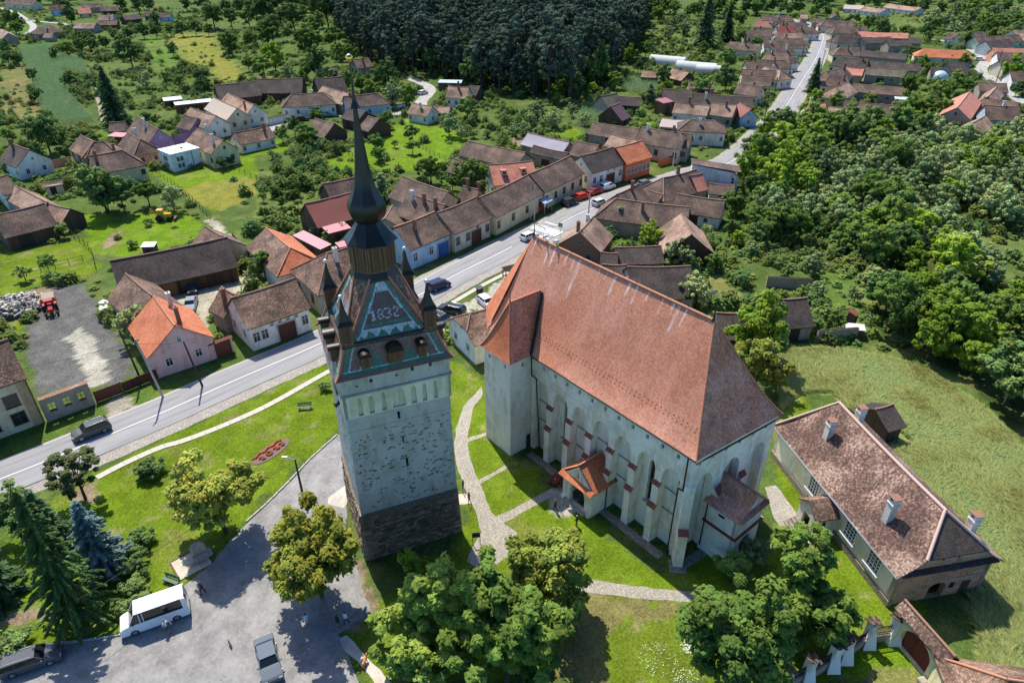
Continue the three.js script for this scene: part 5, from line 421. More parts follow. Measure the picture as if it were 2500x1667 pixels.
  const upDesign = (x, v) => { const hw = lerp(3.6, .78, v), d = hw - Math.abs(x), y = v * 5.3; if (d < .34 || y < .12) return Bn; if (d < .62) return G; if (d < .8) return Wt; if (v > .78 && v < .95) return Wt; if (y < 1.05) { const tri = Math.abs(mod(x, 1.1) - .55) / .55; return (y - .2) / .75 < 1 - tri ? G : Wt; } if (y < 1.32) return Bd; if (y < 1.58) return G; if (y > 1.75 && y < 2.73 && Math.abs(x) < 1.36) { const i = Math.floor((x + 1.36) / .68), u = ((x + 1.36) % .68) / .68 * 5, r = Math.floor((2.73 - y) / .98 * 7), c = Math.floor(u); if (c < 4 && DIG['1832'[i]]?.[r]?.[c] === '1') return Wt; } return Bd; };
  const upDesignB = (x, v) => { const hw = lerp(3.6, .78, v), d = hw - Math.abs(x), y = v * 5.3; if (d < .3 || y < .12) return Or; if (d < .68) return G; if (d < .88) return Wt; if (y < 1.05) { const tri = Math.abs(mod(x, 1.1) - .55) / .55; return (y - .2) / .75 < 1 - tri ? G : Wt; } if (y > 2 && y < 3.1 && Math.abs(x) < 1.5) { const k = mod(x * 1.7 + y * .9, 1); return k < .35 ? Wt : Or; } return Or; };
  const loDesign = (B) => (x, v) => { const hw = lerp(5.35, 4.1, v), d = hw - Math.abs(x); if (v < .12 || d < .45) return B; if (v < .27) return v > .235 ? Wt : G; if (d < .85) return G; if (d < 1.0) return Wt; if (v > .86) return Math.abs(mod(x, 2.2) - 1.1) < .4 ? mixc(G, Wt, .4) : B; const tr = Math.abs(Math.abs(x) - 1.5); if (v < .27 + .38 * (1 - tr / .6)) return G; if (v < .33 && Math.abs(Math.abs(x) - 2.6) < .5) return Wt; return B; };
  const pat = (design, W, seed) => { const tt = tex(512, 256, (px, py) => { const v = py / 256, rows = 38, r = Math.floor(v * rows), cw = .136, X = (px / 512 - .5) * W, c = Math.floor(X / cw + (r % 2) * .5), xc = (c - (r % 2) * .5 + .5) * cw; let col = design(xc, (r + .5) / rows); const k = hash(c, r, seed); col = mul(col, .6 + .75 * k); const e = (X / cw + (r % 2) * .5) % 1; return mul(col, v * rows - r < .12 ? .6 : 1); }); tt.wrapS = tt.wrapT = THREE.ClampToEdgeWrapping; return tt; };
  const glazed = (map) => new THREE.MeshPhysicalMaterial({ map, roughness: .5, clearcoat: .25, clearcoatRoughness: .3, bumpMap: map, bumpScale: .02, side: THREE.DoubleSide });
  const mats = [glazed(pat(upDesign, 8, 1)), glazed(pat(upDesignB, 8, 2)), glazed(pat(loDesign(Bn), 11, 3))];
  const curve = (v) => [[5.38, 22.72], [4.95, 23.25], [4.6, 24.0], [4.3, 24.85], [4.12, 25.5]].reduce((a, p, i, arr) => { const s = v * (arr.length - 1); return s >= i && i < arr.length - 1 && s <= i + 1 ? [lerp(p[0], arr[i + 1][0], s - i), lerp(p[1], arr[i + 1][1], s - i)] : a; }, [5.38, 22.72]);
  for (let f = 0; f < 4; f++) { // 0 front, 1 right, 2 back, 3 sunny side
    const q = [], n = 12; for (let i = 0; i < n; i++) { const v0 = i / n, v1 = (i + 1) / n, [a0, y0] = curve(v0), [a1, y1] = curve(v1), U = (x) => x / 11 + .5; q.push([V(-a0, y0, a0), V(a0, y0, a0), V(a1, y1, a1), V(-a1, y1, a1), [[U(-a0), v0], [U(a0), v0], [U(a1), v1], [U(-a1), v1]]]); }
    const lo = quads(q); lo.rotateY(f * PI / 2); const sk = obj('skirt_roof', mergeVertices(lo), mats[2], t);
    const U = (x) => x / 8 + .5, b = 3.95, tp = 1.95; const qq = []; for (let i = 0; i < 6; i++) { const v0 = i / 6, v1 = (i + 1) / 6, h0 = lerp(3.6, .8, v0), h1 = lerp(3.6, .8, v1), dip = (v) => -.25 * Math.sin(v * PI); qq.push([V(-h0, lerp(25.45, 30.3, v0) + dip(v0), lerp(b, tp, v0)), V(h0, lerp(25.45, 30.3, v0) + dip(v0), lerp(b, tp, v0)), V(h1, lerp(25.45, 30.3, v1) + dip(v1), lerp(b, tp, v1)), V(-h1, lerp(25.45, 30.3, v1) + dip(v1), lerp(b, tp, v1)), [[U(-h0), v0], [U(h0), v0], [U(h1), v1], [U(-h1), v1]]]); }
    const hi = quads(qq); hi.rotateY(f * PI / 2); obj('upper_roof', hi, mats[f === 3 ? 1 : 0], t);
    const co = quads([[V(3.6, 25.45, b), V(b, 25.45, 3.6), V(tp, 30.3, .8), V(.8, 30.3, tp), [[0, 0], [.6, 0], [1.7, 5.4], [0, 5.4]]]]); co.rotateY(f * PI / 2); obj('corner_roof', co, ROOF.m, t);
    const caps = []; caps.push(bar(V(3.6, 25.45, b), V(.8, 30.3, tp), .1, .09), bar(V(b, 25.45, 3.6), V(tp, 30.3, .8), .1, .09)); for (let i = 0; i < 8; i++) { const [a0, y0] = curve(i / 8), [a1, y1] = curve((i + 1) / 8); caps.push(bar(V(a0, y0 + .03, a0), V(a1, y1 + .03, a1), .12, .12)); } const hc = join(caps); hc.rotateY(f * PI / 2); obj('hip_cap', hc, M.ridgeN, t);
    const co2 = join([bx(8.5, .3, .5, 0, 25.42, 4.05)]); co2.rotateY(f * PI / 2 + .0005 * f); obj('cornice', co2, ROOF.d, t);
    // dormers
    for (const [x, s] of [[-2.55, .8], [.1, 1.25], [2.55, .75]]) { const w = s, h = 1.25, z = 4.75, y = 23.75; const d = obj('dormer', bx(w, h, 1.3, 0, 0, 0), M.woodB, t); const pos = V(x, y + .25, z - .25).applyAxisAngle(V(0, 1, 0), f * PI / 2); d.position.copy(pos); d.rotation.y = f * PI / 2; const rg = new THREE.CylinderGeometry(w / 2 + .12, w / 2 + .12, 1.55, 14, 1, false, -PI / 2, PI); rg.rotateX(-PI / 2); rg.scale(1, .75, 1); const rr = norm(rg); rr.translate(0, h / 2 - .02, .08); obj('dormer_roof', rr, M.darkMetal, d); const sl = []; const k = s > 1 ? 2 : 1; for (let j = 0; j < k; j++) { const cx = k === 1 ? 0 : (j - .5) * w * .48, ww = w / k * .8; sl.push(bx(ww, .06, .04, cx, -.5, .66), bx(ww, .06, .04, cx, .5, .66), bx(.06, 1, .041, cx - ww / 2 + .03, 0, .66), bx(.06, 1, .041, cx + ww / 2 - .03, 0, .66)); for (let i = 0; i < 9; i++) sl.push(bx(ww - .1, .07, .03, cx, -.4 + i * .1, .665, 0, .5)); } obj('shutter', sl, M.woodA, d); }
  }
  // corner turrets
  for (const [sx, sz] of [[-1, 1], [1, 1], [1, -1], [-1, -1]]) { const x = sx * 3.72, z = sz * 3.72; const b = obj('turret', [bx(1.05, 2.1, 1.05, x, 26.5, z), bx(1.2, .12, 1.2, x, 25.5, z)], M.woodA, t); const pr = [[.92, 0], [.62, .35], [.4, .9], [.22, 1.5], [.08, 2.3]].map(([a, y]) => [a, y + 27.5]); const q = []; for (let i = 0; i < pr.length - 1; i++) for (let k = 0; k < 4; k++) { const c = (a, j) => { const an = PI / 4 + j * PI / 2; return [Math.cos(an) * a * 1.1, Math.sin(an) * a * 1.1]; }, P = (r, j) => { const [X, Z] = c(r[0], j); return V(x + X, r[1], z + Z); }; q.push([P(pr[i], k + 1), P(pr[i], k), P(pr[i + 1], k), P(pr[i + 1], k + 1)]); } obj('turret_roof', quads(q), M.darkMetal, b); const sp = new THREE.SphereGeometry(.2, 14, 10); sp.translate(x, 30.05, z); obj('turret_ball', norm(sp), M.silver, b); for (let k = 0; k < 4; k++) { const f = [bx(.7, .07, .05, 0, .75, .54), bx(.7, .07, .05, 0, -.75, .54), bx(.07, 1.5, .05, -.33, 0, .541), bx(.07, 1.5, .05, .33, 0, .541)]; for (let i = 0; i < 10; i++) f.push(bx(.56, .09, .03, 0, -.65 + i * .145, .535, 0, .5)); const g = join(f); g.rotateY(k * PI / 2); g.translate(x, 26.55, z); obj('turret_shutter', g, M.woodB, b); } }
  // drum, onion and spire: eight sided
  const oct = (list, mat, name, parent = t) => { const pts = list.map(([r, y]) => new THREE.Vector2(r, y)); const g = new THREE.LatheGeometry(pts, 8, PI / 8); return obj(name, norm(g.toNonIndexed()), mat, parent); };
  const flat = (list, mat, name, parent = t) => { const q = []; for (let i = 0; i < list.length - 1; i++) for (let k = 0; k < 8; k++) { const A = (r, j) => V(r[0] * Math.cos(PI / 8 + j * PI / 4), r[1], r[0] * Math.sin(PI / 8 + j * PI / 4)); q.push([A(list[i], k + 1), A(list[i], k), A(list[i + 1], k), A(list[i + 1], k + 1), [[k, list[i][1]], [k + 1, list[i][1]], [k + 1, list[i + 1][1]], [k, list[i + 1][1]]]]); } return obj(name, quads(q), mat, parent); };
  flat([[2.3, 29.95], [2.25, 30.1], [1.98, 30.65]], M.darkMetal, 'drum_skirt');
  const drum = flat([[1.96, 30.5], [1.96, 33.3]], M.woodB, 'drum');
  for (let k = 0; k < 8; k++) { const f = [bx(1.45, .1, .08, 0, 33.05, 1.85), bx(1.45, .1, .08, 0, 30.78, 1.85), bx(.1, 2.2, .1, -.68, 31.9, 1.86), bx(.1, 2.2, .1, .68, 31.9, 1.86), bx(.08, 2.2, .09, -.36, 31.9, 1.85), bx(.08, 2.2, .09, .36, 31.9, 1.85)]; for (let i = 0; i < 12; i++) f.push(bx(.66, .12, .03, 0, 30.98 + i * .17, 1.84, 0, .5)); const g = join(f); g.rotateY(k * PI / 4); obj('drum_shutter', g, M.woodA, drum); }
  flat([[2.38, 33.2], [2.3, 33.32], [1.75, 33.9], [1.3, 34.5], [1.08, 34.85]], M.darkMetal, 'drum_roof');
  flat(new THREE.SplineCurve([[1.05, 34.8], [1.2, 34.98], [1.5, 35.35], [1.66, 35.9], [1.58, 36.5], [1.3, 37.1], [.98, 37.8], [.78, 38.5], [.64, 39.3], [.42, 41.3], [.26, 43.0], [.16, 44.3]].map(([r, y]) => new THREE.Vector2(r, y))).getPoints(44).map((v) => [v.x, v.y]), M.darkMetal, 'onion_spire');
  flat([[.42, 44.2], [.36, 44.36], [.2, 44.7], [.1, 45.4], [.05, 46.5], [.04, 47.7]], M.darkMetal, 'spire_tip');
  const sp = new THREE.SphereGeometry(.27, 20, 14); sp.scale(1, 1.1, 1); sp.translate(0, 47.85, 0); obj('gilded_ball', norm(sp), M.gold, t);
}
// ------------------------------------------------------------ church
{
  const t = thing('church', 'white fortified church with huge orange tiled roof, blind arcades and buttresses', 'church', [17.11, 0, -47.95], -50.4 * PI / 180), R = rng(99);
  const centers = [-21.67, -18.46, -15.25, -12.04, -8.83, -5.62, -2.41], AW = 2.35;
  const arch = (h, x, w, y0, ys, rise) => { h.moveTo(x - w / 2, y0); h.lineTo(x - w / 2, ys); h.absellipse(x, ys, w / 2, rise, PI, 0, true); h.lineTo(x + w / 2, y0); return h; };
  const lancet = (x, w, y0, y1) => { const h = new THREE.Path(); h.moveTo(x - w / 2, y0); h.lineTo(x - w / 2, y1 - w); h.quadraticCurveTo(x - w / 2, y1 - .25, x, y1); h.quadraticCurveTo(x + w / 2, y1 - .25, x + w / 2, y1 - w); h.lineTo(x + w / 2, y0); h.lineTo(x - w / 2, y0); return h; };
  const sq = (x, y, w, hh) => { const h = new THREE.Path(); h.moveTo(x - w / 2, y - hh / 2); h.lineTo(x - w / 2, y + hh / 2); h.lineTo(x + w / 2, y + hh / 2); h.lineTo(x + w / 2, y - hh / 2); return h; };
  function arcade(x0, x1, cs, w, ys, rise, holes) { // outline with arches open at the foot
    const s = new THREE.Shape(); s.moveTo(x0, 14.28); s.lineTo(x0, 0); for (const c of cs) { s.lineTo(c - w / 2, 0); s.lineTo(c - w / 2, ys); s.absellipse(c, ys, w / 2, rise, PI, 0, true); s.lineTo(c + w / 2, 0); } s.lineTo(x1, 0); s.lineTo(x1, 14.28); holes.forEach((h) => s.holes.push(h)); return s;
  }
  const sqx = []; for (let i = 0; i < 11; i++) sqx.push(-21.4 + 1.932 * i);
  const front = ext(arcade(-23.5, -.25, centers, AW, 9.35, 1.6, sqx.map((x) => sq(x, 12.92, .42, .56))), .85, 0, 20); front.translate(0, 0, -1.1);
  obj('arcade_wall', muv(front), M.church, t);
  const bs = poly2([[-31, 0], [-.4, 0], [-.4, 12.5], [-31, 12.5]]); const wins = [[-18.3, .7, 4.2, 9.9], [-5.4, .8, 3.9, 9.7]]; wins.forEach(([x, w, a, b]) => bs.holes.push(lancet(x, w, a, b))); bs.holes.push(sq(-1.9, 9.0, .4, .5)); const back = ext(bs, .6); back.translate(0, 0, -1.72); obj('nave_wall', muv(back), M.church, t);
  for (const [x, w, a, b] of wins) { const f = obj('window', [bx(.07, b - a - .5, .08, x, (a + b) / 2 - .2, -1.5), bx(w, .06, .081, x, a + 1.5, -1.5), bx(w, .06, .081, x, a + 3, -1.5)], M.pipe, t); obj('pane', bx(w + .1, b - a + .1, .03, x, (a + b) / 2, -1.56), M.glass, f); obj('sill', bx(w + .5, .14, .35, x, a - .05, -1.05, 0, .25), M.stone, f); }
  obj('string_course', [bx(23.2, .12, .1, -11.9, 11.62, -.22)], M.church, t);
  centers.forEach((c, i) => { if (i !== 1 && i !== 5) { for (const y of [7.4, 4.6]) obj('ledge', bx(AW * .95, .1, .16, c, y + .3 * (i % 2), -1.05), M.stone, t); } });
  const piers = centers.slice(0, -1).map((c, i) => (c + centers[i + 1]) / 2);
  for (const x of piers) { const s = poly2([[-1.15, 0], [.28, 0], [.28, 4.9], [-.02, 5.4], [-.02, 7.9], [-.28, 8.3], [-1.15, 8.3]]); const g = ext(s, .82); g.rotateY(-PI / 2); g.translate(x + .41, 0, 0); const b = obj('buttress', muv(g), M.church, t); for (const [z, y] of [[.14, 5.22], [-.14, 8.16]]) { for (let k = 0; k < 3; k++) obj('cap_tile', bx(.36, .07, .62, x - .36 + k * .36, y + .02 * (k % 2), z, 0, .95), std({ color: C3(pc(['#8d4a3a', '#7f4436', '#96503f'][k])) }), b); } obj('footing', bx(1.3, .12, .6, x, .06, .45), M.rubble, b); }
  // right end wall, slightly askew
  const end = new THREE.Group(); const es = arcade(0, 12.2, [2.1, 6.1, 10.1], 2.5, 9.2, 1.7, [.9, 2.7, 4.6, 6.6, 8.6, 10.6].map((x) => sq(x, 12.92, .4, .54))); const eg = ext(es, .85, 0, 20); eg.translate(0, 0, -.85); eg.rotateY(PI / 2 - .09); eg.translate(-.25, 0, -.25); obj('end_arcade_wall', muv(eg), M.church, t);
  const eb = bx(11.6, 12.5, .5, 6.1, 6.25, -1.2); eb.rotateY(PI / 2 - .09); eb.translate(-.25, 0, -.25); obj('end_wall', eb, M.church, t);
  for (const z of [-4.3, -8.3]) { const s = poly2([[-.8, 0], [.5, 0], [.5, 7.6], [.1, 8.2], [-.8, 8.2]]); const g = ext(s, .8); g.translate(0, 0, z - .4 + 0); g.translate(.3, 0, 0); const b = obj('buttress', muv(g), M.church, t); obj('cap_tile', bx(.85, .08, .95, .62, 8.0, z, 0, 0, -.9), std({ color: C3(pc('#8a4a3b')) }), b); }
  { const g = ext(poly2([[-1.2, 0], [1.05, 0], [.95, 4.4], [.45, 5.1], [.35, 10.4], [-1.2, 10.6]]), .95); g.translate(0, 0, -.475); g.rotateY(-PI / 4); g.translate(-.25, 0, -.25); const b = obj('corner_buttress', muv(g), M.church, t); obj('cap_tile', bx(.75, .08, 1.05, .35 + 0, 4.85, .35, -PI / 4, 0, -.75), std({ color: C3(pc('#8a4a3b')) }), b); obj('footing', bx(1.7, .12, 1.7, .45, .06, .45, PI / 4), M.rubble, b); }
  obj('far_walls', [bx(31, 14.25, .6, -15.2, 7.125, -11.9)], M.church, t);
  // apse behind
  { const ap = [[-31, -.4], [-35.6, -3.4], [-35.6, -9], [-31, -12]], q = []; for (let i = 0; i < 3; i++) { const [a, b] = ap[i], [c, d] = ap[i + 1]; q.push([V(a, 0, b), V(a, 14.2, b), V(c, 14.2, d), V(c, 0, d), [[0, 0], [0, 14], [5, 14], [5, 0]]]); } obj('apse_wall', quads(q), M.church, t); }
  // roof: a map of its own, with courses and the bird streaks below the ridge
  const W0 = 32, H0 = 13.2, streaks = [[.025, 2.6, .1], [.12, 3, .13], [.155, 3, .22], [.235, 2.2, .06], [.28, 2.4, .06], [.315, 5.2, .22], [.43, 1.2, .05], [.47, 1.5, .06], [.52, 2.8, .16], [.6, 2.2, .12], [.64, 2.6, .1], [.7, 1.6, .06], [.775, 2.2, .08], [.825, 1.8, .12], [.85, 3.4, .2], [.885, 2.5, .08]];
  const RT = new Map(), tileCol = (r, c) => { const id = r * 400 + c; let v = RT.get(id); if (!v) { const X = c * .18, Y = r * .2, k = hash(c, r, 131), b = fbm(X * .25, Y * .25, 4, 0, 132), b2 = fbm(X * .9, Y * .5, 3, 0, 133); v = mixc(pc('#bf7858'), pc('#d79a80'), clamp(b * 1.1 - .05 + (k - .5) * .55, 0, 1)); v = mul(v, .9 + .3 * (b2 - .5) + .1 * (k - .5)); if (k > .985) v = mul(v, .6); if (Y > 2.0 && Y < 2.75 && r % 2 && c % 3 === 0) v = mul(v, .5); RT.set(id, v); } return v; };
  const roofMap = tex(2048, 1024, (px, py) => { const X = px / 2048 * W0, Y = py / 1024 * H0, r = Math.floor(Y / .2), cf = X / .18 + (r % 2) * .5; let col = tileCol(r, Math.floor(cf)); if (Y / .2 - r < .16) col = mul(col, .72); if (cf % 1 < .1) col = mul(col, .87); const dY = H0 - Y; if (dY < 5.4) for (const [f, len, a] of streaks) { const x0 = 2.4 + f * 25.6; if (Math.abs(X - x0) > .5 || dY > len || dY < .1) continue; const d = Math.abs(X - x0 + .12 * (vn(Y * 2, f * 90) - .5)), s = smooth(.16 + a * .5, 0, d) * (vn(X * 14, Y * 1.2, 0, 8) * 1.2 - .1) * (1 - dY / len * .7); if (s > 0) col = mixc(col, [.8, .76, .72], clamp(s * (1 + a * 3), 0, .85)); } return col; });
  const hipMap = ROOF.n; const crM = std({ map: roofMap, bumpMap: roofMap, bumpScale: .012, side: THREE.DoubleSide });
  const dkM = roofM(roofTex(pal('#bf7858', '#c98668', '#d1907a', '#d79a80'), .3, .8, 19));
  const so = { kick: .55, sag: .06, nu: 40, nv: 24, jit: .035 }, xR = (v) => lerp(.1, -4.5, v), xL = (v) => lerp(-31.3, -30.3, v);
  const rf = slope(xL, xR, 14.0, 24.7, 6.3, 1, so); { const p = rf.attributes.position, u = rf.attributes.uv; for (let i = 0; i < p.count; i++) u.setXY(i, (p.getX(i) + 32.7) / W0, Math.min(.999, Math.hypot(p.getY(i) - 14, 6.3 - p.getZ(i)) / H0 * 1.03)); rf.translate(0, 0, -6.2); }
  const roof = obj('roof', rf, crM, t); const rb = slope(xL, (v) => lerp(1.2, -4.5, v), 14.0, 24.7, 6.3, -1, so); rb.translate(0, 0, -6.2); obj('roof_back', rb, ROOF.n, roof);
  { const A = V(.1, 14.0, .1), B = V(1.25, 14.0, -12.5), P = V(-4.5, 24.7, -6.2), q = [], n = 24, pt = (u, v) => { const e = A.clone().lerp(B, u), p = e.lerp(P, v); p.y -= .55 * 6.75 * v * (1 - v) ** 2; return p; }; for (let j = 0; j < n; j++) for (let i = 0; i < 8; i++) { const u0 = i / 8, u1 = (i + 1) / 8, v0 = j / n, v1 = (j + 1) / n, U = (u, v) => [(u - .5) * 13 * (1 - v), v * 12.4]; q.push([pt(u0, v0), pt(u1, v0), pt(u1, v1), pt(u0, v1), [U(u0, v0), U(u1, v0), U(u1, v1), U(u0, v1)]]); } obj('roof_hip', mergeVertices(quads(q), 1e-3), dkM, roof); 
    const cap = []; for (let j = 0; j < 26; j++) { cap.push(bar(pt(0, j / 26), pt(0, (j + 1) / 26), .12, .1), bar(pt(1, j / 26), pt(1, (j + 1) / 26), .12, .1)); } obj('hip_cap', cap, M.ridgeN, roof); }
  { const q = [], ap = [[-31.3, .3], [-36, -3.2], [-36, -9.2], [-31.3, -12.7]]; for (let i = 0; i < 3; i++) q.push([V(ap[i][0], 13.85, ap[i][1]), V(-30.3, 24.7, -6.2), V(ap[i + 1][0], 13.85, ap[i + 1][1]), null, [[0, 0], [3, 12], [6, 0]]]); obj('apse_roof', quads(q), ROOF.n, roof); }
  { const rc = []; for (let k = 0; k < 66; k++) rc.push(bar(V(-30.3 + k * .391, 24.72, -6.2), V(-30.3 + k * .391 + .4, 24.72, -6.2), .17, .14)); obj('ridge_cap', rc, M.ridgeN, roof); }
  obj('finial', [bar(V(-30.2, 24.6, -6.2), V(-30.2, 26.6, -6.2), .1, .03), cyl(.2, .08, .5, 8, -30.2, 24.6, -6.2)], M.darkMetal, roof); obj('finial', [bar(V(-4.6, 24.6, -6.2), V(-4.6, 26.4, -6.2), .09, .03), cyl(.22, .08, .5, 8, -4.6, 24.6, -6.2)], M.darkMetal, roof);
  for (const x of [-28.6, -26.9, -23.9, -21.9, -17.4, -14.2, -10.1, -7.6, -5.5]) obj('lightning_rod', bar(V(x, 24.6, -6.2), V(x, 25.2, -6.2), .035, .02), M.pipe, roof);
  obj('gutter', [bx(23.6, .12, .14, -11.7, 13.9, .13)], M.pipe, t); { const g = bx(12.6, .12, .14, 6.2, 13.9, .3); g.rotateY(PI / 2 - .09); g.translate(0, 0, .2); obj('gutter', g, M.pipe, t); }
  obj('downpipe', [bar(V(-.75, 13.7, .1), V(-.75, 9.6, .05), .08), bar(V(-.75, 9.6, .05), V(-1.35, 9.5, .0), .08), bar(V(-1.35, 9.5, 0), V(-1.35, .1, .0), .08)], M.pipe, t);
  obj('downpipe', [bar(V(-23.2, 13.7, .1), V(-23.2, 11.2, .0), .08), bar(V(-23.2, 11.2, 0), V(-22.5, 11.0, -.1), .08), bar(V(-22.5, 11, -.1), V(-22.5, .1, -.9), .08)], M.pipe, t);
  // stair tower at the left
  const stM = plaster('#dcd7c6'), sf = poly2([[-28.55, 0], [-23.65, 0], [-23.65, 14], [-28.55, 14]]); for (const [x, y, w, h] of [[-27.5, 12.95, .4, .5], [-24.6, 12.95, .4, .5], [-27.6, 8.8, .1, .45], [-26.6, 8.6, .1, .45], [-24.8, 8.3, .1, .45], [-27.8, 10.3, .1, .4]]) sf.holes.push(sq(x, y, w, h)); const sfg = ext(sf, .6); sfg.translate(0, 0, 2.3); const sr = poly2([[-2.3, 0], [3.4, 0], [3.4, 14], [-2.3, 14]]); sr.holes.push(sq(-1, 12.9, .4, .5)); const srg = ext(sr, .6); srg.rotateY(PI / 2); srg.translate(-24.25, 0, 0);
  const st = obj('side_tower', [muv(sfg), muv(srg), bx(.6, 14, 5.7, -28.25, 7, -.55)], stM, t); obj('side_door', bx(.06, 2, .9, -23.63, 1, -.1), M.woodDark, st);
  { const q = [], E = [V(-28.85, 13.9, 3.25), V(-23.35, 13.9, 3.25), V(-23.35, 13.9, -3), V(-28.85, 13.9, -3)], A = V(-26.1, 20, .9), B = V(-26.1, 20, -3.7); const face = (a, b, c, d, n = 14) => { const q = [], pt = (u, v) => { const p = a.clone().lerp(b, u).lerp(d.clone().lerp(c, u), v); p.y -= .4 * 6.75 * v * (1 - v) ** 2; return p; }; const w = a.distanceTo(b), hh = a.distanceTo(d); for (let j = 0; j < n; j++) for (let i = 0; i < 6; i++) { const U = (i, j) => [i / 6 * w, j / n * hh]; q.push([pt(i / 6, j / n), pt((i + 1) / 6, j / n), pt((i + 1) / 6, (j + 1) / n), pt(i / 6, (j + 1) / n), [U(i, j), U(i + 1, j), U(i + 1, j + 1), U(i, j + 1)]]); } return mergeVertices(quads(q), 1e-3); };
    const r1 = obj('side_tower_roof', face(E[0], E[1], A, A), ROOF.n, t); obj('roof_face', face(E[1], E[2], B, A), dkM, r1); obj('roof_face', face(E[3], E[0], A, B), ROOF.n, r1); obj('ridge_cap', [bar(A, B, .14, .14)], M.ridgeN, r1); const hp = (e) => { const c = []; for (let i = 0; i < 8; i++) { const f = (v) => { const p = e.clone().lerp(A, v); p.y -= .4 * 6.75 * v * (1 - v) ** 2; return p; }; c.push(bar(f(i / 8), f((i + 1) / 8), .12, .12)); } return c; }; obj('hip_cap', [...hp(E[0]), ...hp(E[1])], M.ridgeN, r1); obj('valley_flashing', [bar(V(-25.6, 20.0, -3.5), V(-23.25, 14.1, .15), .16, .16, 4)], M.darkMetal, r1); obj('finial', [bar(V(-26.1, 19.9, .9), V(-26.1, 21.4, .9), .08, .03)], M.darkMetal, r1); }
  // entrance porch on the long side
  { const p = t, pm = M.church, x0 = -14.65, x1 = -10.05, zf = 2.5; const s = poly2([[x0, 0], [x1, 0], [x1, 3.75], [x0, 3.75]]); const a = new THREE.Path(); arch(a, -12.35, 2.3, 0.02, 1.9, 1.15); s.holes.push(a); const f = ext(s, .5); f.translate(0, 0, zf - .5); const ts = poly2([[x0 + .25, 3.75], [x1 - .25, 3.75], [-12.35, 5.85]]); { const p = new THREE.Path(); p.moveTo(-12.46, 4.2); p.lineTo(-12.46, 4.8); p.lineTo(-12.35, 5); p.lineTo(-12.24, 4.8); p.lineTo(-12.24, 4.2); ts.holes.push(p); } const gb = ext(ts, .3); gb.translate(0, 0, zf - .28); const porch = obj('porch', [muv(f), muv(gb), bx(.4, 3.75, 3.1, x0 + .2, 1.875, .45), bx(.4, 3.75, 3.1, x1 - .2, 1.875, .45), bx(.5, .4, .7, x1 - .3, .2, zf), bx(.5, .4, .7, x0 + .3, .2, zf)], pm, p); obj('church_door', bx(1.5, 2.6, .1, -12.35, 1.3, -1.0), M.woodB, porch);
    const sl = (sgn) => { const g = slope(() => -1.35, () => zf - .05, 3.72, 6.15, 2.6, sgn, { kick: .02, nu: 8, nv: 6, jit: .01 }); g.rotateY(-PI / 2); g.translate(-12.35, 0, 0); return g; }; const pr = obj('porch_roof', [sl(1), sl(-1)], ROOF.n, porch); obj('porch_pent', bx(5.1, .1, .7, -12.35, 3.72, zf + .28, 0, .55), ROOF.n, pr); obj('porch_ridge', bar(V(-12.35, 6.17, zf), V(-12.35, 6.17, -1.3), .13, .13), M.ridgeN, pr); obj('porch_flashing', [bar(V(-12.35, 6.2, -1.3), V(-9.7, 3.7, -.9), .07, .07), bar(V(-12.35, 6.2, -1.3), V(-15, 3.7, -.9), .07, .07)], M.pipe, pr); obj('porch_step', [bx(3.2, .16, .5, -12.35, .08, zf + .35)], M.stone, porch); obj('downpipe', bar(V(x1 + .08, 3.7, .3), V(x1 + .08, 0, .3), .06), M.pipe, porch); }
  // two storey porch at the end
  { const z0 = -8, z1 = -3.5, xf = 3.75; const s = poly2([[z0, 0], [z1, 0], [z1, 6.9], [(z0 + z1) / 2, 9.0], [z0, 6.9]].map(([z, y]) => [-z, y])); const a = new THREE.Path(); arch(a, 5.75, 1.5, .02, 2.5, .8); s.holes.push(a); { const o = new THREE.Path(); o.absellipse(5.75, 7.8, .16, .27, 0, PI * 2, false); s.holes.push(o); } const f = ext(s, .45); f.rotateY(PI / 2); f.translate(xf - .45, 0, 0); const porch = obj('end_porch', [muv(f), bx(3.6, 6.9, .4, xf - 1.9, 3.45, z1 - .2), bx(3.6, 6.9, .4, xf - 1.9, 3.45, z0 + .2), bx(.5, .5, 1.3, xf + .05, .25, z1 - .6), bx(.5, .5, 1.3, xf + .05, .25, z0 + .6), bx(3.6, .5, .3, xf - 1.9, .25, z1 + .05)], WALL.w, t); obj('porch_door', bx(.1, 2.6, 1.3, .35, 1.3, -5.75), M.woodB, porch); obj('band', [bx(.3, .14, 4.9, xf + .08, 4.1, -5.75, 0, 0, -.5), bx(3.8, .14, .3, xf - 1.9, 4.1, z1 + .08, 0, .5)], std({ color: C3(pc('#7a3c34')) }), porch); obj('small_window', bx(.7, .3, .05, 1.9, 5.9, z1 + .01), M.glass, porch);
    const sl = (sgn) => { const g = slope(() => -.2, () => xf + .3, 6.8, 9.1, 2.6, sgn, { kick: .1, nu: 8, nv: 6, jit: .01 }); g.translate(0, 0, -5.75); return g; }; const pr = obj('end_porch_roof', [sl(1), sl(-1)], dkM, porch); obj('porch_pent', bx(.7, .1, 4.9, xf + .2, 6.75, -5.75, 0, 0, -.5), dkM, pr); obj('porch_ridge', bar(V(-.2, 9.12, -5.75), V(xf + .3, 9.12, -5.75), .12, .12), M.ridge, pr); obj('downpipe', bar(V(.2, 6.8, z1 + .1), V(.2, 0, z1 + .1), .07), M.pipe, porch); }
  obj('wall_walk', [bx(21, .1, 1.0, -12, .05, .75), bx(1, .1, 12.6, 1.2, .05, -6.2, -.09)], M.rubble, t);
}
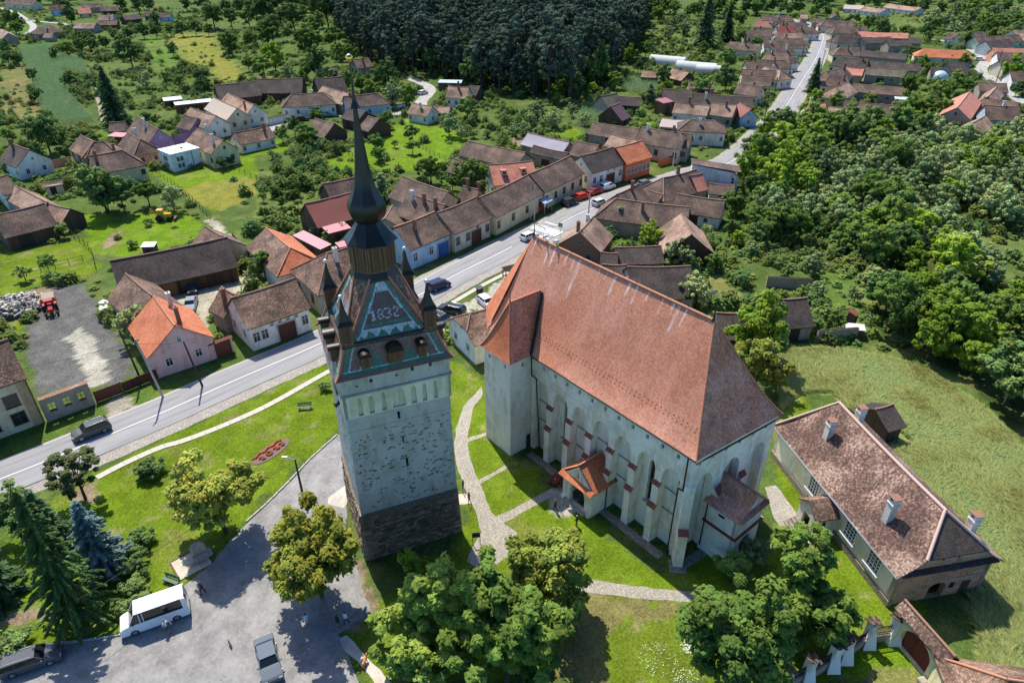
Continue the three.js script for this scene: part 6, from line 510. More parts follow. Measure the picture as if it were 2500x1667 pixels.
// ------------------------------------------------------------ parsonage
{
  const th = -79.2 * PI / 180, t = thing('parsonage', 'long white parsonage with mottled tile roof and big bare gable beside the church', 'house', [0, 0, 0], th);
  // local x runs along the eave towards the viewer, local z towards the churchyard
  const A = V(31.91, 0, -64.62); t.position.copy(A); const L = 22.6, W = 11, he = 4.6, hr = 9.3;
  const body = obj('wall', [bx(L - .5, he, .5, L / 2, he / 2, -.65), bx(L - .5, he, .5, L / 2, he / 2, -W + .65)], plaster('#d9d3c2'), t);
  const gs = poly2([[-W + .4, 0], [-.4, 0], [-.4, he], [-2.6, 6.5], [-W + 2.6, 6.5], [-W + .4, he]].map(([a, b]) => [a, b])); const d1 = new THREE.Path(); d1.moveTo(-4.5, .02); d1.lineTo(-4.5, 1.5); d1.absellipse(-5.4, 1.5, .9, .6, 0, PI, false); d1.lineTo(-6.3, .02); gs.holes.push(d1); for (const z of [-4.6, -6.3]) { const p = new THREE.Path(); p.moveTo(z - .15, 5.5); p.lineTo(z - .15, 5.85); p.lineTo(z + .15, 5.85); p.lineTo(z + .15, 5.5); gs.holes.push(p); }
  const gg = ext(gs, .5); gg.rotateY(-PI / 2); gg.translate(L - .25, 0, 0); const gable = obj('end_wall', muv(gg), std({ map: peelMap, bumpMap: peelMap, bumpScale: .03 }), t); const gg2 = ext(poly2([[-W + .4, 0], [-.4, 0], [-.4, he], [-W + .4, he]]), .5); gg2.rotateY(-PI / 2); gg2.translate(.7, 0, 0); obj('end_wall', muv(gg2), body.material, t);
  obj('door', bx(.08, 1.8, .9, L - .22, .9, -8.6), M.woodDark, gable); obj('small_window', bx(.08, .7, .45, L - .22, 1.5, -7.0), M.glass, gable); obj('gable_pent', [bx(.55, .1, W - .6, L + .02, he + .05, -W / 2, 0, 0, -.55)], ROOF.d, gable);  obj('lower_band', bx(.1, .14, 4, L - .2, 2.55, -8.2), M.stone, gable);
  obj('plinth', [bx(L - .2, .8, .5, L / 2, .4, -.45)], M.rubble, t);
  const xl = (v) => lerp(-.2, 2.6, v), xr = (v) => v < .42 ? L + .15 : lerp(L + .15, L - 2.9, (v - .42) / .58); const mk = (f) => { const g = slope(xl, xr, he - .1, hr, W / 2 + .2, f, { kick: .18, sag: .15, nu: 34, nv: 16, seed: 4, jit: .05 }); g.translate(0, 0, -W / 2); return g; };
  const roof = obj('roof', [mk(1), mk(-1)], ROOF.z, t); { const y0 = lerp(he - .1, hr, .42), z0 = (W / 2 + .2) * .58; const g = hipEnd(L + .15, L - 2.9, y0, hr, z0, { nv: 10, jit: .02 }); g.translate(0, 0, -W / 2); obj('end_hip', g, ROOF.d, roof); const g2 = hipEnd(-.2, 2.6, he - .1, hr, W / 2 + .2, { nv: 8 }); g2.translate(0, 0, -W / 2); obj('far_hip', g2, ROOF.z, roof); const cp = []; cp.push(bar(V(L + .15, y0, -W / 2 + z0), V(L - 2.9, hr, -W / 2), .16, .16), bar(V(L + .15, y0, -W / 2 - z0), V(L - 2.9, hr, -W / 2), .16, .16), bar(V(-.2, he, .2), V(2.6, hr, -W / 2), .14, .14)); for (let k = 0; k < 42; k++) cp.push(bar(V(2.6 + k * .41, hr - .15 * 4 * (k / 42) * (1 - k / 42), -W / 2), V(3.03 + k * .41, hr - .15 * 4 * ((k + 1) / 42) * (1 - (k + 1) / 42), -W / 2), .2, .16)); obj('ridge_cap', cp, M.ridgeP, roof); }
  for (const [x, z, h] of [[5.4, -2.9, 1.9], [5.0, -6.6, 1.6], [17.3, -2.1, 2.5], [20.6, -8.3, 1.9]]) { const y = hr - (hr - he) * Math.abs(z + W / 2) / (W / 2); const c = obj('chimney', [bx(.75, h + .8, .75, x, y + h / 2 - .4, z), bx(.9, .12, .9, x, y + h * .82, z), bx(.84, .3, .84, x, y + h + .1, z)], M.chimP, roof); obj('chimney_cap', bx(.95, .08, .95, x, y + h + .29, z), M.chim, c); obj('painted_dark_mouth', bx(.3, .18, .86, x, y + h + .1, z), M.dark, c); }  // vent slots are solid near-black boxes, their soot and inner shade painted in
  for (const x of [8.6, 15.4, 19.3]) { const bars = [bx(1.9, .14, .16, 0, .97, 0), bx(2.3, .16, .42, 0, -.98, .12), bx(.14, 1.8, .16, -.88, 0, 0), bx(.14, 1.8, .16, .88, 0, 0)]; for (const u of [-.44, 0, .44]) bars.push(bx(.07, 1.8, .1, u, 0, 0)); for (const v of [-.45, 0, .45]) bars.push(bx(1.7, .07, .101, 0, v, 0)); const w = obj('window', bars, M.frameW, t); w.position.set(x, 2.75, -.36); obj('pane', bx(1.7, 1.8, .03, 0, 0, -.02), M.glass, w); } obj('gutter', bx(L + .2, .1, .12, L / 2, he - .16, .24), M.silver, t);
  // entrance porch
  const sp = poly2([[-1.5, 0], [1.5, 0], [1.5, 2.9], [0, 4.1], [-1.5, 2.9]]); const a = new THREE.Path(); a.moveTo(-.6, .02); a.lineTo(-.6, 2.2); a.lineTo(.6, 2.2); a.lineTo(.6, .02); sp.holes.push(a); const f = ext(sp, .3); f.translate(11.8, 0, 2.0); const po = obj('porch', [muv(f), bx(.3, 2.9, 2.6, 10.45, 1.45, .9), bx(.3, 2.9, 2.6, 13.15, 1.45, .9)], plaster('#d6d0bf'), t); obj('porch_door', bx(1.1, 2.1, .06, 11.8, 1.05, -.35), M.woodDark, po); obj('porch_window', bx(.05, .8, .35, 13.32, 1.9, 1.2), M.glass, po); const sl = (s) => { const g = slope(() => -.5, () => 2.5, 2.85, 4.25, 1.75, s, { nu: 6, nv: 5 }); g.rotateY(-PI / 2); g.translate(11.8, 0, 0); return g; }; obj('porch_roof', [sl(1), sl(-1)], ROOF.m, po); for (let k = 0; k < 4; k++) obj('step', bx(2.6, .15, .42, 11.8, .52 - k * .15, 2.5 + k * .4), M.rubble, po);
}
// ------------------------------------------------------------ trees
const leafMat = (c, tr = .3) => new THREE.MeshPhysicalMaterial({ color: C3(c), vertexColors: true, roughness: .85, specularIntensity: .12, ...(tr ? { transmission: tr, thickness: 0 } : {}), side: THREE.DoubleSide });
const LEAF = { d: [.145, .24, .045], D: [.095, .165, .042], l: [.27, .32, .055], w: [.25, .33, .125], b: [.13, .21, .06], y: [.17, .27, .055], s: [.065, .12, .045], S: [.085, .14, .035], p: [.075, .11, .068], n: [.12, .15, .055], k: [.19, .27, .12], B: [.17, .26, .24], c: [.17, .265, .045], m: [.3, .32, .045], f: [.23, .36, .035] };
class Leaves { constructor(seed) { this.p = []; this.n = []; this.c = []; this.R = rng(seed); }
  leaf(x, y, z, nx, ny, nz, s, k, hue, asp = 1.5, dir = null) { // a folded rhombus facing (nx, ny, nz)
    const R = this.R; let l = Math.hypot(nx, ny, nz) || 1; nx /= l; ny /= l; nz /= l; let ax, ay, az; if (dir) [ax, ay, az] = dir; else { ax = R() - .5; ay = R() - .5; az = R() - .5; } const dt = ax * nx + ay * ny + az * nz; ax -= dt * nx; ay -= dt * ny; az -= dt * nz; l = Math.hypot(ax, ay, az) || 1; ax /= l; ay /= l; az /= l; const bx_ = ny * az - nz * ay, by = nz * ax - nx * az, bz = nx * ay - ny * ax, L = s * asp * .5, W = s * .5, f = s * .16;
    const P = [[x - ax * L, y - ay * L, z - az * L], [x + bx_ * W - nx * f, y + by * W - ny * f, z + bz * W - nz * f], [x + ax * L, y + ay * L, z + az * L], [x - bx_ * W - nx * f, y - by * W - ny * f, z - bz * W - nz * f]];
    for (const i of [0, 1, 2, 0, 2, 3]) this.p.push(...P[i]); const r = k * (1 + .35 * hue), g = k, b = k * (1 - .3 * hue); for (let i = 0; i < 6; i++) this.c.push(r, g, b); }
  geo() { const g = new THREE.BufferGeometry(); g.setAttribute('position', new THREE.Float32BufferAttribute(this.p, 3)); g.setAttribute('color', new THREE.Float32BufferAttribute(this.c, 3)); g.computeVertexNormals(); return g; } }
function broadleaf(seed, { H = 10, R0 = 4.3, base = .24, nC = 60, per = 90, leaf = .42, flat = 1, cs = .2, droop = 0 } = {}) {
  const L = new Leaves(seed), R = L.R, cy = H * (base + (1 - base) * .5), ry = H * (1 - base) * .5;
  const clumps = [], subs = [], nS = flat < 1 || R0 < 3 ? 1 : 5 + Math.floor(R() * 4);
  for (let i = 0; i < nS; i++) { if (nS === 1) { subs.push([0, cy, 0, R0 * .95, ry * .95]); break; } const a = i * 2.4 + R(), top = i === 0, d = top ? R0 * .12 : R0 * (.34 + .26 * R()), y = top ? cy + ry * .42 : cy + ry * (R() * .95 - .55), r = R0 * (.42 + .22 * R()); subs.push([Math.cos(a) * d, y, Math.sin(a) * d, r, r * (.8 + .35 * R()) * ry / R0 * (top ? 1.05 : 1)]); }
  for (let i = 0; i < nC; i++) { const [sx, sy, sz, sr, sv] = subs[i % nS], th = R() * 6.283, v = R() * 2 - 1, s = Math.sqrt(1 - v * v), rr = i % 5 === 0 ? .3 + .4 * R() : .72 + .34 * R(); clumps.push([sx + Math.cos(th) * s * sr * rr, Math.max(H * base * .7, sy + v * sv * rr), sz + Math.sin(th) * s * sr * rr, R0 * cs * (.55 + .8 * R()), .7 + .55 * R(), (R() - .5) * .9]); }
  for (const [x, y, z, r, k, hue] of clumps) for (let j = 0; j < per; j++) { const u = R() * 2 - 1, a = R() * 6.283, s = Math.sqrt(1 - u * u), q = r * (.35 + .55 * R() + .55 * R() * R()); let dx = s * Math.cos(a), dy = u, dz = s * Math.sin(a); if (dy < -.35 && R() < .6) dy = -dy; const X = x + dx * q, Y = y + dy * q * .8 * flat, Z = z + dz * q; L.leaf(X, Math.max(.15, Y), Z, dx * .8 + (R() - .5), dy * .8 + .5 + (R() - .5) * .8 - droop, dz * .8 + (R() - .5), leaf * (.7 + .6 * R()), k * (.8 + .4 * R()), hue * .6 + (R() - .5) * .5); }
  const T = [bar(V(0, 0, 0), V(.1, H * base, .05), H * .026, H * .019, 9), bar(V(.1, H * base, .05), V(0, H * .7, 0), H * .019, H * .007, 7)]; for (let i = 0; i < 9; i++) { const c = clumps[Math.floor(R() * nC)], y0 = H * (base * .8 + .3 * R()); T.push(bar(V(.05, y0, .02), V(c[0] * .8, Math.max(y0 + .3, c[1]), c[2] * .8), H * .01, H * .003, 5)); } return [join(T), L.geo()];
}
function conifer(seed, { H = 10, R0 = 2.6, base = .06, levels = 26, nb = 9, leaf = .42, droop = .35, lift = 0, pw = .85 } = {}) {
  const L = new Leaves(seed), R = L.R; for (let i = 0; i < levels; i++) { const v = i / levels, y = H * lerp(base, .985, Math.pow(v, .92)), len = R0 * Math.pow(1 - v, pw) * (.85 + .3 * R()) + .12, n = Math.max(4, Math.round(nb * (1 - v * .5))); for (let b = 0; b < n; b++) { const a = (b + i * .618) / n * 6.283 + R() * .5, l = len * (.7 + .5 * R()), k = .65 + .6 * R(), hue = (R() - .5) * .4, seg = Math.max(2, Math.round(l / (leaf * .5))); const ca = Math.cos(a), sa = Math.sin(a); for (let j = 0; j < seg; j++) { const s = (j + .6) / seg, dr = -droop * l * s * s + lift * l * s * .5; for (let q = -1; q < 2; q++) { const w = q * leaf * .34 * (1 - s * .4), X = ca * l * s - sa * w, Z = sa * l * s + ca * w, Y = y + dr - Math.abs(q) * .08 + (R() - .5) * .1; L.leaf(X, Math.max(.1, Y), Z, ca * .35 + (R() - .5) * .6, 1, sa * .35 + (R() - .5) * .6, leaf * (.6 + .45 * R()), k * (.8 + .4 * R()), hue + (R() - .5) * .2, 2.1, [ca - sa * q * .7, -droop * .5, sa + ca * q * .7]); } } } } 
  return [join([bar(V(0, 0, 0), V(0, H * .97, 0), H * .02, H * .003, 7)]), L.geo()];
}
const VAR = {};
const mk = (k, list) => VAR[k] = list;
mk('broad', [1, 2, 3, 4, 5].map((s) => broadleaf(s * 31)));
mk('tall', [1, 2].map((s) => broadleaf(s * 37 + 5, { R0: 3.6, base: .2, nC: 64 })));
mk('willow', [1, 2, 3].map((s) => broadleaf(s * 41 + 3, { nC: 70, per: 80, leaf: .36, cs: .17, base: .12, droop: .3 })));
mk('bush', [1, 2, 3].map((s) => broadleaf(s * 43 + 1, { R0: 5, H: 8, base: .04, nC: 46, per: 80, leaf: .5, cs: .24 })));
mk('fruit', [1, 2, 3].map((s) => broadleaf(s * 47 + 2, { R0: 4.2, base: .28, nC: 40, per: 80, leaf: .48, cs: .22 })));
mk('near', [1, 2, 3].map((s) => broadleaf(s * 53 + 2, { nC: 130, per: 150, leaf: .3, cs: .17, base: .14 })));
mk('chest', [1, 2].map((s) => broadleaf(s * 57 + 9, { nC: 170, per: 120, leaf: .36, cs: .13, base: .12 })));
mk('feather', [1, 2].map((s) => broadleaf(s * 59 + 9, { nC: 70, per: 110, leaf: .34, cs: .16, base: .1 })));
mk('pinew', [1, 2, 3, 4].map((s) => broadleaf(s * 61 + 4, { R0: 2.1, base: .26, nC: 44, per: 70, leaf: .3, cs: .26, flat: .7 })));
mk('pine', [1].map((s) => broadleaf(s * 67 + 4, { R0: 4, base: .26, nC: 70, per: 130, leaf: .3, cs: .17, flat: .7 })));
mk('spruce', [1, 2].map((s) => conifer(s * 71)));
mk('bigspruce', [conifer(73, { levels: 30, nb: 9, leaf: .2, R0: 2.5, droop: .3, base: .1 })]);
mk('bluespruce', [conifer(79, { levels: 26, nb: 9, leaf: .36, R0: 3.3, droop: .05, lift: .25 })]);
mk('column', [1].map((s) => broadleaf(s * 83, { R0: 1.1, base: .05, nC: 46, per: 90, leaf: .26, cs: .5 })));
const KIND = { d: 'broad', D: 'broad', l: 'broad', w: 'willow', b: 'bush', y: 'fruit', s: 'spruce', S: 'bigspruce', p: 'pinew', n: 'pine', k: 'column', B: 'bluespruce', c: 'chest', m: 'near', f: 'feather' }, BASE_R = { broad: 4.3, tall: 3.6, willow: 4.3, bush: 5, fruit: 4.2, near: 4.3, chest: 4.3, feather: 4.3, pinew: 2.1, pine: 4, spruce: 2.6, bigspruce: 2.9, bluespruce: 3.3, column: 1.1 }, BASE_H = { bush: 8 };
const LMAT = {}; for (const k in LEAF) LMAT[k] = [1, .8, 1.22].map((q, i) => leafMat(mul([LEAF[k][0] * (i === 2 ? 1.12 : 1), LEAF[k][1], LEAF[k][2]], q), 'lmfcdk'.includes(k) ? .25 : 0));
const protos = new Map(); let treeN = 0;
function tree(x, z, h, r, typ, label, group) {
  let kind = KIND[typ]; if (Math.hypot(x, z) < 72 && (typ === 'd' || typ === 'l' || typ === 'D')) kind = 'near'; const n = treeN++, vs = VAR[kind], vi = Math.floor(hash(n, 3, 17) * vs.length), mi = Math.floor(hash(n, 5, 17) * 3), key = kind + vi + typ + mi; let o;
  const bush = typ === 'b', nm = bush ? 'bush' : typ === 's' || typ === 'S' || typ === 'B' ? 'spruce_tree' : typ === 'p' || typ === 'n' ? 'pine_tree' : typ === 'w' ? 'willow_tree' : typ === 'y' ? 'fruit_tree' : typ === 'c' ? 'chestnut_tree' : 'leafy_tree', cat = bush ? 'bush' : 'tree';
  if (protos.has(key)) o = copy(protos.get(key), [x, 0, z], hash(n, 7, 17) * 6.28, label); else { o = thing(nm, label, cat, [x, 0, z], hash(n, 7, 17) * 6.28); obj('trunk', vs[vi][0], typ === 'p' || typ === 'n' ? M.barkP : M.bark, o); obj('crown', vs[vi][1], LMAT[typ][mi], o); protos.set(key, o); }
  if (group) o.userData.group = group; else delete o.userData.group; o.userData.label = label; const s = r / BASE_R[kind]; o.scale.set(s, h / (BASE_H[kind] ?? 10), s * (.92 + .16 * hash(n, 9, 17))); return o;
}
for (const [x, z, h, r, typ, li] of TREES) tree(x, z, h, r, typ, TREE_LABELS[li][0], TREE_LABELS[li][1]);
// the thicket on the stream side and the pine wood: each tree by itself, the deeper part of the wood as one mass
{
  const R = rng(4242), put = []; const fits = (x, z, d) => !put.some(([a, b]) => (a - x) ** 2 + (b - z) ** 2 < d * d) && !inHouse(x, z, 2);
  const bb = (p) => [Math.min(...p.map((q) => q[0])), Math.max(...p.map((q) => q[0])), Math.min(...p.map((q) => q[1])), Math.max(...p.map((q) => q[1]))];
  for (const [x, z] of TREES) put.push([x, z]);
  const [a, b, c, d] = bb(WOOD); let n = 0; const LB = { d: 'mid green tree in the dense thicket below the meadow', D: 'dark green tree in the dense thicket below the meadow', w: 'silvery willow in the dense thicket below the meadow', f: 'bright green locust tree in the dense thicket below the meadow' };
  for (let k = 0; k < 9000 && n < 230; k++) { const x = lerp(a, b, R()), z = lerp(c, d, R()); if (!inPoly(x, z, WOOD)) continue; const q = fbm(x * .05, z * .05, 3, 0, 201), s = fbm(x * .04 + 9, z * .04, 3, 0, 202); const typ = s > .53 && R() < .75 ? 'w' : q > .52 && R() < .7 ? 'f' : R() < .3 ? 'D' : R() < .12 ? 'w' : 'd'; const r = typ === 'w' ? 2.3 + 1.8 * R() : 2.4 + 2.2 * R(); if (!fits(x, z, r * 1.05)) continue; put.push([x, z]); n++; tree(x, z, r * (2 + .6 * R()), r, typ, LB[typ], 'trees of the thicket below the meadow'); }
  const [e, f, g, h] = bb(FOREST), deep = []; n = 0; const all = []; for (let k = 0; k < 14000; k++) { const x = lerp(e, f, R()), z = lerp(-560, h, R()); if (!inPoly(x, z, FOREST) || !fits(x, z, 4.6)) continue; put.push([x, z]); all.push([x, z]); }
  all.sort((p, q) => q[1] - p[1]); all.forEach(([x, z], i) => { const hh = 13 + 13 * R(), r = hh * .15 + 1.3 * R(); if (i < 240) { if (R() < .12 && i < 90) tree(x, z, hh * .7, r * 1.3, 'D', 'dark leafy tree at the front of the pine wood', 'leafy trees at the pine wood edge'); else tree(x, z, hh, r, 'p', 'tall dark pine of the wood above the village', 'pines of the wood above the village'); } else deep.push([x, z, hh, r]); });
  const im = new THREE.InstancedMesh(VAR.pinew[1][1], LMAT.p[0], deep.length), m4 = new THREE.Matrix4(), qn = new THREE.Quaternion(); deep.forEach(([x, z, hh, r], i) => { qn.setFromAxisAngle(V(0, 1, 0), R() * 6.28); im.setMatrixAt(i, m4.compose(V(x, 0, z), qn, V(r / 2.1, hh / 10, r / 2.1))); }); im.name = 'deep_pine_wood'; tag(im, 'dark mass of pines deep in the wood', 'forest', null, 'stuff'); im.castShadow = im.receiveShadow = true; scene.add(im);
}
{ const R = rng(909), list = []; for (let k = 0; k < 2600 && list.length < 900; k++) { const d = 500 + 420 * R(), u = (R() - .5) * 1.9, x = u * d, z = -d; if (inPoly(x, z, FOREST) || inHouse(x, z, 4) || fbm(x * .012, z * .012, 3, 0, 231) < .5) continue; list.push([x, z]); } const im = new THREE.InstancedMesh(VAR.broad[2][1], LMAT.D[2], list.length), m4 = new THREE.Matrix4(), qn = new THREE.Quaternion(); list.forEach(([x, z], i) => { const s = .7 + .7 * R(); qn.setFromAxisAngle(V(0, 1, 0), R() * 6.28); im.setMatrixAt(i, m4.compose(V(x, 0, z), qn, V(s, s * (.8 + .3 * R()), s))); }); im.name = 'distant_woods'; tag(im, 'far off woods and hedgerows along the top edge', 'woods', null, 'stuff'); im.castShadow = im.receiveShadow = true; scene.add(im); }
// low growth: weeds and shrubs of the gardens, maize, tall meadow grass
function scatter(name, label, cat, geo, mat, list) { const im = new THREE.InstancedMesh(geo, mat, list.length), m4 = new THREE.Matrix4(), q = new THREE.Quaternion(), e = new THREE.Euler(), c = new THREE.Color(); list.forEach(([x, z, s, a, sy, k, hu = 0], i) => { q.setFromEuler(e.set(0, a, 0)); im.setMatrixAt(i, m4.compose(V(x, 0, z), q, V(s, sy, s))); im.setColorAt(i, c.setRGB(k * (1 + hu), k, k * (1 - hu * .5))); }); im.name = name; tag(im, label, cat, null, 'stuff'); im.castShadow = im.receiveShadow = true; scene.add(im); return im; }
const plain = (c, tr = .25) => new THREE.MeshPhysicalMaterial({ color: C3(c), roughness: .9, specularIntensity: .1, transmission: tr, thickness: 0, side: THREE.DoubleSide });
function tuft(seed, n, hgt, w, lean) { const R = rng(seed), p = []; for (let i = 0; i < n; i++) { const a = R() * 6.28, x = (R() - .5) * .5, z = (R() - .5) * .5, hh = hgt * (.6 + .6 * R()), l = lean * (.4 + R()), ca = Math.cos(a) * w, sa = Math.sin(a) * w, mx = x + l * .35 * hh + (R() - .5) * .15, mz = z + l * .2 * hh + (R() - .5) * .15, tx = x + l * hh + (R() - .5) * .3, tz = z + l * .5 * hh + (R() - .5) * .3; p.push(x - ca, 0, z - sa, x + ca, 0, z + sa, mx + ca * .8, hh * .6, mz + sa * .8, x - ca, 0, z - sa, mx + ca * .8, hh * .6, mz + sa * .8, mx - ca * .8, hh * .6, mz - sa * .8, mx - ca * .8, hh * .6, mz - sa * .8, mx + ca * .8, hh * .6, mz + sa * .8, tx, hh * .9, tz); } const g = new THREE.BufferGeometry(); g.setAttribute('position', new THREE.Float32BufferAttribute(p, 3)); g.computeVertexNormals(); return g; }
{
  const R = rng(777), weeds = [], shrubs = [], mead = [], corn = [], roadPts = resample(ROAD, 4), laneRuns = LANES.map(([, hw, p]) => [hw, resample(p, 3)]);
  const onRoad = (x, z, w) => { for (const p of roadPts) if (Math.abs(p.x - x) < 13 && Math.abs(p.z - z) < 13 && Math.hypot(p.x - x, p.z - z) < w) return true; for (const [hw, q] of laneRuns) for (const p of q) if (Math.hypot(p.x - x, p.z - z) < hw + 1.4) return true; return false; };
  const KEEP = { base: 1, rough: .9, wood: 1, potato: .9, dry: .25, grass_g: .25, field_y: .06, bright: .05, grass_b: .1, yardg: .12 };
  for (let k = 0; k < 90000; k++) { const t = R(), d = lerp(75, 560, t * t * .6 + t * .4), u = (R() - .5) * 1.75, x = u * d * 1.05, z = -d * .97; const cv = coverAt(x, z), kp = KEEP[cv] ?? 0; if (!kp) continue; const q = fbm(x * .08, z * .08, 4, 0, 211); if (R() > kp * smooth(.38, .6, q) * (d < 150 ? .45 : 1)) continue; if (inHouse(x, z, .3) || inPoly(x, z, PLAZA) || d < 92 || onRoad(x, z, d < 190 ? 12.5 : 6.4)) continue; const s = .5 + .9 * R(); (R() < .16 ? shrubs : weeds).push([x, z, s, R() * 6.28, s * (.6 + .6 * R()), .65 + .6 * R(), (R() - .4) * .5]); }
  const small = (seed, n, r, hh, leaf) => { const L = new Leaves(seed), Q = L.R; for (let i = 0; i < n; i++) { const u = Q(), a = Q() * 6.28, s = Math.sqrt(1 - u * u), rr = r * (.5 + .5 * Q()); L.leaf(Math.cos(a) * s * rr, u * hh * (.5 + .5 * Q()) + .08, Math.sin(a) * s * rr, Math.cos(a) * s + (Q() - .5), u + .5, Math.sin(a) * s + (Q() - .5), leaf * (.6 + .8 * Q()), 1, 0); } const g = L.geo(); g.deleteAttribute('color'); return g; };
  scatter('garden_weeds', 'knee high weeds and garden plants between the houses', 'weeds', small(5, 46, 1, .9, .34), plain([.17, .25, .06]), weeds);
  scatter('undergrowth', 'rough shrubs and undergrowth around the gardens', 'undergrowth', small(6, 150, 1.5, 2.2, .36), plain([.12, .19, .05]), shrubs.map((a) => [a[0], a[1], a[2] * 1.1, a[3], a[4] * 1.2, a[5], a[6]]));
  for (const q of COVERS) if (q.k === 'meadow') { for (let k = 0; k < 60000; k++) { const x = lerp(q.a, q.b, R()), z = lerp(q.c, q.d, R()); if (!inPoly(x, z, q.p) || inHouse(x, z, .4)) continue; const w = fbm(x * .25, z * .25, 3, 0, 221); mead.push([x, z, .7 + .5 * R(), (R() - .5) * 1.6 + w * 4, (.4 + .4 * R()) * (.5 + w), .75 + .4 * R() * (.5 + w), (w - .5) * .3 + (R() - .5) * .2]); } }
  scatter('meadow_grass', 'tall wind swept grass of the churchyard meadow', 'grass', tuft(3, 9, .75, .045, .75), plain([.42, .47, .17], .45), mead);
  for (const q of COVERS) if (q.k === 'corn') { const th = .55, c = Math.cos(th), s = Math.sin(th); for (let i = -300; i < 300; i++) for (let j = -400; j < 400; j++) { const X = i * .85, Z = j * .55, x = (q.a + q.b) / 2 + X * c - Z * s + (R() - .5) * .25, z = (q.c + q.d) / 2 + X * s + Z * c + (R() - .5) * .25; if (!inPoly(x, z, q.p) || inHouse(x, z, .5)) continue; corn.push([x, z, .9 + .3 * R(), R() * 6.28, .85 + .4 * R(), .75 + .5 * R(), (R() - .5) * .2]); } }
  { const p = []; for (let i = 0; i < 7; i++) { const a = i * 2.4, y = .25 + i * .2, ca = Math.cos(a), sa = Math.sin(a), l = .55; p.push(-sa * .05, y, ca * .05, sa * .05, y, -ca * .05, ca * l * .6, y + .3, sa * l * .6, ca * l * .6 - sa * .06, y + .3, sa * l * .6 + ca * .06, ca * l * .6 + sa * .06, y + .3, sa * l * .6 - ca * .06, ca * l, y + .1, sa * l); } const g = new THREE.BufferGeometry(); g.setAttribute('position', new THREE.Float32BufferAttribute(p, 3)); g.computeVertexNormals(); scatter('maize', 'rows of bluish green maize plants in the garden plots', 'maize', g, plain([.2, .33, .15], .3), corn); }
  // daisies on the lawn behind the chestnuts
  const fl = []; for (let k = 0; k < 330; k++) { const a = R() * 6.28, c = [[16.3, -38.3, .8], [16.3, -38.3, .7], [13.2, -37, 1.8], [15.3, -35.2, 1.1]][Math.floor(R() * 4)], r = c[2] * Math.sqrt(R()); fl.push([c[0] + Math.cos(a) * r, c[1] + Math.sin(a) * r, 1, a, 1, 1]); } const fg = new THREE.ConeGeometry(.034, .04, 5); fg.rotateX(PI); fg.translate(0, .09, 0); scatter('daisies', 'white daisies sprinkled in the churchyard grass', 'flowers', norm(fg), std({ color: C3([.8, .8, .75]) }), fl);
}
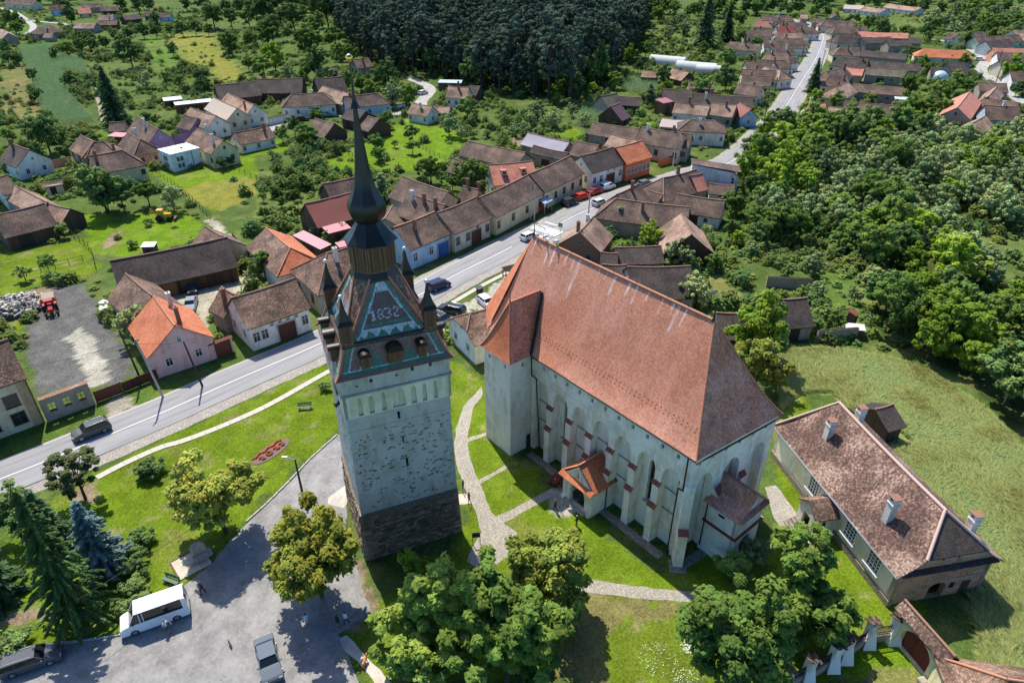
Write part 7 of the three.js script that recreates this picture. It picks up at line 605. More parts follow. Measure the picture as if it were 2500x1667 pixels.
// ------------------------------------------------------------ vehicles (x points forward, origin on the ground at mid length)
function taper(g, y0, y1, k) { const p = g.attributes.position; for (let i = 0; i < p.count; i++) { const f = clamp((p.getY(i) - y0) / (y1 - y0), 0, 1); p.setZ(i, p.getZ(i) * (1 - k * f)); } g.computeVertexNormals(); return g; }
function vehicle(name, label, cat, pos, turn, col, o) {
  const { L = 4.3, W = 1.78, belt = .95, H = 1.48, hood = .27, ws = .42, rear = .08, rw = .02, boxy = 0, wr = .33, win = 1, roofRail = 0, paneBack = 1 } = o;
  const t = thing(name, label, cat, pos, turn), pm = Array.isArray(col) ? paint(...col) : col, X = (f) => (.5 - f) * L; // f: 0 nose, 1 tail
  const wx = [X(.19), X(.80)];
  const s = new THREE.Shape(); s.moveTo(X(.985), .3); s.lineTo(X(1), .55); s.quadraticCurveTo(X(1), belt * .93, X(.985), belt); s.lineTo(X(hood), belt); s.quadraticCurveTo(X(hood * .5), belt - .06, X(.035), belt - .2 - boxy * .02); s.quadraticCurveTo(X(0), belt - .3, X(0), .5); s.lineTo(X(.015), .28); for (const x of wx) { s.lineTo(x + wr + .07, .24); s.absarc(x, .28, wr + .07, -.1, PI + .1, false); } s.lineTo(X(.985), .3);
  const bg = new THREE.ExtrudeGeometry(s, { depth: W - .16, bevelEnabled: true, bevelSize: .07, bevelThickness: .08, bevelSegments: 3, curveSegments: 10 }); bg.translate(0, 0, -(W - .16) / 2); const body = obj('body', taper(norm(bg), .55, belt, .03), pm, t);
  obj('underbody', bx(L * .94, .25, W * .86, 0, .3, 0), M.black, t);
  const cs = new THREE.Shape(); cs.moveTo(X(hood - .02), belt - .06); cs.lineTo(X(ws), H - .06); cs.lineTo(X(1 - rear - rw), H - .06); cs.lineTo(X(1 - rw), belt - .06); const cg = new THREE.ExtrudeGeometry(cs, { depth: W - .24, bevelEnabled: true, bevelSize: .03, bevelThickness: .05, bevelSegments: 2 }); cg.translate(0, 0, -(W - .24) / 2); obj('windows', taper(norm(cg), belt, H, .14 * (1 - boxy * .6)), M.carGlass, body);
  const rl = X(ws - .015), rr = X(1 - rear - rw + .01), tw = W * (1 - .13 * (1 - boxy * .6)); const roof = obj('roof', [rbx(rl - rr, .07, tw - .1, .03, (rl + rr) / 2, H - .01, 0)], pm, t);
  const pil = []; for (const z of [-1, 1]) { const zb = z * (W / 2 - .055), zt = z * (tw / 2 - .09); pil.push(bar(V(X(hood - .01), belt, zb), V(rl, H - .02, zt), .045, .04, 5)); const n = o.pillars ?? [.52, .72]; for (const f of n) pil.push(bar(V(X(f), belt, zb), V(X(f + .005), H - .02, zt), .05, .05, 4)); pil.push(bar(V(X(1 - rw), belt, zb), V(rr, H - .02, zt), .09, .06, 5)); if (o.panel) pil.push(bx((X(o.panel) - X(1 - rw)), H - belt, .05, (X(o.panel) + X(1 - rw)) / 2, (H + belt) / 2 - .02, z * (W / 2 - .085))); } obj('pillars', pil, pm, body);
  if (roofRail) for (const z of [-1, 1]) obj('roof_rail', bar(V(rl - .3, H + .06, z * tw * .38), V(rr + .3, H + .06, z * tw * .38), .025), M.silver, roof);
  for (const x of wx) for (const z of [-1, 1]) { const g = new THREE.CylinderGeometry(wr, wr, .22, 22); g.rotateX(PI / 2); g.translate(x, wr, z * (W / 2 - .12)); const w = obj('wheel', norm(g), M.tyre, t); const r = new THREE.CylinderGeometry(wr * .66, wr * .66, .02, 18); r.rotateX(PI / 2); r.translate(x, wr, z * (W / 2 - .003)); obj('rim', norm(r), M.rim, w); const hb = []; for (let k = 0; k < 5; k++) { const a = k * 1.2566; hb.push(bar(V(x, wr, z * (W / 2 + .01)), V(x + Math.cos(a) * wr * .6, wr + Math.sin(a) * wr * .6, z * (W / 2 + .01)), .03, .03, 4)); } obj('spokes', hb, M.rim, w); }
  for (const z of [-1, 1]) { obj('headlight', rbx(.3, .15, .36, .05, X(.03), belt - .28, z * (W / 2 - .26)), M.lamp, body); obj('taillight', rbx(.12, .26 + boxy * .3, .18, .04, X(.992), belt - .16, z * (W / 2 - .15)), M.tail, body); obj('mirror', rbx(.14, .13, .2, .04, X(hood + .05), belt + .06, z * (W / 2 + .08)), pm, body); }
  obj('number_plate', bx(.02, .11, .5, X(-.004), .45, 0), M.white, body); obj('grille', bx(.03, .14, W * .45, X(.0), .62, 0), M.black, body);
  return t;
}
const sedan = { L: 4.6, W: 1.8, belt: .92, H: 1.44, hood: .27, ws: .43, rear: .16, rw: .1 }, hatch = { L: 4.1, W: 1.74, belt: .95, H: 1.5, hood: .25, ws: .4, rear: .09, rw: .01 }, suv = { L: 4.4, W: 1.84, belt: 1.05, H: 1.65, hood: .25, ws: .4, rear: .08, rw: .01, roofRail: 1, wr: .36 }, estate = { L: 4.75, W: 1.82, belt: .95, H: 1.5, hood: .24, ws: .4, rear: .08, rw: .01, roofRail: 1 }, mpv = { L: 4.3, W: 1.8, belt: 1.05, H: 1.7, hood: .2, ws: .34, rear: .05, rw: .01, boxy: .5 };
const ang = (dx, dz) => Math.atan2(-dz, dx);
vehicle('minibus', 'white passenger minibus parked beside the rose bed', 'van', [-33.9, 0, -41.2], ang(-2.58, 1.28), [.8, .8, .8], { L: 5.9, W: 2.0, belt: 1.25, H: 2.55, hood: .15, ws: .27, rear: .02, rw: .005, boxy: 1, wr: .36, pillars: [.31, .36], panel: .93 });
vehicle('estate_car', 'dark grey estate car at the corner of the parking place', 'car', [-43.0, 0, -36.7], ang(2.36, -1.08), [.09, .09, .095], estate);
vehicle('sedan_car', 'silver grey sedan parked on the open plaza', 'car', [-21.8, 0, -36.7], ang(2.06, 3.91), [.11, .13, .15], sedan);
vehicle('suv_car', 'grey green car with roof rails driving on the main road', 'car', [-54.4, 0, -68.7], ang(-1.58, 1.41), [.08, .09, .085], suv);
vehicle('minivan', 'dark blue minivan driving along the main road behind the tower', 'car', [-13.2, 0, -109.3], ang(1.46, -1.26), [.02, .03, .09], mpv);
vehicle('compact_car', 'white hatchback on the gravel parking strip', 'car', [-4.4, 0, -103], ang(.55, .84), [.75, .75, .76], hatch);
vehicle('dark_car', 'black car parked behind the small white house, nearer the tower', 'car', [-11.6, 0, -97.2], ang(.72, .6), [.03, .032, .035], estate);
vehicle('dark_car', 'black estate car parked nearer the white hatchback', 'car', [-10.2, 0, -100.6], ang(-.85, -.35), [.025, .025, .03], estate);
vehicle('sedan_car', 'silver blue sedan in the paved courtyard', 'car', [-55, 0, -102.4], ang(.25, .95), [.22, .26, .3], sedan);
vehicle('dark_car', 'dark car standing in the open bay of the huge barn', 'car', [-57.3, 0, -108.4], ang(.45, .9), [.03, .03, .035], hatch);
vehicle('dark_car', 'black suv parked in front of the shop awning', 'car', [13.4, 0, -151.2], ang(1, -.8), [.02, .02, .022], suv);
vehicle('red_car', 'red hatchback parked just behind the black suv', 'car', [16.6, 0, -155], ang(1, -.85), [.5, .02, .02], hatch);
vehicle('red_car', 'red sedan parked just before the white delivery van', 'car', [20.1, 0, -158.8], ang(1, -.85), [.45, .015, .02], sedan);
vehicle('delivery_van', 'small white delivery van by the arched gate', 'van', [23.3, 0, -161.8], ang(1, -.85), [.78, .78, .77], { ...mpv, panel: .55, pillars: [.5] });
vehicle('compact_car', 'grey hatchback on the road beside the orange house', 'car', [33, 0, -164.2], ang(1, -.7), [.12, .13, .14], hatch);
vehicle('compact_car', 'pale car almost hidden behind the long brown roof', 'car', [20.4, 0, -151], ang(1, -.8), [.5, .52, .55], hatch);
vehicle('compact_car', 'white car crossing behind the church ridge tip', 'car', [3.6, 0, -131.4], ang(1, -.9), [.7, .7, .7], hatch);
vehicle('compact_car', 'white car on the lane beside the white cube house', 'car', [-97.2, 0, -184.6], ang(1, -.35), [.75, .75, .76], hatch);
vehicle('compact_car', 'blue car in front of the white courtyard house', 'car', [-61.9, 0, -233], ang(1, -.3), [.2, .32, .45], hatch);
vehicle('dark_car', 'black car parked on the lane behind the barn roofs', 'car', [-68.5, 0, -227.3], ang(1, -.3), [.02, .02, .025], hatch);
vehicle('compact_car', 'white car at the forest track', 'car', [-33.3, 0, -266], ang(.6, -.8), [.7, .72, .72], hatch);
vehicle('dark_car', 'dark car next to the white car at the forest track', 'car', [-36.2, 0, -265.5], ang(.5, -.85), [.06, .07, .08], hatch);
vehicle('compact_car', 'white car near the end of the straight road', 'car', [133, 0, -350], ang(.5, -.86), [.7, .72, .75], hatch);
vehicle('compact_car', 'pale car on the east lane by the garden wall', 'car', [199, 0, -340], ang(1, -.1), [.5, .55, .6], hatch);
vehicle('compact_car', 'white car on the bend of the east lane', 'car', [216, 0, -336], ang(1, .4), [.75, .75, .76], hatch);
// tractor with tipper trailer
{ const t = thing('tractor', 'red farm tractor on the dark gravel lot', 'tractor', [-77.6, 0, -100.2], ang(.55, .84)); const red = paint(.42, .035, .02);
  obj('bonnet', [rbx(1.5, .7, .7, .1, .9, 1.15, 0)], red, t); obj('cab', [bx(1.2, .08, 1.3, -.5, 2.35, 0), bar(V(0, 1, .55), V(-.05, 2.35, .6), .04), bar(V(0, 1, -.55), V(-.05, 2.35, -.6), .04), bar(V(-1.05, 1, .6), V(-1, 2.35, .6), .04), bar(V(-1.05, 1, -.6), V(-1, 2.35, -.6), .04), bx(.3, .5, .6, -.9, 1.2, 0)], red, t); obj('mudguard', [rbx(1, .12, .4, .05, -.8, 1.45, .85), rbx(1, .12, .4, .05, -.8, 1.45, -.85)], red, t); obj('chassis', bx(2.6, .4, .5, .3, .7, 0), M.black, t); obj('front_loader', [bx(.1, .12, 1.4, 2.1, .5, 0), bar(V(.9, 1.2, .6), V(2.1, .5, .6), .06), bar(V(.9, 1.2, -.6), V(2.1, .5, -.6), .06)], M.black, t); for (const [x, r, w] of [[-.8, .75, .4], [1.3, .45, .28]]) for (const z of [-1, 1]) { const g = new THREE.CylinderGeometry(r, r, w, 20); g.rotateX(PI / 2); g.translate(x, r, z * .85); const m = obj('wheel', norm(g), M.tyre, t); const h = new THREE.CylinderGeometry(r * .5, r * .5, w + .04, 14); h.rotateX(PI / 2); h.translate(x, r, z * .85); obj('rim', norm(h), red, m); }
  const u = thing('trailer', 'orange tipper trailer hitched behind the red tractor', 'trailer', [-80, 0, -103.6], ang(.55, .84)); const or = paint(.45, .12, .03); obj('bed', [bx(4, .15, 2.1, 0, 1, 0)], or, u); for (const z of [-1, 1]) obj('side_board', bx(4, .55, .07, 0, 1.33, z * 1.03), or, u); obj('front_board', bx(.07, .8, 2.1, 1.98, 1.45, 0), or, u); obj('cargo', rbx(3.7, .3, 1.9, .1, -.1, 1.2, 0), std({ color: C3(pc('#8c8577')) }), u); obj('drawbar', bar(V(2, .8, 0), V(3.2, .6, 0), .07), M.black, u); for (const x of [-.9, .3]) for (const z of [-1, 1]) { const g = new THREE.CylinderGeometry(.42, .42, .28, 18); g.rotateX(PI / 2); g.translate(x, .42, z * .9); obj('wheel', norm(g), M.tyre, u); } }
{ const t = thing('backhoe', 'yellow backhoe loader under the grey green tree', 'tractor', [-76.4, 0, -141.5], ang(1, -.1)); const ye = paint(.55, .33, .03); obj('body', [rbx(2, .9, 1.1, .1, .6, 1.2, 0), bx(1.3, .08, 1.3, -.6, 2.5, 0), bx(1.1, 1.2, 1.1, -.6, 1.6, 0)], ye, t); obj('arm', [bar(V(-1.4, 1, 0), V(-2.4, 2.8, 0), .13), bar(V(-2.4, 2.8, 0), V(-3.2, 1.2, 0), .1)], ye, t); obj('bucket', bx(.4, .7, 2, 2.4, .4, 0), M.rust, t); for (const [x, r] of [[-.9, .7], [1.1, .5]]) for (const z of [-1, 1]) { const g = new THREE.CylinderGeometry(r, r, .4, 18); g.rotateX(PI / 2); g.translate(x, r, z * .8); obj('wheel', norm(g), M.tyre, t); } }
// ------------------------------------------------------------ people: one skin over a jointed skeleton
function person(label, pos, turn, o) {
  const { shirt = [.02, .02, .025], pants = [.03, .03, .04], skin = [.45, .27, .18], hair = [.06, .04, .03], shorts = 0, stride = .12, arm = .1, lean = 0, sit = 0, h = 1.72, sleeve = .6 } = o, k = h / 1.75, N = 56, S = 1.02;
  const J = { pel: V(0, .95, 0), chest: V(lean * .5, 1.28, 0), neck: V(lean * .8, 1.48, 0), head: V(lean + .02, 1.63, 0) }; if (sit) J.pel.y = .5, J.chest.y = .84, J.neck.y = 1.04, J.head.y = 1.19;
  const B = [[J.pel, J.chest, .145, .16, 's'], [J.chest, V(J.neck.x, J.neck.y - .06, 0), .16, .09, 's'], [V(J.neck.x, J.neck.y - .05, 0), J.neck, .055, .05, 'k'], [J.head, V(J.head.x + .015, J.head.y - .05, 0), .098, .075, 'k'], [V(J.head.x - .025, J.head.y + .05, 0), V(J.head.x - .05, J.head.y - .01, 0), .095, .085, 'h'], [V(J.head.x + .09, J.head.y - .02, 0), V(J.head.x + .11, J.head.y - .035, 0), .018, .02, 'k']]; const hands = [];
  for (const z of [-1, 1]) { const hip = V(J.pel.x, J.pel.y - .02, z * .095), st = z * stride; const kn = sit ? V(.42, .5, z * .12) : V(st * .6 + .02, .5, z * .1), an = sit ? V(.42, .09, z * .12) : V(st - (st < 0 ? .05 : 0), .09, z * .1), toe = an.clone().add(V(.15, -.045, z * .02)); B.push([hip, kn, .095, .06, 'p'], [kn, an, .058, .04, shorts ? 'k' : 'p'], [an, toe, .04, .035, 'o']); const sh = V(J.chest.x, J.neck.y - .09, z * .19), el = V(J.chest.x + .02 - z * stride * .5 + arm * .3, sh.y - .28, z * (.25 + arm * .2)), wr = V(el.x + .06 + arm, el.y - .22 + arm * .6, z * (.25)); B.push([sh, el, .055, .042, 's'], [el, wr, .04, .03, sleeve > .8 ? 's' : 'k'], [wr, wr.clone().add(V(.03, -.07, 0)), .034, .03, 'k']); hands.push([wr.clone().add(V(.03, -.07, 0)), z]); }
  const mc = new MarchingCubes(N, M.white, false, false, 60000); mc.isolation = 0; const f = mc.field, half = N / 2; const near = (x, y, z) => { let d = 9, id = 's', bd = 9; for (const [a, b, ra, rb, c] of B) { const ux = b.x - a.x, uy = b.y - a.y, uz = b.z - a.z, L2 = ux * ux + uy * uy + uz * uz || 1e-6, t = clamp(((x - a.x) * ux + (y - a.y) * uy + (z - a.z) * uz) / L2, 0, 1), q = Math.hypot(x - a.x - ux * t, y - a.y - uy * t, z - a.z - uz * t) - lerp(ra, rb, t); if (q < bd) { bd = q; id = c; } const hh = clamp(.5 + .5 * (d - q) / .035, 0, 1); d = lerp(d, q, hh) - .035 * hh * (1 - hh); } return [d, id]; };
  for (let K = 0; K < N; K++) for (let j = 0; j < N; j++) for (let i = 0; i < N; i++) { const x = (i - half) / half * S * .5, y = .9 + (j - half) / half * S * .95, z = (K - half) / half * S * .5; f[i + j * N + K * N * N] = -near(x, y, z)[0]; }
  mc.update(); const n = mc.count, p = new Float32Array(n * 3), nn = new Float32Array(n * 3), c = new Float32Array(n * 3), col = { s: shirt, p: pants, k: skin, h: hair, o: [.03, .025, .02] };
  for (let i = 0; i < n; i++) { const x = mc.positionArray[i * 3] * S * .5, y = .9 + mc.positionArray[i * 3 + 1] * S * .95, z = mc.positionArray[i * 3 + 2] * S * .5; p.set([x, y, z], i * 3); nn.set([mc.normalArray[i * 3], mc.normalArray[i * 3 + 1], mc.normalArray[i * 3 + 2]], i * 3); c.set(col[near(x, y, z)[1]], i * 3); }
  const g = new THREE.BufferGeometry(); g.setAttribute('position', new THREE.BufferAttribute(p, 3)); g.setAttribute('color', new THREE.BufferAttribute(c, 3)); g.computeVertexNormals(); const fing = []; for (const [w, z] of hands) { for (let q = 0; q < 4; q++) { const a = w.clone().add(V(-.028 + q * .019, -.01, 0)), l = [.06, .075, .07, .055][q], m = a.clone().add(V(.004, -l * .6, -z * .006)); fing.push(bar(a, m, .0095, .0085, 5), bar(m, m.clone().add(V(.012, -l * .5, -z * .014)), .0085, .007, 5)); } const a = w.clone().add(V(.03, .03, 0)); fing.push(bar(a, a.clone().add(V(.035, -.05, -z * .01)), .011, .008, 5)); }
  for (const z of [-1, 1]) { const e = new THREE.SphereGeometry(.011, 6, 5); e.translate(J.head.x + .085, J.head.y + .005, z * .033); fing.push(norm(e)); const ear = new THREE.SphereGeometry(.024, 6, 5); ear.scale(1, 1.3, .5); ear.translate(J.head.x + .005, J.head.y - .01, z * .098); fing.push(norm(ear)); }
  const fg = join(fing), fc = new Float32Array(fg.attributes.position.count * 3); for (let i = 0; i < fc.length; i += 3) fc.set(skin, i); fg.deleteAttribute('uv'); fg.setAttribute('color', new THREE.BufferAttribute(fc, 3)); const body = mergeGeometries([g, fg]); body.scale(k, k, k);
  const m = obj('person', body, std({ vertexColors: true, roughness: .8 }), scene); m.position.set(...pos); m.rotation.y = turn; tag(m, label, 'person'); return m;
}
const lookTo = (dx, dz) => ang(dx, dz);
person('person in black with a backpack strap walking nearest behind the minibus', [-31.8, 0, -43.1], lookTo(-.3, 1), { stride: .22, skin: [.4, .24, .16] });
person('person in navy top and dark trousers walking toward the minibus', [-30.6, 0, -44.1], lookTo(.2, -1), { shirt: [.03, .04, .08], stride: .2, hair: [.12, .06, .03] });
person('person in a white shirt stepping along the side of the minibus', [-32.3, 0, -39.9], lookTo(1, .3), { shirt: [.6, .65, .75], stride: .28, arm: .2, hair: [.25, .15, .06], shorts: 1 });
person('person in a white dress standing at the maple shade', [-19.4, 0, -40.6], lookTo(-.4, -1), { shirt: [.65, .7, .8], pants: [.6, .65, .75], shorts: 1, h: 1.65 });
person('person in black beside the white shirted walker in the shade', [-16.4, 0, -40.4], lookTo(.5, -1), { shorts: 1 });
person('person in a loose white shirt walking toward the tower', [-15.7, 0, -40.7], lookTo(.5, -1), { shirt: [.7, .72, .78], stride: .2, h: 1.78 });
person('person with red hair and dark clothes in front of the church porch', [4.85, 0, -55.2], lookTo(1, -.4), { hair: [.45, .08, .03], shirt: [.1, .04, .03] });
person('person with fair hair and dark dress beside the linden at the porch', [7.1, 0, -52.9], lookTo(-1, -.6), { hair: [.4, .25, .1], h: 1.66 });
person('person in a blue shirt sitting at the red picnic table', [6.05, 0, -60.3], lookTo(-1, .5), { shirt: [.08, .16, .35], sit: 1, arm: .2 });
// dog and cat-sized animal: trunk, jointed legs, neck and head under one skin
function animal(label, pos, turn, s, col) {
  const B = [[V(.28, .5, 0), V(-.1, .5, 0), .14, .115], [V(-.1, .5, 0), V(-.32, .51, 0), .11, .1], [V(.3, .55, 0), V(.45, .72, 0), .085, .06], [V(.46, .74, 0), V(.53, .74, 0), .075, .06], [V(.53, .73, 0), V(.66, .7, 0), .045, .032], [V(-.38, .54, 0), V(-.6, .62, 0), .028, .015]]; for (const z of [-1, 1]) { B.push([V(.27, .45, z * .09), V(.25, .24, z * .09), .055, .034], [V(.25, .24, z * .09), V(.28, .03, z * .09), .032, .027], [V(.28, .03, z * .09), V(.33, .025, z * .09), .027, .022], [V(-.28, .46, z * .09), V(-.18, .3, z * .1), .08, .048], [V(-.18, .3, z * .1), V(-.34, .17, z * .1), .042, .028], [V(-.34, .17, z * .1), V(-.31, .03, z * .1), .028, .024], [V(-.31, .03, z * .1), V(-.26, .025, z * .1), .025, .02], [V(.44, .79, z * .05), V(.4, .87, z * .065), .025, .01]); }
  const N = 64, mc = new MarchingCubes(N, M.white, false, false, 40000), f = mc.field, h = N / 2; mc.isolation = 0; for (let K = 0; K < N; K++) for (let j = 0; j < N; j++) for (let i = 0; i < N; i++) { const x = (i - h) / h * .75, y = .45 + (j - h) / h * .5, z = (K - h) / h * .3; let d = 9; for (const [a, b, ra, rb] of B) { const ux = b.x - a.x, uy = b.y - a.y, uz = b.z - a.z, t = clamp(((x - a.x) * ux + (y - a.y) * uy + (z - a.z) * uz) / (ux * ux + uy * uy + uz * uz), 0, 1), q = Math.hypot(x - a.x - ux * t, y - a.y - uy * t, z - a.z - uz * t) - lerp(ra, rb, t), k = clamp(.5 + .5 * (d - q) / .04, 0, 1); d = lerp(d, q, k) - .04 * k * (1 - k); } f[i + j * N + K * N * N] = -d; }
  mc.update(); const p = new Float32Array(mc.count * 3); for (let i = 0; i < mc.count; i++) p.set([mc.positionArray[i * 3] * .75 * s, (.45 + mc.positionArray[i * 3 + 1] * .5) * s, mc.positionArray[i * 3 + 2] * .3 * s], i * 3); const g = new THREE.BufferGeometry(); g.setAttribute('position', new THREE.BufferAttribute(p, 3)); g.computeVertexNormals(); const m = obj('dog', g, std({ color: C3(col) }), scene); m.position.set(...pos); m.rotation.y = turn; tag(m, label, 'dog');
}
animal('tan orange dog trotting along the paved walk', [-13.2, .02, -36.6], ang(.2, -1), 1.0, [.5, .2, .06]); animal('small dark brown dog alone on the plaza', [-25.9, .02, -38.4], ang(-.6, -.7), .62, [.07, .045, .03]);
// ------------------------------------------------------------ park furniture
function bench(label, x, z, turn, mat) { const t = thing('park_bench', label, 'bench', [x, 0, z], turn); for (let k = 0; k < 4; k++) obj('seat_slat', bx(1.9, .04, .1, 0, .45, .06 + k * .12), mat, t); for (let k = 0; k < 3; k++) obj('back_slat', bx(1.9, .1, .04, 0, .6 + k * .14, -.06 - k * .03, 0, -.2), mat, t); for (const s of [-1, 1]) { const leg = obj('leg', [bx(.1, .45, .5, s * .75, .22, .22), bx(.1, .9, .08, s * .75, .45, -.05, 0, -.15)], M.stone, t); } return t; }
bench('dark green slatted bench in the middle of the park lawn', -28.2, -74.1, .15, M.green); bench('green and white bench beside the parking place kerb', -34.2, -45.6, -.35, M.green); bench('dark bench half hidden behind the linden', -40.6, -61.6, 1.3, M.black);
{ const th = .72, t = thing('stone_monument', 'pale stone war memorial slab on a paved square', 'monument', [-33, 0, -48.3], th); obj('paving', [bx(3.2, .1, 2.9, -.5, .05, .2)], M.concrete, t); obj('paving_rim', [bx(3.3, .16, .12, -.5, .08, -1.3), bx(.12, .16, 2.9, -2.15, .08, .2)], M.rust, t); obj('plinth', rbx(2.3, .4, .9, .06, .5, .26, .2), M.stone, t); const s = poly2([[-.7, 0], [.7, 0], [.7, 1.2], [.35, 1.75], [-.35, 1.75], [-.7, 1.2]]); const g = ext(s, .28, .03); g.translate(.5, .46, -.05); obj('slab', muv(g), M.stone, t); obj('lower_slab', [bx(1.3, .2, .5, .5, .55, .55, 0, .5), bx(.5, .12, .42, -.5, .52, .5, .3)], M.stone, t); }
function board(label, x, z, turn, h = 1.6) { const t = thing('sign_board', label, 'sign', [x, 0, z], turn); for (const s of [-1, 1]) obj('post', bx(.06, h, .06, s * .4, h / 2, 0), M.black, t); obj('panel', bx(.86, .55, .04, 0, h - .25, 0, 0, -.35), M.pipe, t); return t; }
board('small dark information board beside the tower path', -3.8, -50.4, .1); board('thin dark stand at the bend of the cobbled path', -4.9, -56.4, 1.5, 1.3); board('thin dark stand farther up the cobbled path', -5.7, -58.4, 1.5, 1.3);
{ const t = thing('picnic_table', 'red brown picnic table in the shade beside the porch', 'table', [5.3, 0, -59.6], .9); for (let k = 0; k < 4; k++) obj('top_board', bx(1.7, .05, .19, 0, .74, -.3 + k * .2), M.woodRed, t); for (const s of [-1, 1]) { obj('seat_board', bx(1.7, .05, .28, 0, .44, s * .75), M.woodRed, t); obj('frame', [bx(.08, .08, 1.7, s * .6, .4, 0), bar(V(s * .6, 0, .6), V(s * .6, .72, .25), .05), bar(V(s * .6, 0, -.6), V(s * .6, .72, -.25), .05)], M.woodRed, t); } tag(obj('cup', [cyl(.05, .06, .14, 12, 5.1, .77, -59.4), cyl(.062, .062, .015, 12, 5.1, .905, -59.4)], M.white), 'white cup on the red brown picnic table', 'cup'); }
{ const bed = thing('flower_bed', 'oval earth bed with red flowers forming numerals on the lawn', 'flower bed', [-30.2, 0, -65.2], ang(2.6, -4.1)); const e = new THREE.CylinderGeometry(1, 1.05, .08, 36); e.scale(2.75, 1, 1.15); e.translate(0, .04, 0); obj('soil', norm(e), std({ color: C3(pc('#6b5a4e')) }), bed); const R = rng(5), red = std({ color: C3([.42, .035, .015]) }), red2 = std({ color: C3([.25, .06, .02]) }); const clump = (x, z, r) => { const g = new THREE.IcosahedronGeometry(r, 1); const p = g.attributes.position; for (let i = 0; i < p.count; i++) { const q = 1 + .35 * (hash(Math.round(p.getX(i) * 90), Math.round(p.getY(i) * 90 + p.getZ(i) * 50), 5) - .5); p.setXYZ(i, p.getX(i) * q, p.getY(i) * q * .8, p.getZ(i) * q); } g.computeVertexNormals(); g.translate(x, .1 + r * .5, z); return norm(g); }; const row = []; for (let k = 0; k < 16; k++) row.push(clump(-2.2 + k * .28, -.62 + .12 * Math.sin(k * 1.3), .15)); obj('flower_row', row, red, bed); const num = (pts) => obj('flower_numeral', pts.map(([x, z]) => clump(x, z, .15)), R() < .5 ? red : red2, bed); num([[-1.75, .05], [-1.6, -.1], [-1.4, .05], [-1.45, .25], [-1.6, .42], [-1.35, .5]]); num([0, 1, 2, 3, 4, 5, 6, 7, 8].map((i) => [-.45 + .33 * Math.cos(i * .7), .22 + .33 * Math.sin(i * .7)])); num([[.45, .05], [.62, -.1], [.8, .02], [.75, .22], [.62, .38], [.85, .48], [1, .4]]); num([[1.45, -.1], [1.65, -.15], [1.75, .0], [1.6, .15], [1.8, .3], [1.65, .45], [1.45, .38]]); }
function pole(label, x, z, h, o = {}) { const t = thing(o.lamp ? 'street_lamp' : 'utility_pole', label, o.lamp ? 'lamp' : 'pole', [x, 0, z], o.turn ?? 0); obj('shaft', [bar(V(0, 0, 0), V(o.lean ?? 0, h, 0), .16, .1, 8)], o.mat ?? M.concrete, t); if (o.arm) obj('arm', [bar(V(o.lean ?? 0, h - .2, 0), V((o.lean ?? 0) + o.arm, h + .3, 0), .05), rbx(.6, .12, .2, .04, (o.lean ?? 0) + o.arm, h + .3, 0)], M.silver, t); if (o.cross) { obj('cross_arm', bx(.1, .12, 1.6, o.lean ?? 0, h - .5, 0), M.woodDark, t); for (const s of [-.7, 0, .7]) obj('insulator', cyl(.05, .04, .16, 8, o.lean ?? 0, h - .44, s), M.white, t); } return t; }
pole('concrete pole with white painted foot beside the road verge', -48.7, -76.6, 9.5, { cross: 1, lean: -1.1 }); pole('slim dark pole in front of the pink house', -44.2, -79.2, 7.5, { mat: M.woodDark, lean: -.8 }); pole('leaning wooden pole at the corner of the gravel lot', -53.6, -80.6, 8.5, { mat: M.woodDark, lean: -.6, cross: 1 });
pole('grey lamp post with curved white arm on the lane to the tower', -24.4, -58, 5.2, { lamp: 1, mat: M.pipe, arm: -1.1 }); pole('pale concrete pole before the shop house', 4.9, -141.3, 8, { cross: 1 }); pole('concrete pole beside the pale pole before the shop house', 4.1, -141.9, 7.6, {}); pole('thick pole at the road side by the long brown house', 17, -143.4, 8.5, { cross: 1 }); pole('dark pole at the road side by the pink roofed crossing house', 82, -226, 9, { mat: M.woodDark, cross: 1 }); pole('dark pole on the first bend of the east lane', 207, -309, 9, { mat: M.woodDark }); pole('dark pole on the second bend of the east lane', 190, -281, 9, { mat: M.woodDark }); pole('pole before the cream gabled street house', 42.3, -176.5, 8.5, { cross: 1 }); pole('pole in front of the violet house', -92.8, -188.2, 7, { mat: M.woodDark });
for (let k = 0; k < 9; k++) { const a = ROAD[19 + Math.floor(k / 2)] ?? ROAD[20], q = resample(ROAD, 22)[12 + k]; if (q) pole('dark roadside pole along the straight village street', q.x + (k % 2 ? 5.6 : -5.6), q.z - 1, 8, { mat: M.woodDark, cross: 1 }).userData.group = 'poles along the village street'; }
{ const t = thing('crossing_sign', 'square yellow edged pedestrian crossing sign on a post', 'sign', [10, 0, -132.2], -.4); obj('post', bar(V(0, 0, 0), V(0, 2.6, 0), .05), M.silver, t); obj('panel', bx(.95, .95, .04, 0, 2.7, 0), std({ color: C3([.65, .7, .08]) }), t); obj('blue_field', bx(.66, .66, .02, 0, 2.7, .03), std({ color: C3([.03, .1, .4]) }), t); obj('walker_mark', [ext(poly2([[-.2, 2.48], [.2, 2.48], [0, 2.86]]), .008).translate(0, 0, .042)], M.white, t); }
{ const t = thing('litter_bin', 'dark roofed wooden litter bin beside the sidewalk', 'bin', [-5.7, 0, -106.7], .6); obj('body', rbx(.9, 1.3, .9, .05, 0, .65, 0), M.woodDark, t); obj('lid', rbx(1.3, .14, 1.3, .05, 0, 1.5, 0), M.black, t); for (const s of [-1, 1]) obj('post', bx(.08, .5, .08, s * .38, 1.4, s * .38), M.black, t); }
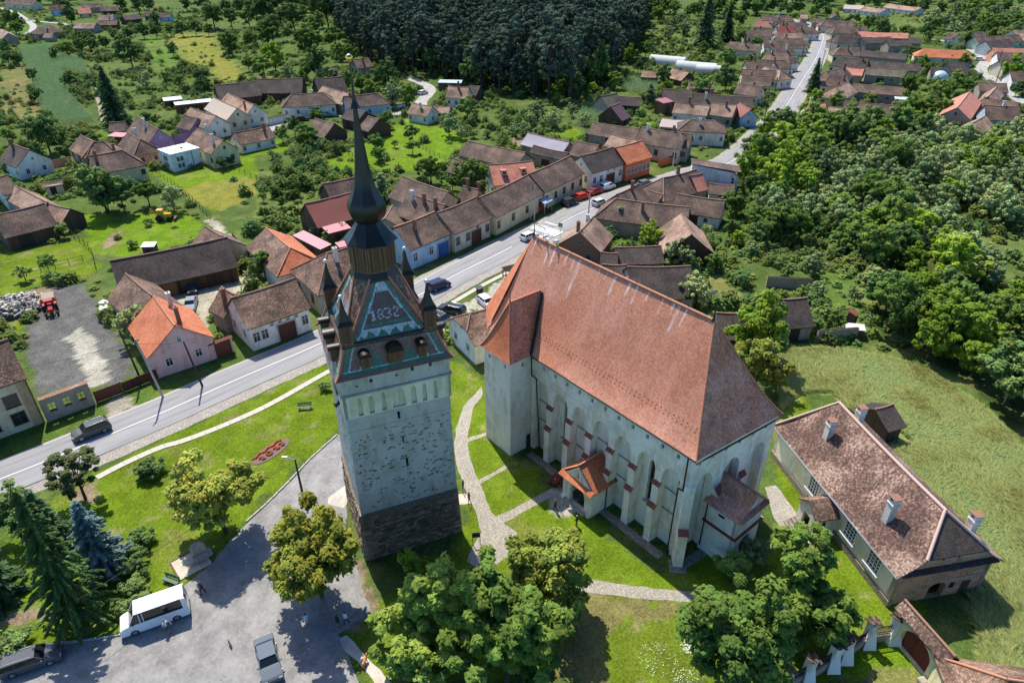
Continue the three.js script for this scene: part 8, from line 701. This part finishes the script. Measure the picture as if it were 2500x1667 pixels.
{ const t = thing('wooden_shelter', 'small timber shelter beside the crossing lawn', 'shelter', [-.6, 0, -113.4], .5); for (const [x, z] of [[-.9, -.6], [.9, -.6], [-.9, .6], [.9, .6]]) obj('post', bx(.14, 2, .14, x, 1, z), M.woodA, t); obj('bench_board', bx(1.8, .08, .5, 0, .5, -.4), M.woodA, t); for (const s of [-1, 1]) obj('roof_side', bx(2.5, .08, 1.1, 0, 2.25, s * .45, 0, s * .55), M.woodDark, t); }
{ const t = thing('satellite_dish', 'large pale satellite dish behind the church roof', 'dish', [33.4, 0, -100.9], .4); obj('mast', bar(V(0, 0, 0), V(0, 3.2, 0), .06), M.pipe, t); const g = new THREE.SphereGeometry(1.5, 20, 8, 0, 6.283, 0, .75); g.scale(1, .6, 1); g.translate(0, -.9, 0); g.rotateX(2.2); g.translate(0, 3.4, .3); obj('reflector', norm(g), new THREE.MeshStandardMaterial({ color: C3([.55, .55, .52]), side: THREE.DoubleSide }), t); obj('feed_arm', bar(V(0, 3.2, .3), V(0, 3.5, 1.5), .03), M.pipe, t); }
for (const [x, y, lb] of [[-28.2, 25.1, 'white long legged bird nearest the finial on the church ridge'], [-26.4, 25.1, 'white long legged bird second along the church ridge']]) { const c = Math.cos(-50.4 * PI / 180), s = Math.sin(-50.4 * PI / 180), X = 17.11 + x * c - 6.2 * s, Z = -47.95 - x * s - 6.2 * c; const t = thing('perched_bird', lb, 'bird', [X, 24.75, Z], .6); const g = new THREE.SphereGeometry(.22, 12, 8); g.scale(1.5, .9, .8); g.translate(0, .62, 0); obj('body', [norm(g), bar(V(.28, .68, 0), V(.38, 1.0, 0), .06, .04), cyl(.05, .055, .1, 8, .39, .97, 0)], M.white, t); obj('beak', bar(V(.42, 1.02, 0), V(.66, .96, 0), .02, .008), M.tail, t); obj('leg', bar(V(.02, .5, .06), V(.02, 0, .06), .018), M.tail, t); obj('leg', bar(V(.02, .5, -.06), V(.02, 0, -.06), .018), M.tail, t); obj('wing_tip', [bar(V(-.2, .68, 0), V(-.44, .56, 0), .09, .03)], M.black, t); }
{ const R = rng(31), t = thing('wood_pile', 'big heap of split grey logs beside the tractor', 'wood pile', [-84.8, 0, -101.6], .5); const gs = [0, 1, 2].map((k) => { const g = new THREE.CylinderGeometry(.17, .19, 1.1, 6 + k); g.rotateZ(PI / 2); return norm(g); }), ms = ['#8f8a84', '#b9b2a8', '#5c5650', '#d0c9bd'].map((h) => std({ color: C3(pc(h)) })); const core = new THREE.SphereGeometry(1, 20, 10, 0, 6.283, 0, PI / 2); core.scale(5, 1.5, 4.2); obj('heap_core', norm(core), ms[2], t); for (let k = 0; k < 280; k++) { const a = R() * 6.28, r = Math.sqrt(R()), m = obj('log', gs[k % 3], ms[Math.floor(R() * 4)], t); m.position.set(Math.cos(a) * r * 5, 1.55 * Math.sqrt(1 - r * r * .98) + .1, Math.sin(a) * r * 4.2); m.rotation.set(R() * 6, R() * 6, (R() - .5) * .8); } }
for (const [x, z, a, lb] of [[-68.8, -100.3, .4, 'white wrapped bale standing nearer the road'], [-69.6, -102.3, 1.3, 'white wrapped bale behind its twin']]) { const t = thing('wrapped_bale', lb, 'bale', [x, 0, z], a); obj('wrap', rbx(1.3, 1.1, 1.7, .18, 0, .55, 0), M.white, t); obj('fold', [bx(1.32, .05, 1.0, 0, .8, 0), bx(.06, 1.0, 1.72, 0, .55, 0)], M.paleMetal, t); }
// ------------------------------------------------------------ walls, fences, gates
function fence(name, label, pts, o = {}) { const { h = 1.2, step = 2.2, rails = 2, mat = M.woodDark, panel } = o, q = resample(pts, step), t = thing(name, label, 'fence', [q[0].x, 0, q[0].z]); q.forEach((p, i) => { const x = p.x - q[0].x, z = p.z - q[0].z; obj('post', bx(.1, h + .1 * hash(i, 1, 7), .1, x, h / 2, z, hash(i, 2, 7)), mat, t); if (i) { const a = q[i - 1].clone().sub(q[0]), b = V(x, 0, z); if (panel) { const L = a.distanceTo(b), g = bx(L - .1, h - .15, .06, 0, h / 2, 0); g.rotateY(ang(b.x - a.x, b.z - a.z)); g.translate((a.x + b.x) / 2, 0, (a.z + b.z) / 2); obj('panel', muv(g), panel, t); } else for (let k = 0; k < rails; k++) { const y = h * (.4 + .5 * k / Math.max(1, rails - 1)); obj('rail', bar(V(a.x, y, a.z), V(b.x, y, b.z), .03, .03, 4), mat, t); } } }); return t; }
fence('metal_fence', 'rusty brown sheet metal gate beside the ruined wall', [[-57.2, -75.3], [-54.7, -77.6]], { h: 1.9, step: 2, panel: M.rust, mat: M.rust }); fence('board_fence', 'dark brown board fence between the gate and the pink house', [[-54.6, -77.7], [-50.2, -82.3]], { h: 1.7, panel: M.gate });
for (const [lb, p] of FENCES) fence('garden_fence', lb, p, { h: 1.3, step: 2.6 });
fence('board_fence', 'dark green board fence beside the sandy farm track', [[-57.5, -130.5], [-47, -115.5]], { h: 1.8, panel: M.woodDark, step: 2.4 });
{ const a = V(-61.67, 0, -71.13), b = V(-57.35, 0, -75.06), L = a.distanceTo(b), th = ang(b.x - a.x, b.z - a.z), t = thing('ruined_wall', 'grey ruined house wall with three empty window openings', 'wall', [a.x, 0, a.z], th); const s = poly2([[0, 0], [L, 0], [L, 3.5], [L * .8, 3.7], [L * .4, 3.55], [0, 3.6]]); const ws = [.2, .5, .8]; ws.forEach((f) => { const x = f * L, h = new THREE.Path(); h.moveTo(x - .4, 1.4); h.lineTo(x - .4, 2.6); h.lineTo(x + .4, 2.6); h.lineTo(x + .4, 1.4); s.holes.push(h); }); const g = ext(s, .4); g.translate(0, 0, -.2); obj('masonry', muv(g), WALL.k, t); ws.forEach((f) => obj('window_frame', [bx(.05, 1.2, .06, f * L, 2, 0), bx(.8, .05, .061, f * L, 2.1, 0), bx(.96, .08, .5, f * L, 1.36, 0)], M.woodDark, t)); for (let k = 0; k < 14; k++) obj('coping_tile', bx(L / 14 - .03, .08, .7, (k + .5) * L / 14, 3.6 + .06 * hash(k, 1, 3), 0, (hash(k, 2, 3) - .5) * .2, .15), M.ridge, t); }
function wallRun(label, pts, h, w, mat, cope) { const q = resample(pts, 3), t = thing('garden_wall', label, 'wall', [q[0].x, 0, q[0].z]); for (let i = 1; i < q.length; i++) { const a = q[i - 1].clone().sub(q[0]), b = q[i].clone().sub(q[0]), L = a.distanceTo(b), th = ang(b.x - a.x, b.z - a.z), cx = (a.x + b.x) / 2, cz = (a.z + b.z) / 2; const g = bx(L + .02, h, w, 0, h / 2, 0); g.rotateY(th); g.translate(cx, 0, cz); obj('masonry', muv(g), mat, t); if (cope) for (const s of [-1, 1]) { const c = bx(L, .07, w * .75, 0, h + .1, s * w * .33, 0, s * .5); c.rotateY(th); c.translate(cx, 0, cz); obj('coping', muv(c), cope, t); } } return t; }
for (const [lb, p, h, mk_] of WALLS) wallRun(lb, p, h, .5, WALL[mk_], ROOF.d);
{ const a = V(-45.0, 0, -86.4), b = V(-43.0, 0, -88.2), L = a.distanceTo(b), t = thing('yard_gate', 'dark red double yard gate under a tiled coping between pink and white houses', 'gate', [a.x, 0, a.z], ang(b.x - a.x, b.z - a.z)); for (let k = 0; k < 10; k++) obj('gate_board', bx(L / 10 - .02, 2.3, .08, (k + .5) * L / 10, 1.15, 0), M.rust, t); for (const x of [-.15, L + .15]) obj('gate_post', bx(.3, 2.7, .4, x, 1.35, 0), WALL.p, t); for (const s of [-1, 1]) obj('coping', bx(L + .8, .08, .5, L / 2, 2.75, s * .2, 0, s * .5), ROOF.r, t); }
// churchyard wall with piers, railing and arched gate at the lower corner
{ const P = [[35.2, -39.2], [32.7, -38.8], [30.0, -37.3], [28.5, -36.5], [25.8, -35.2], [23.4, -34.2], [21.0, -33.1]], t = thing('churchyard_wall', 'white piered churchyard wall with tiled caps and iron railings', 'wall', [P[0][0], 0, P[0][1]]);
  P.forEach(([x, z], i) => { const X = x - P[0][0], Z = z - P[0][1]; const g = [rbx(.75, 2.9, .75, .05, X, 1.45, Z, .4)]; const b = quads([[V(X - .6, 0, Z + .9), V(X + .6, 0, Z + .9), V(X + .3, 2.4, Z + .2), V(X - .3, 2.4, Z + .2)], [V(X - .6, 0, Z + .9), V(X - .3, 2.4, Z + .2), V(X - .3, 0, Z), null], [V(X + .6, 0, Z + .9), V(X + .3, 0, Z), V(X + .3, 2.4, Z + .2), null]]); const p = obj('pier', [...g, b], WALL.w, t); for (let k = 0; k < 4; k++) obj('cap_tile', bx(.27, .08, 1.05, X - .4 + k * .27, 3.0 + .03 * (k % 2), Z, .4, .25 * (k % 2 ? 1 : -1)), ROOF.m, p); });
  for (let i = 0; i < P.length - 1; i++) { const a = P[i], b = P[i + 1], L = Math.hypot(b[0] - a[0], b[1] - a[1]) - .7, th = ang(b[0] - a[0], b[1] - a[1]), cx = (a[0] + b[0]) / 2 - P[0][0], cz = (a[1] + b[1]) / 2 - P[0][1]; const g = bx(L, 1.0, .45, 0, .5, 0); g.rotateY(th); g.translate(cx, 0, cz); const w = obj('parapet', muv(g), WALL.k, t); if (i === 2) { const c = bx(L + .3, .1, 1.1, 0, 2.9, 0, 0, .2); c.rotateY(th); c.translate(cx, 0, cz); obj('coping', muv(c), ROOF.m, w); const f = bx(L, 2.0, .4, 0, 1.9, 0); f.rotateY(th); f.translate(cx, 0, cz); obj('infill', muv(f), WALL.w, w); continue; } const n = Math.max(5, Math.round(L / .16)); for (let k = 0; k < n; k++) { const u = -L / 2 + (k + .5) * L / n, p = bx(.05, 1.1, .05, u, 1.5, 0); p.rotateY(th); p.translate(cx, 0, cz); obj('baluster', p, M.woodDark, w); } for (const y of [1.15, 1.95]) { const r = bx(L, .07, .08, 0, y, 0); r.rotateY(th); r.translate(cx, 0, cz); obj('rail', r, M.woodDark, w); } } }
{ const a = V(35.55, 0, -39.6), b = V(36.9, 0, -34.6), L = a.distanceTo(b), th = ang(b.x - a.x, b.z - a.z), t = thing('arched_gate', 'cream gate arch with tiled coping and red brown wooden door', 'gate', [a.x, 0, a.z], th); const s = poly2([[0, 0], [L, 0], [L, 3.9], [0, 3.9]]), h = new THREE.Path(); h.moveTo(1.0, .02); h.lineTo(1.0, 1.6); h.absellipse(L / 2, 1.6, L / 2 - 1, 1.5, PI, 0, true); h.lineTo(L - 1, .02); s.holes.push(h); const g = ext(s, .7, 0, 24); g.translate(0, 0, -.35); obj('arch_wall', muv(g), M.cream, t); const n = 14; for (let k = 0; k < n; k++) { const w = (L - 2) / n, x = 1 + (k + .5) * w, hh = 1.6 + 1.5 * Math.sqrt(Math.max(0, 1 - ((x - L / 2) / (L / 2 - 1)) ** 2)) - .04; obj('gate_board', bx(w - .02, hh, .08, x, hh / 2, -.1), M.woodRed, t); } for (const sgn of [-1, 1]) { const c = slope(() => -.3, () => L + .3, 3.8, 4.6, .85, sgn, { nu: 12, nv: 4, jit: .04, seed: 8 }); obj('coping', c, ROOF.z, t); } obj('ridge_cap', bar(V(-.3, 4.62, 0), V(L + .3, 4.62, 0), .14, .14), M.ridge, t); const bt = quads([[V(.1, 0, 1.2), V(.9, 0, 1.2), V(.8, 3.2, .35), V(.2, 3.2, .35)], [V(.1, 0, 1.2), V(.2, 3.2, .35), V(.1, 0, .3), null], [V(.9, 0, 1.2), V(.9, 0, .3), V(.8, 3.2, .35), null]]); obj('gate_buttress', bt, M.cream, t); obj('corner_stone', rbx(.7, .5, .7, .15, L - .5, .25, .9), M.stone, t); }
{ const t = thing('corner_house', 'cream house with reddish hipped roof at the bottom corner beside the gate', 'house', [37.0, 0, -34.2], -.16); obj('wall', [bx(9, 3.4, 6, 3.6, 1.7, 2.6)], M.cream, t); const g1 = slope((v) => lerp(-1.2, 2.2, v), (v) => 9.5, 3.5, 6.3, 3.4, 1, { nu: 12, nv: 8, seed: 3 }), g2 = slope((v) => lerp(-1.2, 2.2, v), (v) => 9.5, 3.5, 6.3, 3.4, -1, { nu: 12, nv: 8, seed: 6 }); for (const g of [g1, g2]) g.translate(0, 0, 2.6); const r = obj('roof', [g1, g2], ROOF.m, t); const he = hipEnd(-1.2, 2.2, 3.5, 6.3, 3.4, { nv: 8 }); he.translate(0, 0, 2.6); obj('roof_hip', he, ROOF.m, r); obj('hip_cap', [bar(V(-1.2, 3.5, -.8), V(2.2, 6.3, 2.6), .13, .13), bar(V(2.2, 6.3, 2.6), V(9.5, 6.3, 2.6), .13, .13)], M.ridgeN, r); addWindow(t, -.93, 1.9, 3, -PI / 2, .9, 1.2); obj('eave_band', bx(.12, .3, 6.1, -.95, 3.25, 2.6), WALL.u, t); }
// ------------------------------------------------------------ single special buildings
{ const t = thing('cube_house', 'white flat roofed cube house with small paired windows', 'house', [-88.05, 0, -179.6], .858); obj('wall', bx(7.7, 4.6, 6.7, 0, 2.3, 0), plaster('#cfe0e8'), t); obj('roof', [bx(8.1, .18, 7.1, 0, 4.69, 0)], M.paleMetal, t); obj('roof_vent', bx(.5, .3, .5, .6, 4.9, .4), M.pipe, t); for (const y of [1.4, 3.1]) { for (const x of [-2.2, -1.2]) addWindow(t, x, y, 3.38, 0, .6, .9, M.frameG); for (const z of [-.6, .5]) addWindow(t, -3.88, y, z, -PI / 2, .55, .9, M.frameG); } obj('downpipe', bar(V(1.6, 0, 3.45), V(1.6, 4.6, 3.45), .07), M.woodDark, t); }
{ const t = thing('fire_wall', 'tall bare white house wall above the brown street roofs', 'wall', [48, 0, -157.6], -.2); obj('masonry', ext(poly2([[-5.5, 0], [5.5, 0], [5.5, 4.2], [4.2, 5.6], [-5.5, 7]]), 4).translate(0, 0, -4), WALL.w, t); obj('roof', [bx(11.6, .15, 4.6, 0, 6.6, -2, 0, 0, -.11)], ROOF.o, t); for (const y of [3.4, 4.1]) obj('window', bx(.5, .5, .06, 4.2, y, .02), M.dark, t); }
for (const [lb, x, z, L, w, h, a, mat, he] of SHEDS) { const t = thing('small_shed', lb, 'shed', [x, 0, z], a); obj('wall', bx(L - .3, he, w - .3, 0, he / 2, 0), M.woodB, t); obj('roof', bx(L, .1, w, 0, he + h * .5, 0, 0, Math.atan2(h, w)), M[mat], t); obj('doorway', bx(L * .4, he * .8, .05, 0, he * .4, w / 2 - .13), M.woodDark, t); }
{ const mkG = (label, x, z, L, w, a) => { const t = thing('greenhouse', label, 'greenhouse', [x, 0, z], a); const g = new THREE.CylinderGeometry(w / 2, w / 2, L, 18, 8, true, 0, PI); g.rotateZ(PI / 2); g.rotateX(PI / 2); g.scale(1, 1, 1); const p = g.attributes.position; let neg = 0; for (let i = 0; i < p.count; i++) neg += p.getY(i); if (neg < 0) g.rotateX(PI); obj('cover', norm(g), M.plastic, t); for (let k = 0; k <= 6; k++) { const h = new THREE.TorusGeometry(w / 2 + .02, .06, 5, 16, PI); h.rotateY(PI / 2); h.translate(-L / 2 + k * L / 6, 0, 0); obj('hoop', norm(h), M.paleMetal, t); } for (const s of [-1, 1]) { const e = new THREE.CircleGeometry(w / 2, 16, 0, PI); e.rotateY(PI / 2); e.translate(s * L / 2, 0, 0); obj('end_sheet', norm(e), M.plastic, t); } }; mkG('white plastic tunnel greenhouse nearest the pine wood', 70.2, -327, 16, 7, -.5); mkG('long white plastic greenhouse beside the tunnel', 79.5, -312, 17, 7, -.45); mkG('white plastic greenhouse nearest the dark walnut', 83.5, -307.6, 10, 6, -.3);
  const t = thing('dome_greenhouse', 'round bluish geodesic greenhouse among the far gardens', 'greenhouse', [173, 0, -290.6]); const g = new THREE.IcosahedronGeometry(3.3, 2); g.translate(0, .6, 0); obj('cover', norm(g), new THREE.MeshPhysicalMaterial({ color: C3([.5, .68, .7]), roughness: .4, transmission: .2, thickness: 0, flatShading: true }), t); obj('base_ring', cyl(3.3, 3.3, .5, 24), M.paleMetal, t); }
{ const t = thing('shop_awning', 'blue grey awning over the little street shop', 'awning', [7.2, 0, -146.9], .93); obj('canopy', bx(3.2, .08, 1.5, 0, 2.7, .6, 0, .35), M.blueMetal, t); for (const s of [-1, 1]) obj('post', bar(V(s * 1.5, 0, 1.2), V(s * 1.5, 2.45, 1.2), .04), M.white, t); obj('shop_front', bx(2.8, 2.3, .1, 0, 1.15, -.1), M.woodRed, t); obj('poster', bx(.7, 1, .02, .5, 1.3, -.03), M.white, t); }
// overhead cables
function cable(label, a, b, sag) { const pts = []; for (let i = 0; i <= 14; i++) { const u = i / 14; pts.push(V(lerp(a[0], b[0], u), lerp(a[1], b[1], u) - sag * 4 * u * (1 - u), lerp(a[2], b[2], u))); } const c = obj('overhead_cable', norm(new THREE.TubeGeometry(new THREE.CatmullRomCurve3(pts), 28, .022, 5)), M.black); tag(c, label, 'cable'); }
cable('overhead cable from the road pole to the frame edge', [-49.8, 9.1, -76.6], [-92, 9, -58], .9); cable('overhead cable from the road pole to the slim dark pole', [-49.8, 8.9, -76.4], [-45, 7.4, -79.2], .2); cable('overhead cable from the slim pole along the street houses', [-45, 7.4, -79.2], [-16, 7, -112], .8); cable('overhead cable between the poles before the shop house', [4.9, 7.6, -141.3], [42.3, 8, -176.5], 1); cable('thin cable crossing the plaza to the lamp post', [-24.4, 5.1, -58], [-46, 6, -30], .5);
renderer.render(scene, camera);
